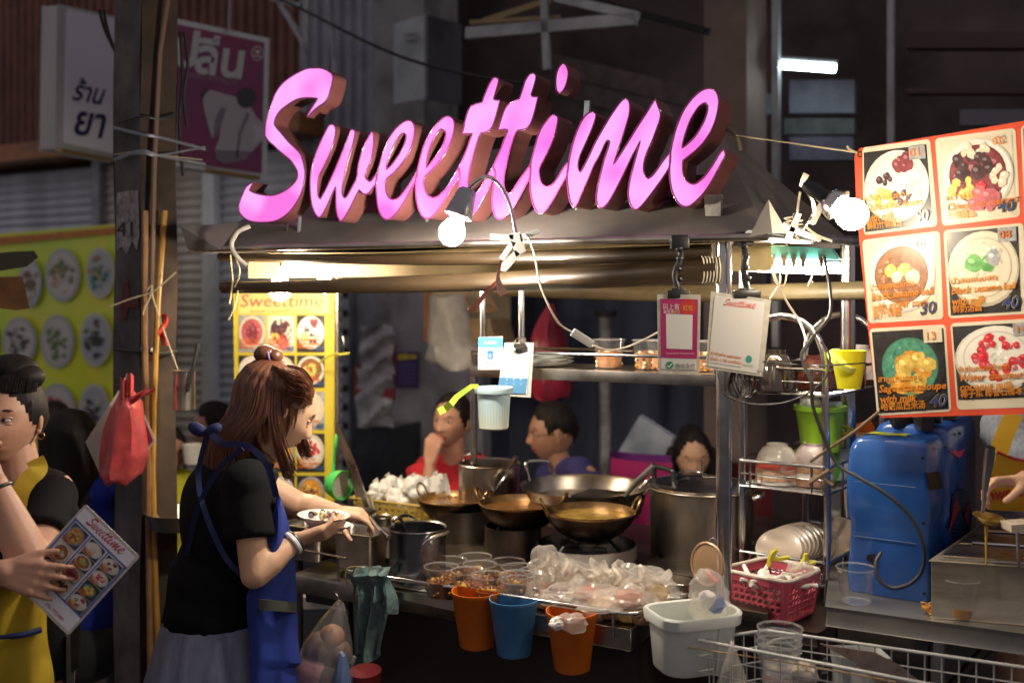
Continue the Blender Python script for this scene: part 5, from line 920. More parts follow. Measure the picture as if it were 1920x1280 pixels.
MB().tube(spl([P(1333,1022,2.42),P(1331,1012,2.42),P(1337,1008,2.42),P(1342,1014,2.42),P(1338,1026,2.42)],4), .002, CHROME, 5).build('hook', t)
# ---- bins hooked on the rail
def dbin(lab, px, c, zr, r, h, mat, name='half_round_bin', flat=None):
    o = SZ(px,c,zr); t = thing(name, lab, 'bin', o-Vector((0,0,h)), 'bins hooked on the front rail'); out = -Vector((UY,UX,0)); n = 20
    def ring(rr, z, inn=0):
        pts = []
        for k in range(n+1): a = math.pi*k/n; pts.append(o+U*(-rr*math.cos(a))+out*(rr*1.15*math.sin(a)-.02)+Vector((0,0,z)))
        for k in range(1,6): pts.append(o+U*(rr-2*rr*k/6)+out*-.02+Vector((0,0,z)))
        return pts
    mb = MB(); mb.rings([ring(r*.66,-h), ring(r*.70,-h+.004), ring(r*.985,-.010), ring(r*1.01,-.008), ring(r*1.01,0), ring(r*.97,0), ring(r*.68,-h+.01)], mat); mb.poly(ring(r*.66,-h), mat); mb.poly(ring(r*.675,-h+.02), mat); mb.build('body', t, ang=50); return t, o
ORG = M('orange plastic',(.50,.10,.006),.36,col2=(.70,.17,.010),scale=5,bump=.06); BLP = M('blue plastic',(.045,.16,.34),.38,col2=(.075,.24,.46),scale=5,bump=.06)
dbin('left orange half round bin hooked on the front rail beside the blue bin', 889, 2.285, .852, .067, .148, ORG); dbin('blue half round bin hooked on the front rail between the orange ones', 959, 2.275, .850, .065, .145, BLP)
t, o = dbin('right orange half round bin holding a crumpled clear bag', 1068, 2.275, .842, .066, .148, ORG)
mb = MB(); crumple(mb, o+Vector((.005,-.05,-.012)), (.032,.025,.024), BAG, 5, 3, .6); tag(mb.build('crumpled_bag', ang=20), 'crumpled clear bag inside the right orange bin', 'plastic bag'); mb = MB(); crumple(mb, o+Vector((-.035,-.045,-.016)), (.018,.018,.016), MILK, 6, 3, .4); tag(mb.build('white_scrap', ang=20), 'small white scrap inside the right orange bin', 'scrap')
t = thing('white_bin','large white rounded plastic bin hooked at the corner of the rail','bin',P(1300,1262,2.3)); o = P(1301,1142,2.30); e1_, e2_ = Vector((.95,.30,0)).normalized(), Vector((-.30,.95,0)).normalized()
def wr(sx, sy, z, rr=.05):
    pts = []
    for cx, cy, s0 in ((sx-rr,sy-rr*.5,0),(-sx+rr,sy-rr*.5,90),(-sx+rr,-sy+rr,180),(sx-rr,-sy+rr,270)):
        for k in range(7): a = R(s0+15*k); q = rr*(.5 if s0 < 180 else 1); pts.append(o+e1_*(cx+rr*math.cos(a))+e2_*(cy+q*math.sin(a))+Vector((0,0,z)))
    return pts
BINW = M('off white bin plastic',(.50,.52,.46),.38,coat=.15,col2=(.64,.67,.62),scale=3,thr=(.3,.5),bump=.05)
mb = MB(); mb.rings([wr(.082,.052,-.135,.045), wr(.086,.056,-.128,.045), wr(.093,.064,-.03), wr(.094,.065,-.024), wr(.102,.073,-.024), wr(.104,.075,-.002), wr(.101,.072,.002), wr(.095,.066,.0), wr(.092,.063,-.012), wr(.083,.053,-.12,.045)], BINW); mb.poly(wr(.082,.052,-.135,.045), BINW); mb.poly(wr(.084,.054,-.11,.045), BINW); mb.build('body', t, ang=50)
MB().tube([o+e1_*.030-e2_*.066+Vector((0,0,-.028)), o+e1_*.026-e2_*.060+Vector((0,0,-.132))], .0022, BINW, 6).build('moulding_rib', t)
mb = MB(); crumple(mb, o+Vector((.035,.01,.015)), (.045,.035,.04), BAG, 15, 3, .6, .8); crumple(mb, o+Vector((.05,.0,.012)), (.022,.02,.018), M('blue scrap',(.05,.12,.42),.4), 16, 2, .5); crumple(mb, o+Vector((.03,-.005,.025)), (.02,.018,.02), WHITEP, 17, 2, .5); tag(mb.build('rubbish_bag', ang=20), 'clear wrapper with blue and white scraps sticking out of the white bin', 'plastic bag')
tag(MB().tube([P(1322,1070,2.38),P(1335,1082,2.36),P(1345,1092,2.34)], .006, M('red orange plastic',(.5,.08,.02),.4)).build('orange_peg'), 'red orange peg behind the hanging amber lid', 'peg')
# ---- towel over the rail
t = thing('teal_towel','worn teal towel draped over the left end of the front rail','towel',SZ(693,2.3,.60)); TW = M('teal terry cloth',(.055,.115,.115),.95,col2=(.11,.19,.185),scale=60,bump=1,sheen=.4)
def twl(x0,x1,y0,y1,xe0,xe1,c,ph): return lambda u,v: SP((x0+(x1-x0)*u)*(1-v)+(xe0+(xe1-xe0)*u)*v+3*math.sin(5*v+ph), y0+(y1-y0)*v+(18*math.sin(3.1*u+ph))*v*v, c)+(-Vector((UY,UX,0)))*(.016*math.sin(11*u+2.2*v+ph)*(.4+.6*v)+.012*math.sin(19*u-3*v)*v+.018*math.sin(math.pi*min(v*6,1)))
mb = MB(); mb.grid(twl(670,731,1064,1220,676,716,2.305,0), 22, 26, TW); mb.build('front_fold', t, solid=.004)
mb = MB(); mb.grid(twl(665,715,1062,1250,662,700,2.33,2), 20, 26, TW); mb.build('back_fold', t, solid=.004)
mb = MB(); mb.grid(twl(700,732,1068,1140,705,736,2.295,4), 14, 12, TW); mb.build('corner_fold', t, solid=.004)
mb = MB(); mb.prism([SP(x,y,2.28) for x,y in ((659,1228),(668,1231),(662,1246),(652,1241))], (0,.002,0), M('care tag white',(.5,.46,.4),.7)); mb.build('care_tag', t)
tag(MB().tube(spl([SP(700,1066,2.33),SP(660,1062,2.32),SP(648,1075,2.31),SP(652,1100,2.31)],5), .0025, STRING, 5).build('rail_string'), 'pale string looped round the left end of the rail by the towel', 'string')
# ---- clear bag of fruit hanging under the rail
t = P_bag('clear_bag','clear plastic bag of brown fruit hanging from a hook under the counter','plastic bag',[(1128,632,640),(1140,622,648),(1165,600,652),(1200,572,656),(1240,556,658),(1290,548,662),(1320,556,650)],2.62,CBAG,.10,.10,seed=9)
for k,(px,py,r,m) in enumerate(((622,1195,.036,(.26,.12,.06)),(598,1215,.045,(.10,.05,.035)),(632,1225,.040,(.14,.07,.045)),(585,1255,.055,(.34,.16,.17)),(620,1265,.05,(.08,.045,.035)))):
    mb = MB(); o = P(px,py,2.64); mb.ell(o, (r,r*.9,r), M('fruit skin %d'%k, m, .5, var=.35, scale=12, bump=.3)); tag(mb.build('fruit'), ['small tan fruit topmost in the clear hanging bag','dark brown fruit at the left in the clear hanging bag','brown fruit at the right in the clear hanging bag','pinkish fruit lowest left in the clear hanging bag','nearly black fruit lowest right in the clear hanging bag'][k], 'fruit', 'fruit in the clear hanging bag')
tag(MB().tube(spl([P(640,1128,2.62),P(634,1118,2.6),P(629,1112,2.6)],3), .002, CHROME, 5).build('bag_hook'), 'thin steel hook carrying the clear bag of fruit', 'hook')
tag(P_bag('blue_bag','','',[(1225,636,648),(1255,628,654),(1300,618,660)],2.56,M('blue plastic film',(.08,.13,.26),.4,alpha=.9),.03,.1), 'blue plastic bag beside the towel at the bottom', 'plastic bag')
tag(P_bag('dark_red_bucket','','',[(1256,655,715),(1290,652,712)],2.7,M('dark red plastic',(.12,.008,.012),.4),.08,.0), 'dark red bucket in the shadow under the towel', 'bucket')
# ================================================================ yellow menu board
def shade_of(m, f):
    c = m.node_tree.nodes['Principled BSDF'].inputs['Base Color'].default_value; g_ = .10 if f > 1 else 0
    return M(m.name+(' gloss' if f > 1 else ' shade'), tuple(min(.85, c[i]*f+g_) for i in range(3)), .35)
def dish(mb, pl, x0, y0, x1, y1, kind, off, rg, mp=None):
    mp = mp or (lambda u,v: (x0+(x1-x0)*u, y0+(y1-y0)*v))
    def E(cu,cv,ru,rv,m,o_,n=22,w=0,rot=0):
        pts=[]
        for k in range(n):
            a=2*math.pi*k/n; q=1+(rg.uniform(-w,w) if w else 0); uu,vv=ru*q*math.cos(a),rv*q*math.sin(a); cs,sn=math.cos(rot),math.sin(rot); pts.append(mp(cu+uu*cs-vv*sn*ru/rv if 0 else cu+uu*cs-vv*sn, cv+uu*sn+vv*cs))
        xp(mb, pl, pts, m, o_)
    bgc, bowl, soup, bits = kind
    mb.poly([pl.at(*mp(u,v),off) for u,v in ((0,0),(1,0),(1,1),(0,1))], bgc)
    E(.5,.47,.50,.45,bowl,off+.0015,28); E(.5,.48,.50,.44,shade_of(bowl,.72),off+.0018,28); E(.5,.46,.475,.42,bowl,off+.0021,28); E(.5,.45,.40,.36,shade_of(soup,.7),off+.0026,28); E(.5,.455,.385,.345,soup,off+.003,28)
    for _ in range(26): a = rg.uniform(0,6.28); q = rg.uniform(0,.9)**.6; E(.5+.36*q*math.cos(a), .455+.32*q*math.sin(a), rg.uniform(.012,.04), rg.uniform(.01,.03), shade_of(soup, rg.choice((.7,1.5))), off+.0032, 7, .3, rg.uniform(0,3))
    for i,(m,cnt,r0,r1,ru,rv,cu,cv) in enumerate(bits):
        for k in range(cnt):
            a = 2*math.pi*k/cnt+rg.uniform(-.4,.4); q = rg.uniform(.25,1)**.6; rr = rg.uniform(r0,r1); E(cu+ru*q*math.cos(a), cv+rv*q*math.sin(a), rr, rr*rg.uniform(.75,1), m, off+.0035+.0004*i+.00004*k, 12, .14, rg.uniform(0,3)); E(cu+ru*q*math.cos(a)-rr*.25, cv+rv*q*math.sin(a)-rr*.28, rr*.38, rr*.26, shade_of(m,1.5), off+.0035+.0004*i+.00004*k+.00002, 8, .2, .4)
c_ = lambda n,c,*a,**k: M(n,c,*a,**dict(dict(var=.28,scale=70),**k))
Kd=c_('photo black',(.03,.027,.027),.3,coat=.2); Kw=c_('photo white',(.72,.68,.60),.3,coat=.2,var=.05,scale=20); Kc=c_('photo cream',(.62,.55,.42),.3,coat=.2,var=.06,scale=20); Kb=c_('photo tea brown',(.28,.12,.05),.3,coat=.2); Kk=c_('photo blackberry',(.06,.03,.035),.3); Ky=c_('photo yellow',(.66,.45,.10),.3); Kg=c_('photo light green',(.35,.50,.10),.3); Kgr=c_('photo green',(.10,.32,.08),.3); Kr=c_('photo red',(.55,.03,.04),.3); Km=c_('photo maroon',(.20,.04,.05),.3); Ko=c_('photo orange',(.62,.28,.04),.3); Kbl=c_('photo navy',(.05,.08,.20),.3); Kge=c_('photo sea green',(.08,.26,.17),.3); Kpi=c_('photo rose',(.42,.10,.12),.3); Klm=c_('photo lime',(.42,.42,.03),.3); Kgy=c_('photo grey',(.30,.31,.32),.3)
K = {'mix50':(Kd,Kw,Kw,[(Km,5,.06,.11,.10,.07,.62,.20),(Kk,4,.035,.06,.1,.08,.33,.38),(Ky,9,.035,.07,.16,.11,.30,.60),(Kk,5,.035,.07,.13,.12,.60,.62),(Kc,7,.035,.06,.1,.12,.76,.55)]),
 'mix40':(Kc,Kw,Km,[(Kk,14,.05,.10,.28,.15,.45,.33),(Kc,7,.03,.07,.2,.05,.48,.16),(Ky,10,.045,.07,.18,.12,.28,.60),(Kc,6,.05,.07,.10,.13,.78,.48),(Kr,5,.03,.05,.06,.05,.52,.60),(Kpi,6,.08,.12,.16,.10,.55,.78)]),
 'ginger':(Kc,Kw,Kb,[(Kg,2,.09,.11,.14,.14,.44,.40),(Kc,2,.09,.12,.14,.14,.56,.46)]),
 'greenball':(Kd,Kc,Kc,[(Kgr,2,.10,.13,.14,.16,.48,.44),(Kgy,1,.1,.12,.02,.02,.62,.35)]),
 'melon':(Kd,Kd,Kge,[(Ko,5,.12,.14,.27,.22,.52,.50),(Ky,5,.11,.13,.26,.21,.53,.46)]),
 'ruby':(Kd,Kw,Kw,[(Kr,22,.04,.075,.33,.29,.52,.46),(Kpi,6,.03,.05,.30,.26,.5,.46)]),
 'ruby_small':(Kd,Kc,Kw,[(Kr,14,.05,.09,.26,.22,.52,.42)]), 'red':(Kgy,Kc,Kpi,[(Km,8,.1,.14,.2,.18,.5,.45)]), 'barley':(Kd,Kw,Kw,[(Kc,14,.05,.08,.18,.16,.5,.48)]),'bean':(Kd,Kw,Kb,[(Ky,10,.06,.09,.2,.18,.5,.46),(Kr,4,.05,.07,.15,.12,.42,.45),(Kg,6,.05,.07,.18,.15,.55,.45)]),'plain':(Kgy,Kc,Kc,[(Kgr,2,.06,.10,.08,.06,.45,.62)]),'orange':(Kd,Kgy,Ko,[(Km,10,.06,.11,.24,.2,.5,.5),(Ky,7,.05,.09,.24,.2,.5,.5)])}
t = thing('yellow_menu_board','tall yellow menu board with a purple red heading and rows of dessert pictures','menu board',P(532,960,3.9)); pl = Plane(P(532,700,3.9),(0,-1,0)); YB = M('yellow board print',(.60,.49,.04),.45,coat=.1); YL = M('pale yellow print',(.70,.62,.22),.45)
mb = MB(); mb.prism([pl.at(x,y) for x,y in ((437,543),(628,543),(632,1000),(444,1000))], (0,.012,0), YB); mb.build('board', t)
mb = MB(); xp(mb, pl, [(447,545),(618,545),(618,588),(447,588)], YL, .003); mb.build('heading_panel', t)
mb = MB(); xt(mb, pl, 'Sweettime', 450, 575, 33, M('heading print',(.50,.04,.07),.5), .006, 0, .12, width=154, bold=-.005); xt(mb, pl, 'ขนมหวานแต้จิ๋วโบราณ', 470, 586, 9, ORP, .006, 0, 0, width=112); mb.build('heading', t)
rg = random.Random(5); cols = ((448,498),(502,553),(557,609)); rows = ((591,660),(666,726),(734,805),(812,884),(891,960))
kk = ['red','mix40','mix50','barley','ruby_small','bean','melon','ginger','plain','greenball','orange','ruby_small','melon','barley','orange']; pr_ = ['50','40','50','30','35','40','40','40','40','30','40','30','40','30','40']; i = 0
for (ya,yb) in rows:
    for (xa,xb) in cols:
        if xa < 552 and ya > 800 and xa < 500: i += 1; continue
        mb = MB(); ka = list(K[kk[i]]); dish(mb, pl, xa, ya, xb, yb, ka, .003, rg); mb.build('dish_picture', t)
        mb = MB(); tx = ['Chinese mix dessert','Sago with milk','Black sesame','Water chestnut'][i%4]
        for q,(dy,wd) in enumerate(((.70,.62),(.80,.80),(.89,.55))): xt(mb, pl, tx if q else 'ขนมหวาน', xa+2, ya+(yb-ya)*dy, 7.5, ORP, .009, 0, .2, width=(xb-xa)*wd, bold=.03)
        xt(mb, pl, pr_[i], xb-17, yb-3, 12, Kbl, .0095, 0, .2, width=15, bold=.04); mb.build('caption', t); i += 1
# ================================================================ right hand side: lower steel shelf, dish rack, basket, machine, table
t = thing('low_steel_bench','low stainless bench carrying the pink basket and the dish rack','bench',ZP(1500,1180,.80)*1)
t.location.z = 0
q4 = [ZP(1366,1160,.80), ZP(1532,1186,.80), ZP(1800,1040,.80), ZP(1400,1040,.80)]
mb = MB(); mb.prism(q4, (0,0,-.035), STEELD); mb.build('top', t, bevel=.002)
for p in (q4[0]+Vector((.03,.05,0)), q4[1]+Vector((-.03,.06,0))): MB().cone((p.x,p.y,0),(p.x,p.y,.765),.014,.014,STEELD,8).build('leg', t)
# ---- chrome dish rack
t = thing('dish_rack','chrome three tier dish rack full of bowls and plates behind the blue machine','dish rack',P(1470,1100,2.6))
RA = P(1391,565,2.82); RB_ = P(1546,565,2.69); RA.z=RB_.z=0; RX = (RB_-RA).normalized(); RY = Vector((.62,.78,0)).normalized(); RW, RL = (RB_-RA).length, .46; Z1, Z2, Z3 = 1.370, 1.106, .862
def rk(a,b_,z): return RA+RX*a+RY*b_+Vector((0,0,z))
def arch(b_):
    pts = [rk(0,b_,.81), rk(0,b_,1.455)]+[rk(RW/2-RW/2*math.cos(R(k*15)), b_, 1.455+.125*math.sin(R(k*15))) for k in range(1,12)]+[rk(RW,b_,1.455), rk(RW+.008,b_,1.0), rk(RW,b_,.81)]
    MB().tube(pts, .0105, CHROME, 12).build('end_frame', t)
arch(0); arch(RL)
for z0,dz in ((Z1-.005,.070),(Z2-.005,.072),(Z3-.008,.062)):
    mb = MB()
    mb.tube([rk(.0,-.012,z0+dz),rk(RW,-.012,z0+dz),rk(RW+.012,0,z0+dz),rk(RW+.012,RL,z0+dz),rk(RW,RL+.012,z0+dz),rk(0,RL+.012,z0+dz),rk(-.012,RL,z0+dz),rk(-.012,0,z0+dz)], .0048, CHROME, 8, closed=True)
    mb.tube([rk(.0,-.012,z0),rk(RW,-.012,z0),rk(RW+.012,0,z0),rk(RW+.012,RL,z0),rk(RW,RL+.012,z0),rk(0,RL+.012,z0),rk(-.012,RL,z0),rk(-.012,0,z0)], .0035, CHROME, 8, closed=True)
    mb.tube([rk(0,-.012,z0+dz*.5),rk(RW,-.012,z0+dz*.5)], .002, CHROME, 6)
    for a in (.03,RW-.03): mb.tube([rk(a,-.013,z0),rk(a,-.013,z0+dz)], .0035, CHROME, 6)
    for b_ in (.1,.28,.46): mb.tube([rk(RW+.013,b_,z0),rk(RW+.013,b_,z0+dz)], .003, CHROME, 6)
    mb.build('tier_rim', t)
    for k in range(22): MB().tube([rk(-.01,.01+k*.0235,z0),rk(RW+.01,.01+k*.0235,z0)], .0018, CHROME, 5).build('grid_wire', t)
MB().tube(spl([rk(RW+.02,-.02,1.17),rk(RW-.03,-.03,1.13),rk(RW-.01,-.02,1.15),rk(RW+.03,-.02,1.13)],4), .005, M('brown twine',(.16,.10,.06),.8)).build('twine', t)
tag(MB().tube(spl([P(1652,768,2.42),P(1600,810,2.40),P(1552,842,2.40),P(1520,865,2.42)],5), .004, M('brown twine',(.16,.10,.06),.8)).build('banner_tie'), 'brown twine tying the lower corner of the menu banner to the dish rack', 'string')
def bowl_inv(name, lab, pos, r, h, mat, foot=.5, grp=None, tilt=None, up=False, band=None):
    t = thing(name, lab, 'bowl', pos, grp) if lab else bpy.data.objects.new(name,None)
    pr = [(r,0),(r*1.0,h*.05),(r*.97,h*.30),(r*.86,h*.60),(r*.66,h*.84),(r*foot,h*.90),(r*foot,h),(r*foot*.86,h),(r*foot*.84,h*.93),(0,h*.92)]
    if up: pr = [(q,h-z) for q,z in pr][::-1]
    mb = MB(); ax = tilt or (0,0,1); mb.lathe(pr, pos, mat, 32, axis=ax); mb.lathe([(r*.97,0 if not up else h),(r*.93,h*.3 if not up else h*.7),(r*.8,h*.6 if not up else h*.4),(0,h*.8 if not up else h*.15)], pos, mat, 28, axis=ax); mb.build('body', t)
    if band: mb = MB(); mb.lathe([(r*1.004,h*.03),(r*1.004,h*.08),(r*.975,h*.34)], pos, band, 32, axis=ax); mb.build('painted_band', t)
    return t
BLKB = M('black glazed bowl',(.018,.014,.011),.08,coat=.6,spec=.8); BRNB = M('dark brown glazed bowl',(.055,.014,.010),.1,coat=.5); CORB = M('coral bowl',(.45,.16,.08),.35)
bowl_inv('bowl','tall black glossy bowl upside down on the top tier of the rack',rk(.085,.03,Z1),.056,.115,BLKB,.5,'bowls in the dish rack')
bowl_inv('bowl','coral coloured bowl half hidden left of the tall black bowl',rk(.045,.09,Z1),.052,.095,CORB,.5,'bowls in the dish rack')
bowl_inv('bowl','dark brown bowl upside down right of the tall black bowl',rk(.155,.15,Z1),.058,.095,BRNB,.5,'bowls in the dish rack')
bowl_inv('bowl','brown bowl upside down farther back on the top tier',rk(.185,.29,Z1),.056,.10,BRNB,.5,'bowls in the dish rack')
bowl_inv('bowl','big white bowl upside down on the top tier beside the banner',rk(.16,.44,Z1+.015),.085,.10,CERAM,.5,'bowls in the dish rack')
YC = M('yellow plastic cup',(.62,.60,.02),.25,coat=.2)
mb = MB(); mb.lathe([(0,0),(.030,0),(.040,.06),(.044,.10),(.042,.10),(.038,.06),(.028,.005)], P(1592,728,2.62), YC, 28); o = tag(mb.build('plastic_cup'), 'yellow plastic cup standing in the top tier beside the banner edge', 'cup')
mb = MB(); mb.lathe([(0,.004),(.040,0),(.044,-.012),(.038,-.008),(0,-.004)], P(1583,672,2.60), M('yellow green lid',(.55,.60,.10),.3), 28, axis=(.4,-.5,.8)); tag(mb.build('plastic_saucer'), 'yellow green saucer tilted on top of the yellow cup', 'saucer')
DOT = M('red dotted band',(.50,.09,.06),.3,col2=(.35,.22,.18),scale=55,thr=(.55,.6)); PNK = M('tan banded china',(.52,.30,.18),.3,var=.3,scale=50)
for k in range(5): bowl_inv('bowl',['lowest bowl of the nested stack under the white bowl on the middle tier','second lowest bowl of the nested stack on the middle tier','middle bowl of the nested stack under the white bowl','second highest bowl of the stack on the middle tier','white bowl with red dotted band topmost on the middle tier at the left'][k],rk(.072,.07,Z2+.010*k),.060,.062 if k<4 else .070,CERAM if k%2==0 else PNK,.5,'bowls in the dish rack',band=DOT if k==4 else None)
for k in range(4): bowl_inv('bowl',['lowest patterned bowl of the second stack on the middle tier','second patterned bowl of the second stack on the middle tier','third patterned bowl of the second stack on the middle tier','pale rose patterned bowl topmost of the second stack beside the rack post'][k],rk(.165,.10,Z2+.018*k),.056,.062,[PNK,CERAM,PNK,M('pale rose china',(.60,.50,.48),.25,var=.15,scale=40)][k],.5,'bowls in the dish rack')
bowl_inv('bowl','pale blue bowl upside down right of the rack post on the middle tier',rk(.19,.26,Z2),.062,.085,M('pale blue china',(.35,.42,.50),.25),.5,'bowls in the dish rack')
bowl_inv('bowl','cream bowl at the back of the middle tier next to the blue machine',rk(.16,.38,Z2+.05),.05,.055,M('cream china',(.50,.42,.30),.3),.55,'bowls in the dish rack'); bowl_inv('bowl','tan bowl farthest back of the middle tier above the blue machine',rk(.19,.46,Z2+.055),.06,.055,M('tan china',(.45,.33,.20),.3),.55,'bowls in the dish rack')
LIME = M('lime green plastic',(.28,.55,.03),.3,coat=.2)
bowl_inv('bowl','lime green plastic bowl lying tilted behind the white bowls',rk(.10,.22,Z2+.025),.055,.06,LIME,.4,'bowls in the dish rack',tilt=(-.25,-.3,.9)); bowl_inv('bowl','darker green plastic bowl leaning behind the pale rose bowl',rk(.15,.24,Z2+.015),.06,.07,M('leaf green plastic',(.10,.42,.03),.3,coat=.2),.4,'bowls in the dish rack',tilt=(.5,-.3,.75))
t2 = thing('lime_basket','lime green ribbed basket of tissues hanging behind the rack','basket',P(1538,845,2.85)); o = P(1538,762,2.85); n = 40
mb = MB(); mb.rings([[o+Vector((r*(1+(.02 if j%2 else -.02))*math.cos(2*math.pi*j/n), r*(1+(.02 if j%2 else -.02))*math.sin(2*math.pi*j/n), z)) for j in range(n)] for r,z in ((.052,-.125),(.066,-.01))], LIME); mb.lathe([(0,-.124),(.052,-.124)], o, LIME, 30); mb.lathe([(.066,-.012),(.073,-.010),(.074,.004),(.068,.004),(.062,-.02),(.05,-.11)], o, LIME, 40); mb.build('body', t2)
mb = MB(); crumple(mb, o+Vector((-.03,0,.01)), (.028,.03,.028), WHITEP, 3, 3, .4); mb.box(o+Vector((.03,0,.008)), (.055,.03,.012), M('pale blue card',(.40,.52,.68),.5)); tag(mb.build('tissues'), 'white tissue and pale blue card sticking out of the lime basket', 'tissue')
t2 = thing('yellow_tied_ribbon','yellow ribbon tied on the back post below the menu banner','ribbon',P(1580,815,2.9)); MB().tube(spl([P(1572,806,2.9),P(1585,800,2.88),P(1600,808,2.9),P(1578,814,2.88),P(1596,815,2.9)],4), .004, YC).build('ribbon', t2)
# plates on edge
pt = thing('plate','beige plate at the front of the row leaning on the lowest tier','plate',rk(.10,.02,.872),'plates leaning on the lowest tier')
PLA = M('beige melamine plate',(.52,.42,.33),.3,coat=.1); mb = MB(); mb.lathe([(0,.003),(.045,.003),(.062,.010),(.064,.012),(.062,.013),(.044,.006),(0,.006)], rk(.10,.02,.872)+Vector((0,0,.052)), PLA, 36, axis=(-.28,-.62,.62)); mb.build('dish', pt)
nm = ['second','third','fourth','fifth','sixth','seventh','eighth','ninth','tenth']
for k in range(9): copy_tree(pt, loc=Vector(pt.location)+RY*(.014*(k+1))+Vector((.006*(k+1),0,.004*min(k,5)-.0012*k*k*.5)), label=nm[k]+' plate from the front in the leaning row on the lowest tier')
p2 = copy_tree(pt, loc=rk(.19,.22,.882), label='tan plate behind the rack post on the lowest tier'); p3_ = copy_tree(pt, loc=rk(.20,.27,.886), label='beige plate nearest the blue machine on the lowest tier')
mb = MB(); mb.prism([P(x,y,2.98) for x,y in ((1548,935),(1578,912),(1584,955),(1560,980),(1544,975))], (0,.004,0), WHITE); o = tag(mb.build('handwritten_card'), 'white card with blue handwriting behind the rack beside the blue machine', 'card')
tag(MB().prism([P(x,y,3.1) for x,y in ((1600,800),(1632,788),(1640,800),(1640,820),(1600,822))], (0,.02,0), M('orange plastic',(.66,.15,.008),.32)).build('orange_lid'), 'orange plastic lid showing above the blue machine', 'lid')
# ---- pink basket
t = thing('pink_basket','pink plastic lattice basket with cream rim on the low steel bench','basket',ZP(1460,1165,.81)); PK = M('rose pink plastic',(.52,.09,.13),.35,coat=.1)
bz0, bz1 = .806, .917; top = [Vector((.545,2.62,bz1)),Vector((.686,2.485,bz1)),Vector((.812,2.61,bz1)),Vector((.700,2.735,bz1))]; ce = sum(top,Vector())/4; bot = [Vector((ce.x+(p.x-ce.x)*.84, ce.y+(p.y-ce.y)*.84, bz0)) for p in top]
for k in range(4):
    a,b_,c2,d2 = top[k],top[(k+1)%4],bot[(k+1)%4],bot[k]
    f = lambda u,v: d2.lerp(c2,u).lerp(a.lerp(b_,u),v)
    mb = MB(); lattice(mb, lambda u,v: f(.07+.86*u,.06+.76*v), 9, 5, PK, .17, .16)
    for (u0,u1,v0,v1) in ((0,.07,0,1),(.93,1,0,1),(.07,.93,0,.06),(.07,.93,.82,1)): mb.add([f(u0,v0),f(u1,v0),f(u1,v1),f(u0,v1)], [[0,1,2,3]], PK, False)
    mb.build('lattice_wall', t, solid=.0025)
mb = MB(); rp = []
for k in range(4):
    a,b_,c2 = top[k-1],top[k],top[(k+1)%4]; p0 = b_.lerp(a,.14); p1 = b_.lerp(c2,.14); rp += [p0*(1-s_)**2+b_*2*s_*(1-s_)+p1*s_*s_ for s_ in (0,.33,.66,1)]
mb.tube([p+Vector((0,0,.001)) for p in rp], .0052, M('cream basket rim',(.62,.55,.46),.35), 8, closed=True); mb.build('rim', t)
mb = MB(); mb.prism(bot, (0,0,.003), PK); mb.build('floor', t)
rg = random.Random(44)
def spoon(o, rot, lab):
    mb = MB(); mb.ell(o, (.024,.015,.007), CERAM, rot, 14, 8); d = rot@Vector((1,0,0)); mb.tube([o+d*.018, o+d*.030+Vector((0,0,.004)), o+d*.048+Vector((0,0,.003))], [.007,.0045,.006], CERAM, 8); tag(mb.build('soup_spoon'), lab, 'spoon', 'white soup spoons in the pink basket')
for k in range(15):
    o = ce+Vector((rg.uniform(-.055,.055), rg.uniform(-.06,.06), -.033+.006*(k%4))); spoon(o, Euler((rg.uniform(-.5,.5), rg.uniform(-.35,.2), rg.uniform(0,6.3))).to_matrix(), 'white china soup spoon lying in the pink basket')
mb = MB(); mb.grid(lambda u,v: ce+Vector((-.05+.10*u,-.06+.09*v,-.030+.018*math.sin(3.1*u)*math.sin(3.1*v)+.006*math.sin(11*u+7*v))), 8, 8, MILK, False); tag(mb.build('tissue', solid=.001), 'white tissue at the front of the pink basket', 'tissue')
mb = MB(); mb.cone(P(1395,1060,2.66),P(1403,1078,2.62),.006,.008,WHITEP,10); tag(mb.build('soup_spoon'), 'single white spoon standing upright at the left in the pink basket', 'spoon')
mb = MB(); crumple(mb, P(1500,1068,2.55), (.03,.02,.02), BAG, 77, 3, .6); tag(mb.build('tied_clear_bag', ang=20), 'clear bag tied with yellow string at the right of the pink basket', 'plastic bag')
YT = M('yellow plastic tie',(.55,.48,.03),.4)
for lab,pts in (('yellow plastic tie at the back rim of the pink basket',[(1441,1062),(1445,1040),(1456,1030),(1450,1048),(1480,1044)]),('yellow plastic tie on the clear bag at the right of the pink basket',[(1490,1070),(1508,1048),(1510,1038),(1515,1055),(1530,1052)])):
    mb = MB(); pp = spl([P(x,y,2.60) for x,y in pts],3); mb.tube(pp, [.004+.003*abs(math.sin(k*1.3)) for k in range(len(pp))], YT, 5); tag(mb.build('yellow_tie'), lab, 'tie', 'yellow ties on the pink basket')
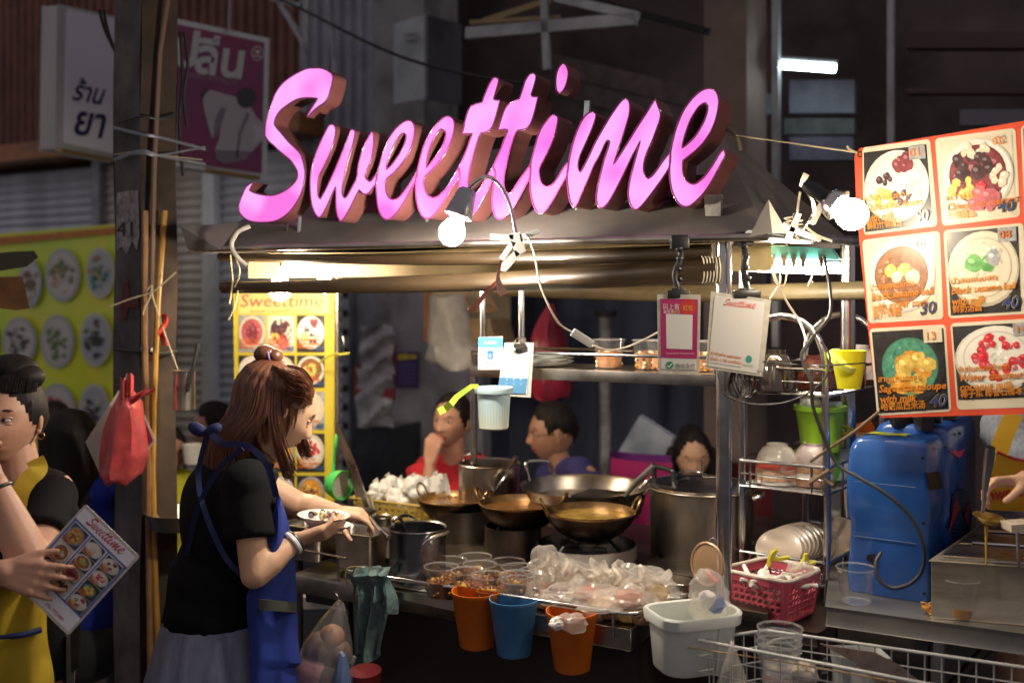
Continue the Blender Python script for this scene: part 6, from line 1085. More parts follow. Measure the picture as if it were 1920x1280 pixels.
# ---- right hand table and steel unit
t = thing('steel_table','stainless table at the right with a folded lip over a steel leg','table',P(1720,1280,2.3)); t.location.z = 0; TZ = .87
q4 = [ZP(1550,1136,TZ), ZP(1990,1196,TZ), ZP(1990,1196,TZ)+Vector((.25,.75,0)), ZP(1550,1136,TZ)+Vector((.30,.85,0))]
TS = M('scratched dark steel',(.36,.34,.31),.34,.75,var=.3,scale=6,bump=.08,col2=(.24,.235,.23)); mb = MB(); mb.prism(q4, (0,0,-.048), TS); mb.build('top', t, bevel=.004)
f0, f1 = ZP(1583,1160,TZ), ZP(1740,1182,TZ); d = (f1-f0); mb = MB(); mb.prism([p+Vector((0,.03,-.048)) for p in (q4[0].lerp(q4[1],.07), q4[0].lerp(q4[1],.42))]+[p+Vector((0,.03,-.115)) for p in (q4[0].lerp(q4[1],.42), q4[0].lerp(q4[1],.07))], (0,.02,0), STEELD); mb.build('under_plate', t)
MB().cone(P(1756,1190,2.42), P(1756,1700,2.42), .020, .020, CHROME, 14).build('leg', t)
MB().cone(P(1870,1195,2.4), P(1660,1420,2.6), .014, .014, STEELD, 10).build('brace', t)
t = thing('steel_topping_unit','low stainless tray unit with long lids on the right hand table','food unit',ZP(1800,1170,TZ)); bx = [(.000,0)]; A0 = ZP(1745,1158,TZ); A0.z = TZ; ex = Vector((.955,-.28,0)).normalized(); ey = Vector((.62,.78,0)).normalized()
def tu(a,b_,z): return A0+ex*a+ey*b_+Vector((0,0,z))
mb = MB(); mb.prism([tu(0,0,.001),tu(.5,0,.001),tu(.5,.62,.001),tu(0,.62,.001)], (0,0,.135), M('brushed unit steel',(.40,.35,.28),.38,.7,var=.25,scale=5,stretch=(1,1,5))); mb.build('casing', t, bevel=.004)
for b_ in (.02,.18,.34): mb = MB(); mb.prism([tu(.02,b_,.137),tu(.48,b_,.137),tu(.48,b_+.13,.137),tu(.02,b_+.13,.137)], (0,0,.010), STEEL); mb.build('lid', t, bevel=.004)
for b_ in (.165,.325): MB().tube([tu(.05,b_,.150),tu(.46,b_,.150)], .005, CHROME).build('divider_rail', t)
CL1 = cup_tree(name='clear_cup', r=.046, h=.088); CL1.location = ZP(1605,1128,TZ+.001); tag(CL1, 'empty clear cup standing on the table edge before the blue machine', 'cup', 'clear cups on the right hand table')
CL2 = cup_tree(name='clear_cup', r=.046, h=.092, fill=.27, fmat=M('thin amber syrup',(.42,.20,.05),.06,alpha=.8,spec=.8)); CL2.location = ZP(1801,1155,TZ+.001); tag(CL2, 'clear cup with a little amber syrup at the foot of the steel unit', 'cup', 'clear cups on the right hand table')
rg = random.Random(2); mb = MB(); o = ZP(1758,1152,TZ)
for k in range(22):
    c3 = o+Vector((rg.gauss(0,.012),rg.gauss(0,.01),.006+.012*rg.random())); nx = Vector((rg.gauss(0,.4),rg.gauss(0,.4),1)); x_,y_,z_=frame(nx); rr=rg.uniform(.010,.018); mb.tube([c3+x_*rr*math.cos(a)+y_*rr*.6*math.sin(a) for a in [k2*.52 for k2 in range(12)]], .0016, M('orange rubber',(.62,.28,.03),.5), 5, closed=True)
tag(mb.build('rubber_bands'), 'little heap of orange rubber bands beside the syrup cup', 'rubber bands', kind='stuff')
# ---- blue machine
t = thing('blue_machine','glossy blue moulded plastic machine with a red bolt emblem on the right hand table','machine',ZP(1720,1120,TZ)); BM_ = M('glossy deep blue plastic',(.012,.065,.28),.20,coat=.4,col2=(.03,.125,.42),scale=2.5,bump=.10)
bA, gy = Vector((.868,2.585,TZ)), Vector((.57,.82,0)).normalized(); gx = Vector((gy.y,-gy.x,0)); gw = .202; gd = .60
def bp(a,b_,z): return bA+gx*a+gy*b_+Vector((0,0,z+.001))
def rrect(x0,x1,y0,y1,r,z,n=5):
    pts = []
    for cx, cy, s0 in ((x1-r,y0+r,-90),(x1-r,y1-r,0),(x0+r,y1-r,90),(x0+r,y0+r,180)):
        for k in range(n): a = R(s0+90*k/(n-1)); pts.append(bp(cx+r*math.cos(a), cy+r*math.sin(a), z))
    return pts
prof = [(0,.002),(.02,0),(.05,-.002),(.10,.003),(.15,.006),(.185,.004),(.20,-.002),(.26,-.003),(.32,-.001),(.36,.003),(.380,.008),(.393,.018),(.400,.034)]
mb = MB(); mb.rings([rrect(o_,gw-o_*.6,o_*.8,gd*.50,.020,z) for i,(z,o_) in enumerate(prof)], BM_, cap=True); mb.build('front_housing', t, ang=60)
mb = MB(); mb.rings([rrect(.015+o_,gw+.008-o_,gd*.30+o_*.5,gd-o_,.03,z) for z,o_ in ((0,0),(.36,0),(.395,.004),(.412,.014),(.420,.03))], BM_, cap=True); mb.build('rear_housing', t, ang=60)
for a,z in ((.04,.30),(.12,.31)): mb = MB(); mb.sbox if False else None
pls = Plane(bp(gw+.001,.1,.2), gx); plr = Plane(bp(gw+.009,.3,.2), gx); plf = Plane(bp(0,-.001,.2), -gy)
mb = MB(); xe(mb, plr, 1801, 962, 19, 48, M('dark blue oval print',(.008,.025,.10),.3), .002, -4, 26)
for k in range(11): xp(mb, plr, [(1783,922+8*k),(1819,920+8*k),(1819,923+8*k),(1783,925+8*k)], M('mid blue line print',(.02,.07,.22),.3), .003)
xp(mb, plr, [(1774,1004),(1790,928),(1804,968),(1820,922),(1812,985),(1798,950)], M('dark red bolt print',(.32,.02,.03),.3), .004); mb.build('emblem', t)
mb = MB(); xt(mb, plr, 'WARUNEE', 1778, 1028, 21, M('navy letter print',(.006,.015,.07),.3), .003, -22, .0, width=62, bold=.01); mb.build('lettering', t)
mb = MB(); xp(mb, plr, [(1778,846),(1788,842),(1794,846),(1808,840),(1800,856),(1796,858)], M('pink heart print',(.70,.06,.16),.4), .003); mb.build('heart_sticker', t)
mb = MB()
for px,py in ((1727,858),(1769,838),(1796,812),(1728,980),(1730,1112)): xe(mb, pls if px < 1740 else plr, px, py, 3.2, 3.2, DARK, .004, 0, 12)
mb.build('screw_hole', t); mb = MB(); mb.prism([pls.at(x,y,.001) for x,y in ((1737,888),(1760,884),(1764,914),(1740,918))], pls.n*.003, BLACKM); mb.build('socket_recess', t, bevel=.001)
mb = MB(); mb.box(bp(gw*.45,.20,.425), (.055,.035,.035), BLACKM); mb.box(bp(gw*.75,.18,.430), (.035,.05,.045), BLACKM); mb.cone(bp(gw*.6,.2,.44),bp(gw*.95,.2,.44),.016,.016,BLACKM,16); mb.build('switch_block', t, bevel=.004)
mb = MB(); mb.tube(spl([bp(gw*.35,.30,.40),bp(gw*.4,.31,.455),bp(gw*.75,.36,.462),bp(gw*.8,.37,.42)],5), .011, BM_, 10); mb.build('moulded_handle', t)
mb = MB(); mb.lathe([(.055,0),(.058,.006),(.045,.012),(.015,.016),(.012,.022),(0,.024)], bp(gw*.7,.38,.420), STEELD, 28); mb.build('filler_lid', t)
mb = MB(); mb.grid(lambda u,v: bp(.035+.095*u, .070+.05*v, .4015+.001*math.sin(9*u)), 6, 3, M('yellow green tape',(.45,.52,.03),.5)); mb.build('tape_strip', t)
for z in (.285,.145): mb = MB(); mb.tube([bp(.02,-.001-.0,z),bp(gw-.03,-.001,z)], .0015, M('pale seam line',(.06,.13,.26),.3), 5); mb.build('seam', t)
mb = MB(); mb.cone(bp(.064,.006,.095),bp(.064,-.012,.095),.010,.010,BLACKM,12); mb.build('cable_gland', t)
# ---- orange bordered menu banner
t = thing('menu_banner','large vinyl menu banner with red orange border and numbered dessert pictures','banner',P(1760,780,2.35)); pl = plane3(P(1600,283,2.45), P(1920,228,2.235), P(1600,782,2.45))
RO = M('red orange vinyl',(.62,.07,.025),.5,coat=.0,var=.08,bump=.1); CW_ = M('cream vinyl',(.62,.55,.42),.5,coat=.0,var=.05,bump=.08,scale=4)
mb = MB(); mb.prism([pl.at(x,y) for x,y in ((1602,292),(1612,278),(1760,254),(1925,226),(2090,200),(2090,776),(1925,776),(1650,783),(1636,700),(1618,520),(1606,400))], -pl.n*.0015, RO); mb.build('vinyl_sheet', t)
MB().tube([pl.at(1613,290,.002)+Vector((.006*math.cos(a),0,.006*math.sin(a))) for a in [k*.6 for k in range(11)]], .0018, BRASS, 6, closed=True).build('eyelet', t); MB().tube([pl.at(1654,768,.002)+Vector((.006*math.cos(a),0,.006*math.sin(a))) for a in [k*.6 for k in range(11)]], .0018, BRASS, 6, closed=True).build('eyelet', t)
def card(q, kind, num, th, en, zh, price, seed, ins=(.03,.03,.97,.97), np_=None):
    TL,TR,BR,BL = q; rg = random.Random(seed)
    def mp(u,v): a = (TL[0]+(TR[0]-TL[0])*u, TL[1]+(TR[1]-TL[1])*u); b_ = (BL[0]+(BR[0]-BL[0])*u, BL[1]+(BR[1]-BL[1])*u); return (a[0]+(b_[0]-a[0])*v, a[1]+(b_[1]-a[1])*v)
    mb = MB(); r = .05; pts = []
    for cx, cy, a0 in ((1-r,r,-90),(1-r,1-r,0),(r,1-r,90),(r,r,180)):
        for k in range(5): a = R(a0+22.5*k); pts.append(mp(cx+r*math.cos(a), cy+r*math.sin(a)))
    xp(mb, pl, pts, CW_, .001); cd = mb.build('menu_card', t)
    ip = lambda u,v: mp(ins[0]+(ins[2]-ins[0])*u, ins[1]+(ins[3]-ins[1])*v)
    mb = MB(); dish(mb, pl, 0,0,1,1, kind, .002, rg, ip)
    if num in ('01','13','14','08'): xp(mb, pl, [ip(.72,.0),ip(.98,.0),ip(.98,.17),ip(.72,.17)], Kgy if num!='13' else Kc, .006)
    mb.build('dish_picture', cd)
    ang = math.degrees(math.atan2(TR[1]-TL[1], TR[0]-TL[0])); W_ = TR[0]-TL[0]; H_ = BL[1]-TL[1]; mb = MB()
    def tx(s_, u, v, size, m, w, off=.0075, sh=.22, bo=.004, halo=True):
        x,y = ip(u,v)
        if halo: xt(mb, pl, s_, x, y, size, YTX, off, ang, sh, width=w*W_, bold=bo+.014)
        xt(mb, pl, s_, x, y, size, m, off+.0008, ang, sh, width=w*W_, bold=bo)
    tx(num, .74, .13, 21, OTX, .15, sh=0, halo=False, off=.0085)
    v = .965-.115*(len(en)+(1 if zh else 0)); tx(th, .03, v, 15, OTX, .40 if len(th)<9 else .58, sh=0, bo=0); v += .125
    for e_,w_ in en: tx(e_, .03, v, 19, OTX, w_); v += .13
    if zh: tx(zh[0], .04, min(v,.965), 17, OTX, zh[1], sh=0, bo=0)
    tx(price, .74, .955, 31, NTX, .21, bo=.02); mb.build('caption', cd)
OTX = M('orange letter print',(.66,.17,.015),.3); YTX = M('yellow halo print',(.72,.52,.06),.3); NTX = M('navy price print',(.03,.05,.16),.3)
card([(1617,277),(1744,261),(1758,424),(1617+3,441)], K['mix50'], '01', 'เต้าทึงนมสด', [('Chinese mix dessert',.84),('with milk',.42)], ('鲜奶什锦甜品',.52), '50', 1, (.02,.06,.94,.97))
card([(1753,260),(1904,240),(1913,406),(1767,424)], K['mix40'], '02', 'เต้าทึง', [('Chinese mix dessert',.88)], ('什锦甜品',.34), '40', 2, (.05,.05,.95,.97))
card([(1617,450),(1762,433),(1769,598),(1629,606)], K['ginger'], '07', 'บัวลอยงาดำน้ำขิง', [('Black sesame ball',.80),('with ginger soup',.72)], ('姜汁汤圆',.36), '30', 3, (.04,.04,.92,.97))
card([(1769,432),(1919,418),(1925,588),(1779,597)], K['greenball'], '08', 'บัวลอยนมสด', [('Black sesame ball',.80),('with milk',.42)], ('鲜奶汤圆',.36), '40', 4, (.03,.03,.93,.97))
card([(1630,616),(1773,608),(1784,771),(1645,779)], K['melon'], '13', 'สาคูแคนตาลูป', [('Sago+cantaloupe',.88),('with milk',.48)], ('哈密瓜西米汤',.58), '40', 5, (.03,.04,.97,.97))
card([(1782,606),(1948,596),(1958,762),(1795,768)], K['ruby'], '14', 'ทับทิมกรอบน้ำกะทิ', [('Water chestnut in',.82),('coconut milk',.60)], ('椰子浆 椰香石榴冰',.70), '35', 6, (.02,.04,.97,.886))
card([(1914,237),(2060,212),(2070,390),(1922,405)], K['orange'], '03', 'ทับทิม', [('Red ruby',.5)], None, '35', 7); card([(1929,416),(2074,400),(2080,575),(1935,586)], K['bean'], '09', 'บัวลอย', [('Sesame ball',.6)], None, '40', 8)
# ---- ladle and syrup stream over the unit
t = thing('syrup_ladle','steel ladle dripping golden syrup held over the steel unit','ladle',P(1850,975,2.25)); LY=2.3
mb = MB(); pp=[P(1857,838,LY-.01),P(1853,870,LY),P(1848,905,LY),P(1845,940,LY),P(1842,962,LY)]; mb.tube(pp, [.011,.012,.008,.005,.004], CHROME, 8); mb.build('handle', t)
mb = MB(); mb.lathe([(0,-.022),(.018,-.019),(.032,-.006),(.036,0),(.033,0),(.028,-.006),(0,-.018)], P(1855,968,LY), M('syrup coated steel',(.40,.26,.07),.15,.7), 28, axis=(.1,-.15,1)); mb.build('bowl', t)
mb = MB(); mb.tube([P(1850,985,LY),P(1849,1010,LY),P(1849,1058,LY)], [.006,.003,.0022], M('golden syrup stream',(.50,.30,.05),.05,spec=1), 8); mb.build('syrup_stream', t)
t = thing('spoon_stand','little pale tray on steel pins with a pink cup at the right edge','stand',P(1910,1060,2.2)); mb = MB(); mb.prism([P(x,y,2.22) for x,y in ((1896,984),(1950,980),(1950,996),(1897,998))], (0,.05,0), M('cream tray',(.5,.42,.32),.4)); mb.build('tray', t); MB().cone(P(1908,998,2.24),P(1910,1062,2.24),.004,.004,CHROME,8).build('pin', t)
# ---- wire basket at the bottom
t = thing('wire_basket','white coated wire basket with cups and bags at the bottom edge','wire basket',P(1600,1280,2.15)); t.location.z=.6; WW = M('white coated wire',(.50,.50,.48),.35)
wA,wB,wC,wD = P(1308,1199,2.23),P(1930,1318,1.93),P(1436,1181,2.32),P(2000,1262,2.08)
for (p,q_) in ((wA,wB),(wB,wD),(wD,wC),(wC,wA)): MB().tube([p,q_], .0036, WW, 8).build('rim_wire', t)
def bl(u,v): return wA.lerp(wB,u).lerp(wC.lerp(wD,u),v)
for k in range(1,18):
    u = k/18; MB().tube([bl(u,0),bl(u,0)-Vector((0,0,.2))], .0016, WW, 5).build('wire', t); MB().tube([bl(u,1),bl(u,1)-Vector((0,0,.2))], .0016, WW, 5).build('wire', t)
for k in range(1,6): MB().tube([bl(0,k/6),bl(0,k/6)-Vector((0,0,.2))], .0016, WW, 5).build('wire', t)
for dz in (.035,.07,.11): MB().tube([wC-Vector((0,0,dz)),wA-Vector((0,0,dz)),wB-Vector((0,0,dz))], .0016, WW, 5).build('wire', t); MB().tube([wC-Vector((0,0,dz)),wD-Vector((0,0,dz))], .0016, WW, 5).build('wire', t)
w0 = cup_tree(name='clear_cup', r=.047, h=.085)
for k in range(4):
    n = w0 if k == 0 else copy_tree(w0); n.location = P(1460,1288,2.2)+Vector((.001*k,0,.016*k)); tag(n, ['lowest','second lowest','second highest','topmost'][k]+' of the four nested clear cups in the wire basket', 'cup', 'nested cups in the wire basket')
tag(P_bag('hanging_clear_bag','','',[(1204,1370,1376),(1222,1366,1380),(1250,1354,1390),(1290,1342,1400)],2.18,BAG,.02,.12), 'thin clear bag hanging over the front rim of the wire basket', 'plastic bag')
mb = MB(); mb.prism([P(x,y,2.2-.0*i) for i,(x,y) in enumerate(((1538,1206),(1560,1210),(1640,1222),(1690,1248),(1740,1290),(1660,1295),(1600,1240)))], (0,.003,0), M('laminated brown card',(.26,.20,.16),.25,coat=.4,var=.4,scale=12)); tag(mb.build('laminated_card'), 'laminated card lying slanted across the wire basket', 'card')
mb = MB(); cc = P(1610,1262,2.28); mb.rings([[cc+Vector((sx*w_,sy*d_,z)) for sx,sy in ((-1,-1),(1,-1),(1,1),(-1,1))] for w_,d_,z in ((.045,.03,-.04),(.055,.04,.045),(.058,.043,.05))], M('frosted box plastic',(.45,.47,.47),.3,alpha=.75)); mb.poly([cc+Vector((x,-.043,z)) for x,z in ((-.03,-.02),(.035,-.02),(.038,.02),(-.032,.02))], WHITEP); tag(mb.build('frosted_box', bevel=.004), 'frosted plastic box with a white label under the laminated card', 'box')
mb = MB(); crumple(mb, P(1510,1262,2.15), (.028,.02,.024), M('cream tissue',(.55,.48,.38),.7), 33, 3, .5); tag(mb.build('cream_tissue', ang=30), 'crumpled cream tissue beside the nested cups', 'tissue')
mb = MB(); mb.prism([P(x,y,2.22) for x,y in ((1542,1262),(1552,1262),(1550,1280),(1540,1280))], (0,.01,0), BLACKM); mb.tube([P(1544,1262,2.22),P(1540,1240,2.22),P(1550,1232,2.22),P(1552,1244,2.22),P(1549,1262,2.22)], .0015, CHROME, 5); tag(mb.build('binder_clip'), 'binder clip pinching the card in the wire basket', 'clip')
tag(MB().tube(spl([P(1280,1212,2.24),P(1330,1219,2.2),P(1500,1245,2.14),P(1680,1278,2.06)],5), .0016, M('brown elastic cord',(.32,.2,.08),.6), 5).build('elastic_cord'), 'thin brown elastic cord stretched across the white bin and wire basket', 'cord')
tag(MB().tube(spl([P(1420,1225,2.3),P(1450,1200,2.3),P(1500,1195,2.3),P(1490,1212,2.3),P(1470,1196,2.3)],5), .003, M('pale strap plastic',(.4,.42,.44),.4), 5).build('plastic_strap'), 'pale plastic strap looping behind the wire basket', 'strap')
MBx = MB(); MBx.cone(P(1650,1180,2.9),P(1662,1420,2.9),.03,.05,REDC,10); tag(MBx.build('red_stool_leg'), 'red plastic stool leg under the right hand table', 'stool')
# ================================================================ people: one continuous skin mesh each, clothes and hair over it
def blend(prims, voxel, mat, name, parent, smooth=3, extra=None, ang=180, disp=None):
    """prims: ('c', p0, p1, r0, r1) tapered limb | ('e', centre, radii, rot) ellipsoid -> one continuous remeshed surface"""
    mb = MB()
    for q in prims:
        if q[0] == 'c':
            p0, p1, r0, r1 = Vector(q[1]), Vector(q[2]), q[3], q[4]; d = p1-p0; L_ = d.length or 1e-4; z = d/L_; x = z.orthogonal().normalized(); y = z.cross(x); rings = []
            fl = q[5] if len(q) > 5 else 1; fx = q[6] if len(q) > 6 else None
            if fx is not None: x = Vector(fx); x = (x-z*x.dot(z)).normalized(); y = z.cross(x)
            st = [(-r0*math.cos(R(a)), r0*math.sin(R(a))) for a in (8,30,55,80)]+[(L_*k/4, r0+(r1-r0)*k/4) for k in range(0,5)]+[(L_+r1*math.sin(R(a)), r1*math.cos(R(a))) for a in (10,35,60,82)]
            for h,r in st: rings.append([p0+z*h+(x*math.cos(a)+y*math.sin(a)*fl)*r for a in [2*math.pi*j/14 for j in range(14)]])
            mb.rings(rings, mat, cap=True)
        elif q[0] == 'f':
            mb.cone(q[1], q[2], q[3], q[4], mat, 20)
        else: mb.ell(q[1], q[2], mat, q[3] if len(q) > 3 else None, 20, 14)
    o = mb.build(name, parent); m = o.modifiers.new('r','REMESH'); m.mode = 'VOXEL'; m.voxel_size = voxel
    if smooth: s_ = o.modifiers.new('s','SMOOTH'); s_.factor = .5; s_.iterations = smooth
    me = bpy.data.meshes.new_from_object(o.evaluated_get(bpy.context.evaluated_depsgraph_get())); old = o.data; o.modifiers.clear(); o.data = me; bpy.data.meshes.remove(old); me.name = name
    if not me.materials: me.materials.append(mat)
    for p in me.polygons: p.use_smooth = True
    if disp:
        for v in me.vertices: v.co = v.co+disp(v.co+Vector(parent.location))
    return o
def join_head(body, parent, hb):            # sew the modelled head into the same body mesh
    me = body.data; bm = bmesh.new(); bm.from_mesh(me); off = Vector(parent.location); base = len(me.materials); mats = hb.mats
    for m in mats: me.materials.append(m)
    vs = [bm.verts.new(v-off) for v in hb.v]
    for f, mi in zip(hb.f, hb.m):
        idx = list(dict.fromkeys(f))
        if len(idx) > 2:
            try: nf = bm.faces.new([vs[i] for i in idx]); nf.material_index = base+mi; nf.smooth = True
            except ValueError: pass
    bm.to_mesh(me); bm.free()
    for p in me.polygons: p.use_smooth = True
def G(x, s): return math.exp(-(x*x)/(2*s*s))
def head(center, fwd, up, skin, lips=LIPS, s=1.0, fat=1.0, female=True, nu=96, nv=64):
    """returns (mesh builder, frame function). local axes: x to the head's left-hand side in the picture, y out of the face, z up; the head is .225 tall"""
    y = Vector(fwd).normalized(); z = Vector(up); z = (z-y*z.dot(y)).normalized(); x = y.cross(z); c = Vector(center)
    W_ = lambda a,b_,h: c+(x*a+y*b_+z*h)*s
    mb = MB(); vs = []; face = []
    for i in range(nv+1):
        th = math.pi*i/nv
        for j in range(nu):
            t_ = 2*math.pi*j/nu; ph = t_-.62*math.sin(t_)            # denser towards the face (ph = 0 is the face)
            dx, dy, dz = math.sin(th)*math.sin(ph), math.sin(th)*math.cos(ph), math.cos(th)
            a, b_, h = .074*fat*dx, .094*dy, .112*dz
            if dy < 0: b_ *= 1.02
            if h < 0:                                                   # jaw and neck side
                k = min(1, -h/.112); a *= 1-.30*k**1.6; 
                if dy > 0: b_ += .006*k; a *= 1-.10*k
                else: b_ *= 1-.38*k
            fr = max(0, dy)
            if fr > 0:
                b_ += -.006*fr*G(h-.055,.03)*0
                b_ -= .0095*fr*(G(a-.031,.015)+G(a+.031,.015))*G(h-.004,.011)            # eye sockets
                b_ += .0035*fr*(G(a-.031,.022)+G(a+.031,.022))*G(h-.026,.008)            # brow
                nzr = .0165*G(a,.0085+.004*max(0,min(1,(.010-h)/.05)))*max(0,min(1,(.016-h)/.046))*(1 if h > -.034 else max(0,1+(h+.034)/.008)); b_ += nzr*1.15
                b_ += .006*G(abs(a)-.0125,.005)*G(h+.030,.006)                            # nostril wings
                b_ += .0065*G(a,.017)*(G(h+.0535,.0042)+1.05*G(h+.0655,.0052))-.0035*G(a,.022)*G(h+.0590,.0018)   # lips and mouth line
                b_ += .006*fr*G(a,.018)*G(h+.094,.012)-.003*G(a,.02)*G(h+.077,.006)       # chin
                b_ += .004*fr*(G(a-.040,.016)+G(a+.040,.016))*G(h+.022,.018)              # cheeks
            vs.append(W_(a,b_,h)); face.append((a,h,dy))
    sk = []; lp = []
    for i in range(nv):
        for j in range(nu):
            f = [i*nu+j, (i+1)*nu+j, (i+1)*nu+(j+1)%nu, i*nu+(j+1)%nu]; a = sum((face[k][0] if face[k][0] < 1 else 0) for k in f)/4; h = sum(face[k][1] for k in f)/4; dy = face[f[0]][2]
            w = .0235; up_ = -.0495-.003*abs(abs(a)-.004)/.01; lo = -.0715+.010*(abs(a)/w)**2
            (lp if (dy > .5 and abs(a) < w*(1-.25*abs(h+.06)/.012) and lo < h < up_) else sk).append(f)
    mb.add(vs, sk, skin); n0 = len(mb.v)
    k = mb.mi(lips)
    for f in lp: mb.f.append(f); mb.m.append(k); mb.sm.append(True)
    for sd in (-1,1):                                                    # ears
        rot = Matrix((x,y,z)).transposed(); mb.ell(W_(sd*.0735*fat,-.008,-.004), (.007*s,.016*s,.028*s), skin, rot@Euler((-.15,0,sd*-.35)).to_matrix(), 14, 10)
        mb.ell(W_(sd*.0735*fat,-.004,-.026), (.005*s,.008*s,.009*s), skin, rot, 10, 8)
    return mb, W_, (x,y,z)
EW = M('eye white',(.62,.58,.55),.15); EI = M('dark brown iris',(.02,.01,.008),.08,coat=.5); BRW = M('dark brow hair',(.03,.018,.014),.6)
def features(parent, W_, ax, skin, s=1, closed=False, brow=1, gaze=0, nm=''):
    x,y,z = ax; rot = Matrix((x,y,z)).transposed()
    for sd in (-1,1):
        if not closed:
            mb = MB(); mb.ell(W_(sd*.031,.0745,.004), (.0130*s,.0085*s,.0052*s), EW, rot, 16, 10); e = mb.build('eye', parent)
            mb = MB(); mb.ell(W_(sd*.031+gaze,.0812,.0045), (.0054*s,.0030*s,.0048*s), EI, rot, 14, 8); mb.build('iris', e)
        mb = MB(); mb.ell(W_(sd*.031,.0735,.0095), (.0155*s,.0085*s,.0052*s), skin, rot, 16, 8); mb.ell(W_(sd*.031,.0735,-.0045), (.0145*s,.0080*s,.0036*s), skin, rot, 16, 8); mb.build('eyelid', parent)
        mb = MB(); mb.tube([W_(sd*(.031+.0145*math.cos(a)), .0805-.006*abs(math.cos(a))**2, (.004 if not closed else -.001)+.0068*math.sin(a)*(1 if not closed else -.7)) for a in [math.pi*k/8 for k in range(9)]], .0013*s if not closed else .0016*s, BRW, 6); mb.build('eyelashes', parent)
        mb = MB(); mb.tube([W_(sd*(.014+.034*k/6), .0850-.0095*(k/6)**2, .0235+.0045*math.sin(math.pi*k/6*.8)) for k in range(7)], [.0022*s*brow,.003*s*brow,.003*s*brow,.0028*s*brow,.0024*s,.0018*s,.001*s], BRW, 6); mb.build('eyebrow', parent)
def arm(sh, el, wr, r=(.046,.037,.034,.022)):
    return [('c', sh, el, r[0], r[1]), ('c', el, Vector(el).lerp(Vector(wr),.35), r[1], r[2]+.002), ('c', Vector(el).lerp(Vector(wr),.35), wr, r[2]+.002, r[3])]
def hand(wr, d, pn, spread=.0, curl=(.5,.6,.7,.8), thumb=(1,.4), s=1.0, side=1):
    """wrist point, finger direction, palm normal (towards what is held); curl per finger bends towards the palm; side: which edge carries the thumb"""
    d = Vector(d).normalized(); pn = Vector(pn); pn = (pn-d*pn.dot(d)).normalized(); lat = d.cross(pn)*side; wr = Vector(wr); out = []
    kn = wr+d*.082*s
    for k in range(4): a = (.030-.020*k)*s; out.append(('c', wr+d*.008*s+lat*a*.6, kn+lat*a*1.05-d*.004*k*s, .0145*s, .0125*s))
    for k,L_ in enumerate((.068,.076,.070,.054)):
        a = (.030-.020*k)*s; p = kn+lat*a*1.05-d*.004*k*s; dd = (d+lat*spread*(1.5-k)*.4).normalized(); c_ = curl[k]
        for seg,(f,r0,r1) in enumerate(((.44,.0095,.0086),(.31,.0086,.0078),(.25,.0078,.0066))):
            dd = (dd*math.cos(c_*(.8 if seg else .7))+pn*math.sin(c_*(.8 if seg else .7))).normalized(); ax_ = dd.cross(lat).normalized()
            q = p+dd*L_*f*s; out.append(('c', p, q, r0*s, r1*s)); pn2 = (pn-dd*pn.dot(dd)); pn = pn2.normalized() if pn2.length > .1 else pn; p = q
        pn = Vector(d).cross(lat)*-1 if False else (lat.cross(d)*side if False else pn0(d, lat, side))
    tb = wr+d*.022*s+lat*.022*s; td = (d*(1-thumb[1])+lat*thumb[0]*.8+pn0(d,lat,side)*thumb[1]).normalized(); t1 = tb+td*.040*s; td2 = (td+d*.7+pn0(d,lat,side)*.35*thumb[1]).normalized(); t2 = t1+td2*.030*s; t3 = t2+(td2+d*.2).normalized()*.022*s
    out += [('c', wr+lat*.010*s, t1, .015*s, .0115*s), ('c', t1, t2, .0108*s, .0095*s), ('c', t2, t3, .0095*s, .0078*s)]
    return out
def pn0(d, lat, side): return (lat*side).cross(d)
def cap_hair(name, parent, W_, mat, fn, nu=48, nv=34, extra=None, s=1, strand=.0016):
    """a hair shell round the head: fn(ph, th) -> extra thickness or None where no hair grows (ph 0 = face)"""
    mb = MB(); vs = {}; fs = []
    for i in range(nv+1):
        th = math.pi*i/nv
        for j in range(nu):
            ph = 2*math.pi*j/nu; t_ = fn(ph if ph <= math.pi else ph-2*math.pi, th)
            if t_ is None: continue
            dx, dy, dz = math.sin(th)*math.sin(ph), math.sin(th)*math.cos(ph), math.cos(th); k = 1+t_+strand*20*math.sin(ph*23+3*th)*.5
            vs[(i,j)] = W_(.075*dx*k, .096*dy*k, .112*dz*(1+t_))
    idx = {}
    for q,v in vs.items(): idx[q] = len(mb.v); mb.v.append(v)
    k = mb.mi(mat)
    for i in range(nv):
        for j in range(nu):
            q = [(i,j),(i+1,j),(i+1,(j+1)%nu),(i,(j+1)%nu)]
            if all(a in idx for a in q): mb.f.append([idx[a] for a in q]); mb.m.append(k); mb.sm.append(True)
    return mb
def strands(mb, fn, n, mat, r=.0022, rg=None):
    for k in range(n):
        pts = fn(k/n, rg); mb.tube(pts, [r*.7]+[r]*(len(pts)-2)+[r*.3], mat, 4, cap=False)
V = Vector
def HFN(front=.72, temple=1.22, side=1.85, back=2.25, base=.10, part=0):
    K_ = [(0,front),(.55,front+.10),(.95,temple),(1.25,1.62),(1.55,side),(3.15,back)]
    def f(ph, th):
        a = abs(ph)
        for (x0,y0),(x1,y1) in zip(K_,K_[1:]):
            if a <= x1: lim = y0+(y1-y0)*(a-x0)/(x1-x0); break
        else: lim = back
        lim += .035*math.sin(ph*9)+.02*math.sin(ph*23)
        if th > lim+.10: return None
        q = max(0,min(1,(lim+.06-th)/.42)); q = q*q*(3-2*q)
        return -.015+(base+.015)*q-(part*G(ph,.05)*.02 if a < 1 else 0)
    return f
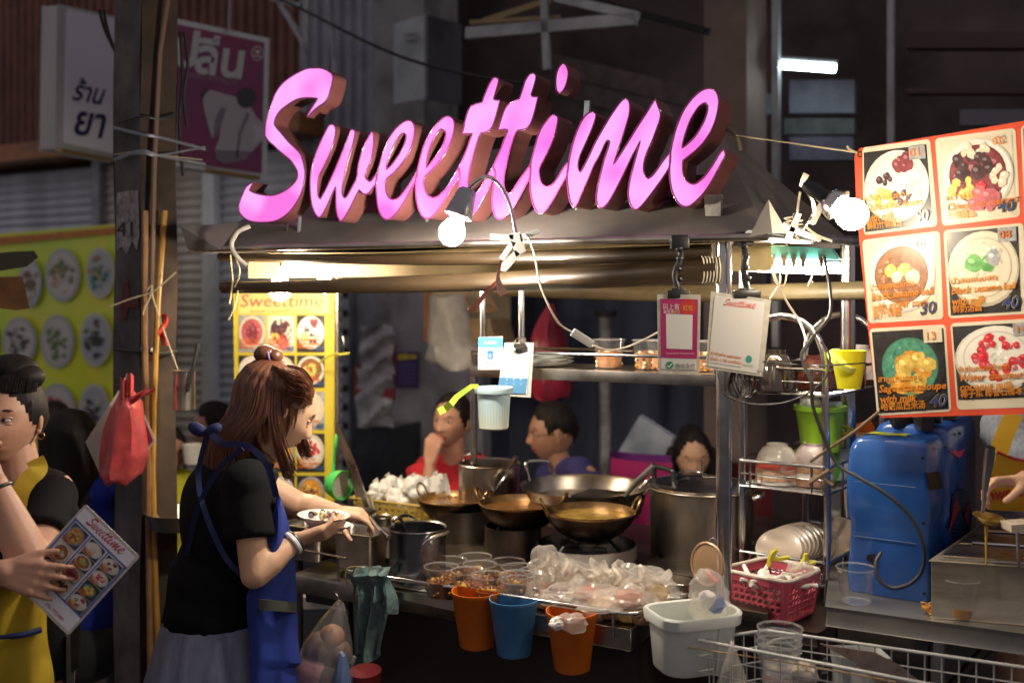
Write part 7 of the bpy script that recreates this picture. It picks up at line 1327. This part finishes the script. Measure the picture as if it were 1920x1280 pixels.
# ---------------------------------------------------------------- the seller in black and blue
rg = random.Random(17)
Y0 = 2.62
def w(px, py, dy=0): return P(px, py, Y0+dy)
t = thing('person','woman seller with auburn half tied hair, black shirt and blue apron holding a white bowl','person',(w(430,600).x, Y0, 0))
fw = V((.80,.36,-.46)); upv = V((.42,.12,.9)); HC = w(523,768,.0)
hb, HW, hax = head(HC, fw, upv, SKINF, s=1.0)
neck0, neck1 = w(455,868,.0), w(508,815,.0)
shR, shL = w(462,905,-.13), w(452,890,.17)             # near and far shoulder
elR, wrR = w(478,1076,-.17), w(556,1012,-.10)
elL, wrL = w(560,948,.22), w(630,958,.20)
chest, waist, hip = w(437,965,.02), w(428,1085,.02), w(410,1205,.02)
body = [('c', neck0, neck1, .052,.047), ('e', chest, (.115,.165,.16)), ('e', waist, (.105,.135,.16)), ('e', hip, (.125,.17,.15)), ('c', shL, shR, .055,.055)]
body += [('c', hip+V((0,s_*.085,-.02)), hip+V((0,s_*.085,-.40)), .085,.055) for s_ in (-1,1)]+[('c', hip+V((0,s_*.085,-.40)), V((hip.x,hip.y+s_*.085,.07)), .050,.034) for s_ in (-1,1)]+[('c', V((hip.x-.03,hip.y+s_*.085,.04)), V((hip.x+.15,hip.y+s_*.085,.035)), .036,.028) for s_ in (-1,1)]
body += arm(shR, elR, wrR, (.042,.036,.034,.0225))+arm(shL, elL, wrL, (.045,.038,.036,.022))
body += hand(wrR, V((.90,.30,.20)), V((.15,.55,.8)), .1, (.30,.40,.45,.5), (1,.8), .92, -1)
body += hand(wrL, V((.93,-.10,-.10)), V((.35,.05,-.9)), .0, (.55,.75,.8,.85), (.8,.7), .92, -1)
bo = blend(body, .0052, SKINF, 'body', t, 4); join_head(bo, t, hb); features(t, HW, hax, SKINF)
# shirt
TS1 = M('black cotton shirt',(.008,.008,.009),.92,var=.35,scale=5,bump=.6,spec=.15)
def fold(k, a): return lambda v: V((a*math.sin(26*v.z+9*v.x+k), a*.6*math.sin(19*v.x+31*v.z+k), 0))
sh = [('e', chest+V((-.005,0,0)), (.130,.182,.175)), ('e', waist+V((-.005,0,.02)), (.128,.160,.17)), ('e', w(418,1135,.02), (.135,.172,.10)), ('f', w(425,1060,.02), w(412,1172,.02), .14, .155), ('c', shL, shR, .064,.062), ('f', shR+V((0,.02,.02)), shR.lerp(elR,.62) , .064,.068), ('f', shL, shL.lerp(elL,.50), .066,.060), ('c', neck0+V((0,0,-.03)), neck0+V((.020,0,.012)), .082,.062)]
blend(sh, .0075, TS1, 'shirt', t, 9, disp=fold(1,.0045))
# collar, apron straps and bow
BLA = M('royal blue apron cloth',(.014,.038,.27),.7,col2=(.009,.024,.18),scale=6,bump=.5); BLD = M('dark blue strap cloth',(.008,.014,.075),.75,bump=.3)
def strip(name, pts, wd, mat, par, th=.003, up=V((0,0,1))):
    pts = [V(p) for p in pts]; mb = MB(); L_ = []
    for i,p in enumerate(pts):
        d = (pts[min(i+1,len(pts)-1)]-pts[max(i-1,0)]).normalized(); tocam = (V((0,0,H))-p).normalized(); s_ = d.cross(tocam).normalized()*wd/2; L_ += [p+s_, p-s_]
    mb.add(L_, [[2*i,2*i+1,2*i+3,2*i+2] for i in range(len(pts)-1)], mat); return mb.build(name, par, solid=th)
strip('apron_strap', spl([w(396,812,-.19),w(420,832,-.20),w(462,835,-.225),w(500,870,-.225),w(518,930,-.20)],6), .015, BLD, t)
strip('apron_strap', spl([w(455,840,-.215),w(410,880,-.20),w(372,950,-.17),w(350,1040,-.13)],6), .013, BLD, t)
strip('apron_strap', spl([w(388,815,-.185),w(372,890,-.165),w(385,960,-.185),w(420,1040,-.19),w(455,1080,-.17)],6), .013, BLD, t)
mb = MB(); o = w(392,808,-.18)
for a,(sx,sz,rx) in ((-.028,(.026,.016,.5)),(.012,(.022,.014,-.5))): mb.ell(o+V((a,0,.004)), (sx,.014,sz), BLD, Euler((0,rx,0)).to_matrix(), 12, 8)
mb.ell(o, (.009,.012,.010), BLD, None, 10, 8); mb.build('strap_bow', t)
# apron front panel
def apr(u,v):
    y_ = 925+370*v; xf = 524+40*min(1,v*1.6)+8*math.sin(7*v)-(12 if v > .85 else 0); xb = 520-52*min(1,v*1.9)+4*math.sin(9*v)
    return w(xb+(xf-xb)*u, y_+10*u*(1-v), -.16+.10*u*u+.012*math.sin(9*u+4*v))
mb = MB(); mb.grid(apr, 18, 40, BLA); mb.build('apron', t, solid=.004)
mb = MB(); mb.tube([w(484,1138,-.178),w(510,1142,-.16),w(535,1146,-.12),w(556,1146,-.075)], .0035, BLACKC, 6); mb.build('pocket_zip', t)
mb = MB(); mb.prism([w(x,y,-.185) for x,y in ((487,1132),(493,1133),(492,1148),(486,1147))], (0,.002,0), STEELD); mb.build('zip_pull', t)
mb = MB(); mb.grid(lambda u,v: w(486+68*u, 1122+(20 - 0)*v+6*u, -.180+.105*u*u-.004), 8, 4, M('olive pocket cloth',(.05,.055,.04),.8)); mb.build('pocket_edge', t, solid=.003)
# pleated skirt
SKT = M('grey blue pleated skirt',(.15,.165,.25),.8,col2=(.24,.26,.35),scale=5,stretch=(9,9,.6),bump=.3)
n = 120; rr_ = []
for i in range(9):
    z = 1150+30*i; f = i/8; ring = []
    for j in range(n): a = 2*math.pi*j/n; r = 1+(.02+.05*f)*math.sin(14*a+.5*math.sin(3*a))+.02*math.sin(5*a); c0 = w(410-14*f, z, .02); ring.append(c0+V((math.cos(a)*(.135+.075*f)*r, math.sin(a)*(.17+.07*f)*r, 0)))
    rr_.append(ring)
for z in (.55,.40): rr_.append([V((v.x+(v.x-rr_[8][0].x)*0, v.y, z)) for v in rr_[8]])
mb = MB(); mb.rings(rr_, SKT); mb.build('skirt', t, solid=.003)
mb = MB(); rr_ = [[V((v.x,v.y,v.z)) for v in rr_[-1]]]
# wrist band
d = (wrR-elR).normalized()
def torus(name, c, d, r, th, mat, par, sq=1):
    x_,y_,z_ = frame(d); mb = MB(); mb.tube([c+(x_*math.cos(a)+y_*math.sin(a))*r for a in [2*math.pi*k/24 for k in range(24)]], th, mat, 8, closed=True); return mb.build(name, par)
for k,(q,m) in enumerate(((.90,WHITEP),(.93,WHITEP),(.97,BLACKM))): torus('wristband', elR.lerp(wrR,q), d, .0275, .005, m, t)
# hair: shell, long hanging locks, half-up roll and bun
x_,y_,z_ = hax
hm = cap_hair('hair', t, HW, HAIRB, HFN(.62,1.2,2.0,2.3,.10))
rgh = random.Random(3)
def lock(k, rg):
    a = -2.0+4.1*k+rg.uniform(-.09,.09)       # around the back of the head
    ph = a; r0 = rg.uniform(.96,1.10); top = HC+V((0,0,.055))
    rx, ry = .088*r0, .090*r0; cx, cy = HC.x-.018, HC.y
    e = V((math.sin(ph), 0, 0)); 
    ang = ph
    p1 = V((cx-math.cos(ang)*rx*.80, cy+math.sin(ang)*ry*.80, HC.z+.075)); p2 = V((cx-math.cos(ang)*rx*1.10-.006, cy+math.sin(ang)*ry*1.10, HC.z)); bl_ = w(0,0); zb = H-(868+14*math.sin(5*k)+rg.uniform(-16,8)-CY)/F*Y0
    sh_ = -.055*(1-max(0,-math.cos(ang))*1.4) if math.cos(ang) > -.2 else .03
    p3 = V((p2.x+sh_*.8-.01, cy+math.sin(ang)*ry*1.18, (HC.z+zb)/2)); p4 = V((p2.x+sh_*1.2, cy+math.sin(ang)*ry*1.05, zb)); p5 = p4+V((.012*(1 if math.cos(ang) < 0 else -1), 0, -.012))
    return spl([p1,p2,p3,p4,p5],4)
hr = [('e', HC+V((-.020,0,.015)), (.098,.092,.108)), ('e', w(486,792,0), (.078,.098,.10)), ('c', w(500,730,-.0), w(462,850,.0), .085,.070), ('c', w(508,760,.0), w(500,840,.0), .060,.045), ('c', w(470,790,0), w(442,852,0), .07,.05), ('e', w(537,722,-.005), (.078,.080,.046), Euler((0,.45,0)).to_matrix()), ('e', w(556,742,-.02), (.040,.062,.036), Euler((0,.5,0)).to_matrix())]
def hdisp(v): 
    a = math.atan2(v.y-HC.y, v.x-HC.x); q = .0022*math.sin(a*26+8*math.sin(6*v.z))+.0016*math.sin(a*47+3*v.z); return V((math.cos(a)*q, math.sin(a)*q, 0))
blend(hr, .005, HAIRB, 'hair', t, 4, disp=hdisp)
hm = MB(); strands(hm, lock, 1150, HAIRB, .0011, rgh)
for k in range(460):
    r1, r2, r3 = rgh.random(), rgh.random(), rgh.random(); dy = -.085+.15*r2; low = 1-abs(dy)/.09
    hm.tube(spl([w(589-5*r3-8*abs(dy)*10, 722+40*r1*(dy < -.0)+4*r3-6*low, dy), w(572-8*r3, 700+44*r1*(dy < 0)-7*low+8*(1-low), dy*1.12), w(545, 690+48*r1*(dy < 0)-6*low+10*(1-low), dy*1.05-.004), w(518, 686+26*r1*(dy < 0)+3*r3, dy*.7), w(505,682+5*r3,dy*.3)],4), [.0006]+[.0010]*14+[.0009,.0004], HAIRB, 4, cap=False)
for k in range(30): 
    s_ = w(455+rgh.uniform(-14,14),830+rgh.uniform(-14,20),-.07+.1*rgh.random()); hm.tube(spl([s_, s_+V((-.02-.02*rgh.random(),0,-.01)), s_+V((-.045-.02*rgh.random(),0,-.03+.03*rgh.random()))],3), [.0016]*6+[.0005], HAIRB, 4, cap=False)
for k in range(12): hm.tube(spl([w(497,688,-.02),w(482-8*rgh.random(),684+12*rgh.random(),-.03),w(470-10*rgh.random(),700+14*rgh.random(),-.03)],3), [.0012]*6+[.0004], HAIRB, 4, cap=False)
o = hm.build('loose_locks', t, merge=False); o['kind'] = 'stuff'
mb = MB(); mb.ell(w(497,664,0), (.030,.028,.024), HAIRB, None, 18, 12); mb.ell(w(516,668,0), (.020,.026,.020), HAIRB, None, 18, 12); mb.ell(w(500,682,0), (.026,.026,.018), HAIRB, None, 18, 12); mb.build('hair_bun', t)
torus('hair_tie', w(508,668,0), V((.9,0,.25)), .0245, .0032, M('lilac hair tie',(.28,.16,.42),.5), t)
# what she holds
t2 = thing('serving_bowl','white melamine serving bowl of dessert held in the seller hand','bowl',w(607,985,-.02)); o = w(607,968,-.03); tl = (.06,0,1)
mb = MB(); mb.lathe([(0,-.030),(.030,-.030),(.033,-.026),(.050,-.010),(.066,.004),(.068,.005),(.064,.004),(.048,-.009),(.03,-.022),(0,-.024)], o, M('white melamine',(.72,.66,.62),.3,coat=.2), 40, axis=tl); mb.build('body', t2)
mb = MB(); rg = random.Random(6); mb.lathe([(0,-.004),(.050,-.006)], o, M('coconut milk',(.70,.66,.58),.3), 28, axis=tl)
for k in range(16): mb.ell(o+V((rg.uniform(-.035,.04),rg.uniform(-.035,.03),.002+.006*rg.random())), rg.uniform(.004,.009), [CORN,M('black jelly',(.02,.012,.02),.15),WHB,M('purple taro bits',(.12,.08,.16),.4)][k%4], None, 8, 6)
mb.build('dessert', t2)
mb = MB(); o2 = w(625,990,-.01); mb.lathe([(0,0),(.030,0),(.045,.010),(.047,.011),(.030,.004),(0,.003)], o2, M('white melamine',(.72,.66,.62),.3,coat=.2), 36, axis=(.05,0,1)); tag(mb.build('saucer'), 'white saucer held under the serving bowl', 'saucer')
t2 = thing('syrup_spoon','steel spoon in the seller right fingers dipping into the pans','spoon',w(725,1010,.1)); MB().tube([w(694,968,.20),w(706,985,.18),w(728,1008,.14)], [.004,.005,.009], CHROME, 8).build('handle', t2)
# ---------------------------------------------------------------- the waitress with the menu card
Y1 = 2.42
def q_(px, py, dy=0): return P(px, py, Y1+dy)
t = thing('person','woman with pinned up hair and yellow apron holding a menu card at the left edge','person',(q_(20,600).x, Y1, 0))
HC2 = q_(18,784,.02); hb, HW, hax = head(HC2, V((-.02,-1,.02)), V((0.04,0,1)), SKIN, s=1.0, fat=.98); 
body = [('c', q_(35,895,.03), q_(25,835,.03), .054,.050), ('e', q_(10,985,.06), (.165,.115,.17)), ('e', q_(-5,1110,.06), (.145,.11,.17)), ('e', q_(0,1230,.06), (.17,.13,.16)), ('c', q_(-80,925,.05), q_(98,925,.06), .055,.056), ('c', q_(-20,1260,.06), V((q_(-20,0).x,Y1+.06,.05)), .10,.045), ('c', q_(60,1260,.06), V((q_(60,0).x,Y1+.06,.05)), .10,.045)]
body += arm(q_(100,935,.04), q_(62,1066,-.16), q_(-10,905,-.15), (.053,.047,.043,.027))+arm(q_(-90,940,.04), q_(-80,1110,-.05), q_(6,1070,-.25), (.05,.044,.042,.026))
body += hand(q_(-10,905,-.15), V((-.55,.0,1)), V((.2,.6,.0)), .0, (.7,.8,.9,1.0), (.6,.6), .95, 1)+hand(q_(6,1070,-.25), V((.93,.02,-.22)), V((.1,.9,-.3)), .25, (.22,.26,.30,.34), (.9,.2), .95, 1)
bo = blend(body, .0055, SKIN, 'body', t, 4); join_head(bo, t, hb); features(t, HW, hax, SKIN, 1.02, brow=1.1, gaze=.003)
blend([('e', q_(10,985,.065), (.180,.125,.18)), ('e', q_(-5,1100,.065), (.165,.125,.18)), ('f', q_(0,1080,.06), q_(0,1260,.06), .175,.19), ('c', q_(-80,922,.05), q_(92,925,.06), .064,.064), ('f', q_(100,920,.04), q_(100,920,.04).lerp(q_(62,1066,-.16),.60), .064,.066), ('f', q_(-92,930,.04), q_(-85,1020,.0), .07,.07)], .0075, TS1, 'shirt', t, 3, disp=fold(3,.004))
YA = M('mustard yellow apron cloth',(.48,.33,.012),.7,col2=(.36,.24,.010),scale=5,bump=.4)
strip('apron_strap', spl([q_(66,862,-.03),q_(72,880,-.065),q_(52,900,-.085),q_(36,930,-.10),q_(28,990,-.105)],6), .040, YA, t)
mb = MB(); mb.grid(lambda u,v: q_(-60+ (150-8*math.sin(6*v))*u+4*math.sin(8*v), 1075+240*v, -.105-.03*math.sin(math.pi*u)+.014*math.sin(11*u+3*v)+.05*(u-.5)**2*4*.6), 24, 24, YA); mb.build('apron', t, solid=.004)
mb = MB(); mb.tube(spl([q_(-40,1200,-.155),q_(0,1194,-.155),q_(40,1190,-.150),q_(76,1180,-.118)],5), [.006]*8+[.008]*8, BLD, 6); mb.build('pocket_trim', t)
mb = MB(); mb.grid(lambda u,v: q_(84+52*u, 1190+130*v, .05+.03*math.sin(14*u)), 14, 4, M('striped dark skirt',(.02,.02,.024),.8,col2=(.25,.25,.26),scale=60,stretch=(1,0,0),thr=(.6,.62))); mb.build('skirt', t, solid=.004)
hm = cap_hair('hair', t, HW, HAIRK, HFN(.80,1.18,1.72,2.2,.10), s=1.02)
hm.ell(HC2+V((.0,.01,.118)), (.062,.058,.040), HAIRK, None, 22, 14); hm.ell(HC2+V((.036,-.0,.100)), (.048,.045,.034), HAIRK, None, 20, 12)
for k in range(60):
    a = rgh.uniform(-1.3,1.3); hm.tube(spl([HW(.075*math.sin(a)*1.04,.085*math.cos(a)*.9,.070), HW(.070*math.sin(a),.05*math.cos(a),.108), HW(.03*math.sin(a),-.005,.128+.01*rgh.random())],3), .0020, HAIRK, 4, cap=False)
hm.build('hair', t)
torus('earring', HW(-.078 if hax[0].x < 0 else .078,-.004,-.040), V((0,1,0)), .008, .0018, BRASS, t); torus('wristband', q_(62,1066,-.16).lerp(q_(-10,905,-.15),.93), q_(-10,905,-.15)-q_(62,1066,-.16), .030, .0045, BLACKM, t)
# her menu card
t = thing('menu_card','laminated white menu card headed Sweettime held slanted by the waitress','menu card',q_(150,1190,-.2)); pl = plane3(P(160,945,2.24), P(262,1040,2.22), P(130,1190,2.20))
ex_, ey_ = V((262-160,1043-944)), V((28-160,1110-944)); 
def mc(u,v): return (160+ (262-160)*u+(26-160)*v, 944+(1043-944)*u+(1092-944)*v)
mb = MB(); mb.prism([pl.at(*mc(u,v)) for u,v in ((.02,0),(.98,0),(1,.02),(1,.98),(.98,1),(.02,1),(0,.98),(0,.02))], -pl.n*.0018, LAM); mb.build('laminate', t)
mb = MB(); xp(mb, pl, [mc(u,v) for u,v in ((.03,.03),(.97,.03),(.97,.97),(.03,.97))], M('cool white card print',(.80,.80,.84),.3,coat=.3), .001)
for (u0,v0,u1,v1) in ((.03,.155,.97,.175),(.03,.155,.06,.80),(.94,.155,.97,.80),(.34,.155,.36,.80),(.65,.155,.67,.80),(.03,.78,.97,.80)): xp(mb, pl, [mc(a,b_) for a,b_ in ((u0,v0),(u1,v0),(u1,v1),(u0,v1))], M('lavender blue print',(.10,.14,.40),.3,coat=.3), .0015)
mb.build('print', t)
mb = MB(); a_ = mc(.17,.125); ca = math.degrees(math.atan2(99,102)); logo(mb, pl, a_[0], a_[1], 92, REDP, .002, ca, 22); mb.build('heading', t)
rg = random.Random(12); kk = ['orange','ginger','greenball','barley','bean','red','mix40','mix50','ruby_small','melon','mix50','bean']; i = 0
for cc in range(3):
    for r_ in range(4 if cc else 3):
        h_ = .145 if cc else .20; u0 = (.07,.375,.685)[cc]; u1 = u0+.25; v0 = .185+r_*(h_+.005); v1 = v0+h_
        mb = MB(); dish(mb, pl, 0,0,1,1, K[kk[i%12]], .002, rg, lambda u,v,u0=u0,u1=u1,v0=v0,v1=v1: mc(u0+(u1-u0)*u, v0+(v1-v0)*v)); 
        for s_,dv in (('Chinese dessert',.78),('with milk',.92)): x0,y0 = mc(u0+.01, v0+(v1-v0)*dv); xt(mb, pl, s_, x0, y0, 8, OTX, .009, ca, .2, width=20, bold=.02)
        mb.build('dish_picture', t); i += 1
mb = MB(); x0,y0 = mc(.10,.88); xt(mb, pl, 'ขนมหวานแต้จิ๋ว', x0, y0, 12, Kbl, .003, ca, width=52); x0,y0 = mc(.50,.94); xt(mb, pl, '096-7722489', x0, y0, 10, REDP, .003, ca, width=44); mb.build('footer_text', t)
# ---------------------------------------------------------------- seated and standing people beyond
def far_person(lab, hc, fwd, skin, cloth, hairm, sh0, sh1, chestc, hairfn=None, arms=(), hands=(), s=1, closed=False, long=None, upv=V((0,0,1)), lips=LIPS, glasses=False, pants=None, vox=.009, gaze=0, sleeve=.55, bun=None):
    t = thing('person', lab, 'person', (chestc.x, chestc.y, 0)); hb, HW, hax = head(hc, fwd, upv, skin, lips, s=s, nu=72, nv=48)
    nk = (sh0+sh1)/2
    body = [('c', nk+V((0,0,.0)), hc-V((0,0,.07))-V(fwd).normalized()*.01, .052,.047), ('e', chestc, (.15,.105,.17)), ('e', chestc-V((0,0,.22)), (.135,.105,.17)), ('c', sh0, sh1, .052,.052)]
    hipp = chestc-V((0,0,.40)); body += [('e', hipp, (.16,.13,.12))]
    f2 = V((fwd[0],fwd[1],0)).normalized(); sd = f2.cross(V((0,0,1)))
    for k in (-1,1): body += [('c', hipp+sd*.08*k, hipp+sd*.10*k+f2*.36, .075,.055), ('c', hipp+sd*.10*k+f2*.36, V((hipp.x,hipp.y,.06))+sd*.10*k+f2*.36, .05,.035)]
    for a in arms: body += arm(*a)
    for h in hands: body += hand(**h)
    bo = blend(body, vox*.8, skin, 'body', t, 3); join_head(bo, t, hb); features(t, HW, hax, skin, s, closed, gaze=gaze)
    gar = [('e', chestc, (.166,.12,.185)), ('e', chestc-V((0,0,.22)), (.155,.12,.18)), ('c', sh0, sh1, .066,.066), ('c', nk-V((0,0,.03)), nk+V((0,0,.012)), .08,.060)]
    for a in arms: gar.append(('f', V(a[0])+V((0,0,.02)), V(a[0]).lerp(V(a[1]),sleeve), .068,.066))
    blend(gar, vox, cloth, 'shirt', t, 3, disp=fold(2,.004))
    blend([('e', hipp, (.17,.14,.13))]+[q for k in (-1,1) for q in (('c', hipp+sd*.08*k, hipp+sd*.10*k+f2*.36, .085,.066), ('c', hipp+sd*.10*k+f2*.36, V((hipp.x,hipp.y,.14))+sd*.10*k+f2*.36, .062,.05))], .014, pants or BLACKC, 'trousers', t, 2)
    fn = hairfn or HFN(.72,1.15,1.75,2.1,.10)
    hm = cap_hair('hair', t, HW, hairm, fn)
    if bun: hm.ell(hc+bun[0], bun[1], hairm, None, 16, 10)
    hm.build('hair', t)
    if long: blend(long, .009, hairm, 'long_hair', t, 3, disp=lambda v: V((.003*math.sin(90*v.x+5*v.z),.003*math.sin(80*v.y),0)))
    if glasses:
        gm = M('gold spectacle wire',(.6,.45,.3),.25,1); mb = MB()
        for k in (-1,1): mb.tube([HW(k*.031+.019*math.cos(a),.090,.002+.015*math.sin(a)) for a in [2*math.pi*j/16 for j in range(16)]], .0014, gm, 5, closed=True); mb.tube([HW(k*.050,.090,.006),HW(k*.078,.03,.006),HW(k*.080,-.012,.004)], .0014, gm, 5)
        mb.tube([HW(-.012,.091,.004),HW(.012,.091,.004)], .0014, gm, 5); mb.build('glasses', t)
    return t
REDT = M('red cotton shirt',(.42,.012,.02),.8,var=.25,scale=6,bump=.3); INDT = M('indigo shirt',(.035,.035,.16),.8,var=.25,scale=6,bump=.3); BLT = M('bright blue shirt',(.01,.03,.30),.8,var=.2,bump=.3); GT = M('dark green jacket',(.03,.035,.03),.85)
Yc = 4.15
def g(px,py,dy=0,Y=Yc): return P(px,py,Y+dy)
# woman in red, cheek on her hand (behind the tall pot)
ha = g(808,845,-.15); ew = g(822,975,-.16)
far_person('woman in a red shirt resting her cheek on her fist behind the tall pot', g(849,788), V((-.50,-.85,.0)), SKIN, REDT, HAIRK, g(806,880,.06), g(892,876,.04), g(846,960,.05), arms=((g(790,888,.02), g(800,985,-.14), g(806,866,-.13)),(g(898,905,.02), g(915,1000,-.05), g(860,1020,-.16))),
  hands=(dict(wr=g(806,866,-.13), d=V((.16,.06,1)), pn=V((.5,.7,0)), curl=(.9,1.0,1.0,1.1), thumb=(.4,.5), s=1.0, side=1),), s=.98, upv=V((.06,0,1)), gaze=-.003)
# man with glasses, side face
far_person('man in gold glasses and an indigo shirt seated in profile behind the wide pan', g(1036,811), V((-.97,-.20,-.06)), SKINT, INDT, HAIRK, g(1030,893,.13), g(1086,884,-.10), g(1066,975,.02), arms=((g(1100,892,-.13), g(1096,990,-.18), g(1000,1020,-.2)),),
  hairfn=HFN(.80,1.05,1.38,1.95,.16), s=1.04, glasses=True)
# girl looking down
Yg=4.25
far_person('girl with centre parted black hair looking down behind the stock pot', g(1298,854,0,Yg), V((-.05,-.95,-.22)), SKINF, GT, HAIRK, g(1255,915,.06,Yg), g(1342,913,.06,Yg), g(1298,990,.06,Yg), hairfn=HFN(.66,1.30,1.95,2.2,.13,1), s=.98, closed=True, bun=(V((0,.05,.09)),(.05,.05,.04)),
  arms=((g(1244,924,.07,Yg), g(1235,1005,-.05,Yg), g(1280,1000,-.2,Yg)),), long=[('c', g(1262,850,.06,Yg), g(1256,925,.05,Yg), .035,.03),('c', g(1330,850,.06,Yg), g(1336,925,.05,Yg), .035,.03)])
# diners at the left
far_person('diner with long black hair in a bright blue shirt seen from behind at the left', g(135,838,0,3.5), V((.25,.96,-.1)), SKIN, BLT, HAIRK, g(92,925,.0,3.5), g(190,925,.0,3.5), g(148,1000,.02,3.5), long=[('c', g(130,820,-.0,3.5), g(128,930,-.05,3.5), .105,.085),('c', g(112,860,-.02,3.5), g(108,960,-.05,3.5), .05,.03),('c', g(158,860,-.02,3.5), g(170,925,-.02,3.5), .05,.03)], arms=((g(192,925,.02,3.5), g(205,985,.05,3.5), g(205,925,.2,3.5)),), vox=.011)
far_person('diner in a pale shirt facing the camera behind the long haired diner', g(100,800,0,4.6), V((-.2,-.97,-.1)), SKINF, M('pale grey shirt',(.35,.40,.45),.8), HAIRK, g(70,870,.0,4.6), g(140,870,.0,4.6), g(105,930,.02,4.6), s=1.0, vox=.011)
far_person('man with greying black hair in profile beyond the seller shoulder', g(402,800,0,4.9), V((-.9,-.4,-.1)), SKINT, M('charcoal shirt',(.05,.05,.055),.8), HAIRK, g(390,870,.1,4.9), g(435,868,-.1,4.9), g(412,940,.0,4.9), s=1.05, vox=.011, hairfn=HFN(.78,1.05,1.45,1.9,.12))
far_person('diner in a bright yellow shirt half hidden behind the concrete pole', g(315,845,0,4.3), V((.5,-.8,-.2)), SKINT, M('acid yellow shirt',(.52,.48,.015),.75,bump=.3), HAIRK, g(290,905,.0,4.3), g(340,905,.02,4.3), g(322,965,.02,4.3), vox=.011, s=.95)
tag(MB().lathe([(0,0),(.035,0),(.045,.08),(.042,.08),(.033,.004),(0,.004)], g(362,868,0,4.2), CERAM, 24).build('paper_cup'), 'white cup on the far table beyond the seller shoulder', 'cup')
tag(MB().lathe([(0,0),(.11,0),(.125,.05),(.13,.052),(.12,.05),(.105,.006),(0,.006)], P(348,985,3.3), STEEL, 32).build('steel_basin'), 'steel basin beside the pole behind the seller back', 'basin')
# person ladling at the right, cut by the banner and the frame
t = thing('person','seller in a grey shirt and yellow red apron ladling syrup at the right edge','person',(P(1990,600,2.85).x,2.85,0)); Yq=2.85
def rq(px,py,dy=0): return P(px,py,Yq+dy)
hb, HW, hax = head(rq(2000,640), V((-.3,-.9,-.3)), V((0,0,1)), SKINF, s=1.0, nu=48, nv=32)
wrq = P(1925,900,2.36)
body = [('c', rq(2000,770), rq(2000,700), .054,.05), ('e', rq(1985,860), (.17,.12,.18)), ('e', rq(1985,1010), (.16,.12,.2)), ('e', rq(1985,1150), (.17,.13,.15)), ('c', rq(1890,800), rq(2090,800), .055,.055)]+[('c', rq(1985+k,1180), V((rq(1985+k,0).x,Yq,.05)), .10,.04) for k in (-55,55)]
body += arm(rq(1885,812), P(1990,960,2.62), wrq, (.05,.043,.04,.025))+hand(wrq, V((-.97,.0,-.05)), V((-.15,-.2,-.9)), .0, (.75,.85,.95,1.05), (.65,.5), 1.0, 1)
bo = blend(body, .006, SKINF, 'body', t, 3); join_head(bo, t, hb); features(t, HW, hax, SKINF)
blend([('e', rq(1985,865), (.185,.132,.19)), ('e', rq(1985,1000), (.18,.14,.2)), ('c', rq(1890,800), rq(2090,800), .072,.072), ('f', rq(1885,800), rq(1885,812).lerp(P(1990,960,2.62),.5), .075,.07), ('f', rq(1985,960), rq(1985,1150), .185,.19)], .008, M('pale grey striped shirt',(.33,.36,.40),.8,col2=(.22,.25,.30),scale=30,stretch=(3,3,.2),bump=.3), 'shirt', t, 3, disp=fold(4,.003))
YR = M('golden apron cloth',(.58,.36,.015),.65,bump=.3); strip('apron_strap', spl([P(1902,775,2.68),P(1885,812,2.67),P(1872,850,2.67)],5), .045, YR, t)
mb = MB(); pla = Plane(P(1890,900,2.665),(0,-1,0)); xp(mb, pla, [(1868,846),(1900,858),(1960,872),(1960,960),(1850,955),(1856,900)], YR, .0); mb.build('apron', t, solid=.003)
mb = MB(); mb.tube([pla.at(1868,846,.004),pla.at(1900,859,.004),pla.at(1960,872,.004)], .004, REDP, 6); xt(mb, pla, 'Sweettime', 1852, 938, 34, REDP, .006, -8, .2, width=110, bold=.02); mb.build('apron_print', t)
hm = cap_hair('hair', t, HW, HAIRK, lambda ph,th: .09 if (abs(ph) > 1.1 or th < .7) and th < 2.2 else None); hm.build('hair', t)
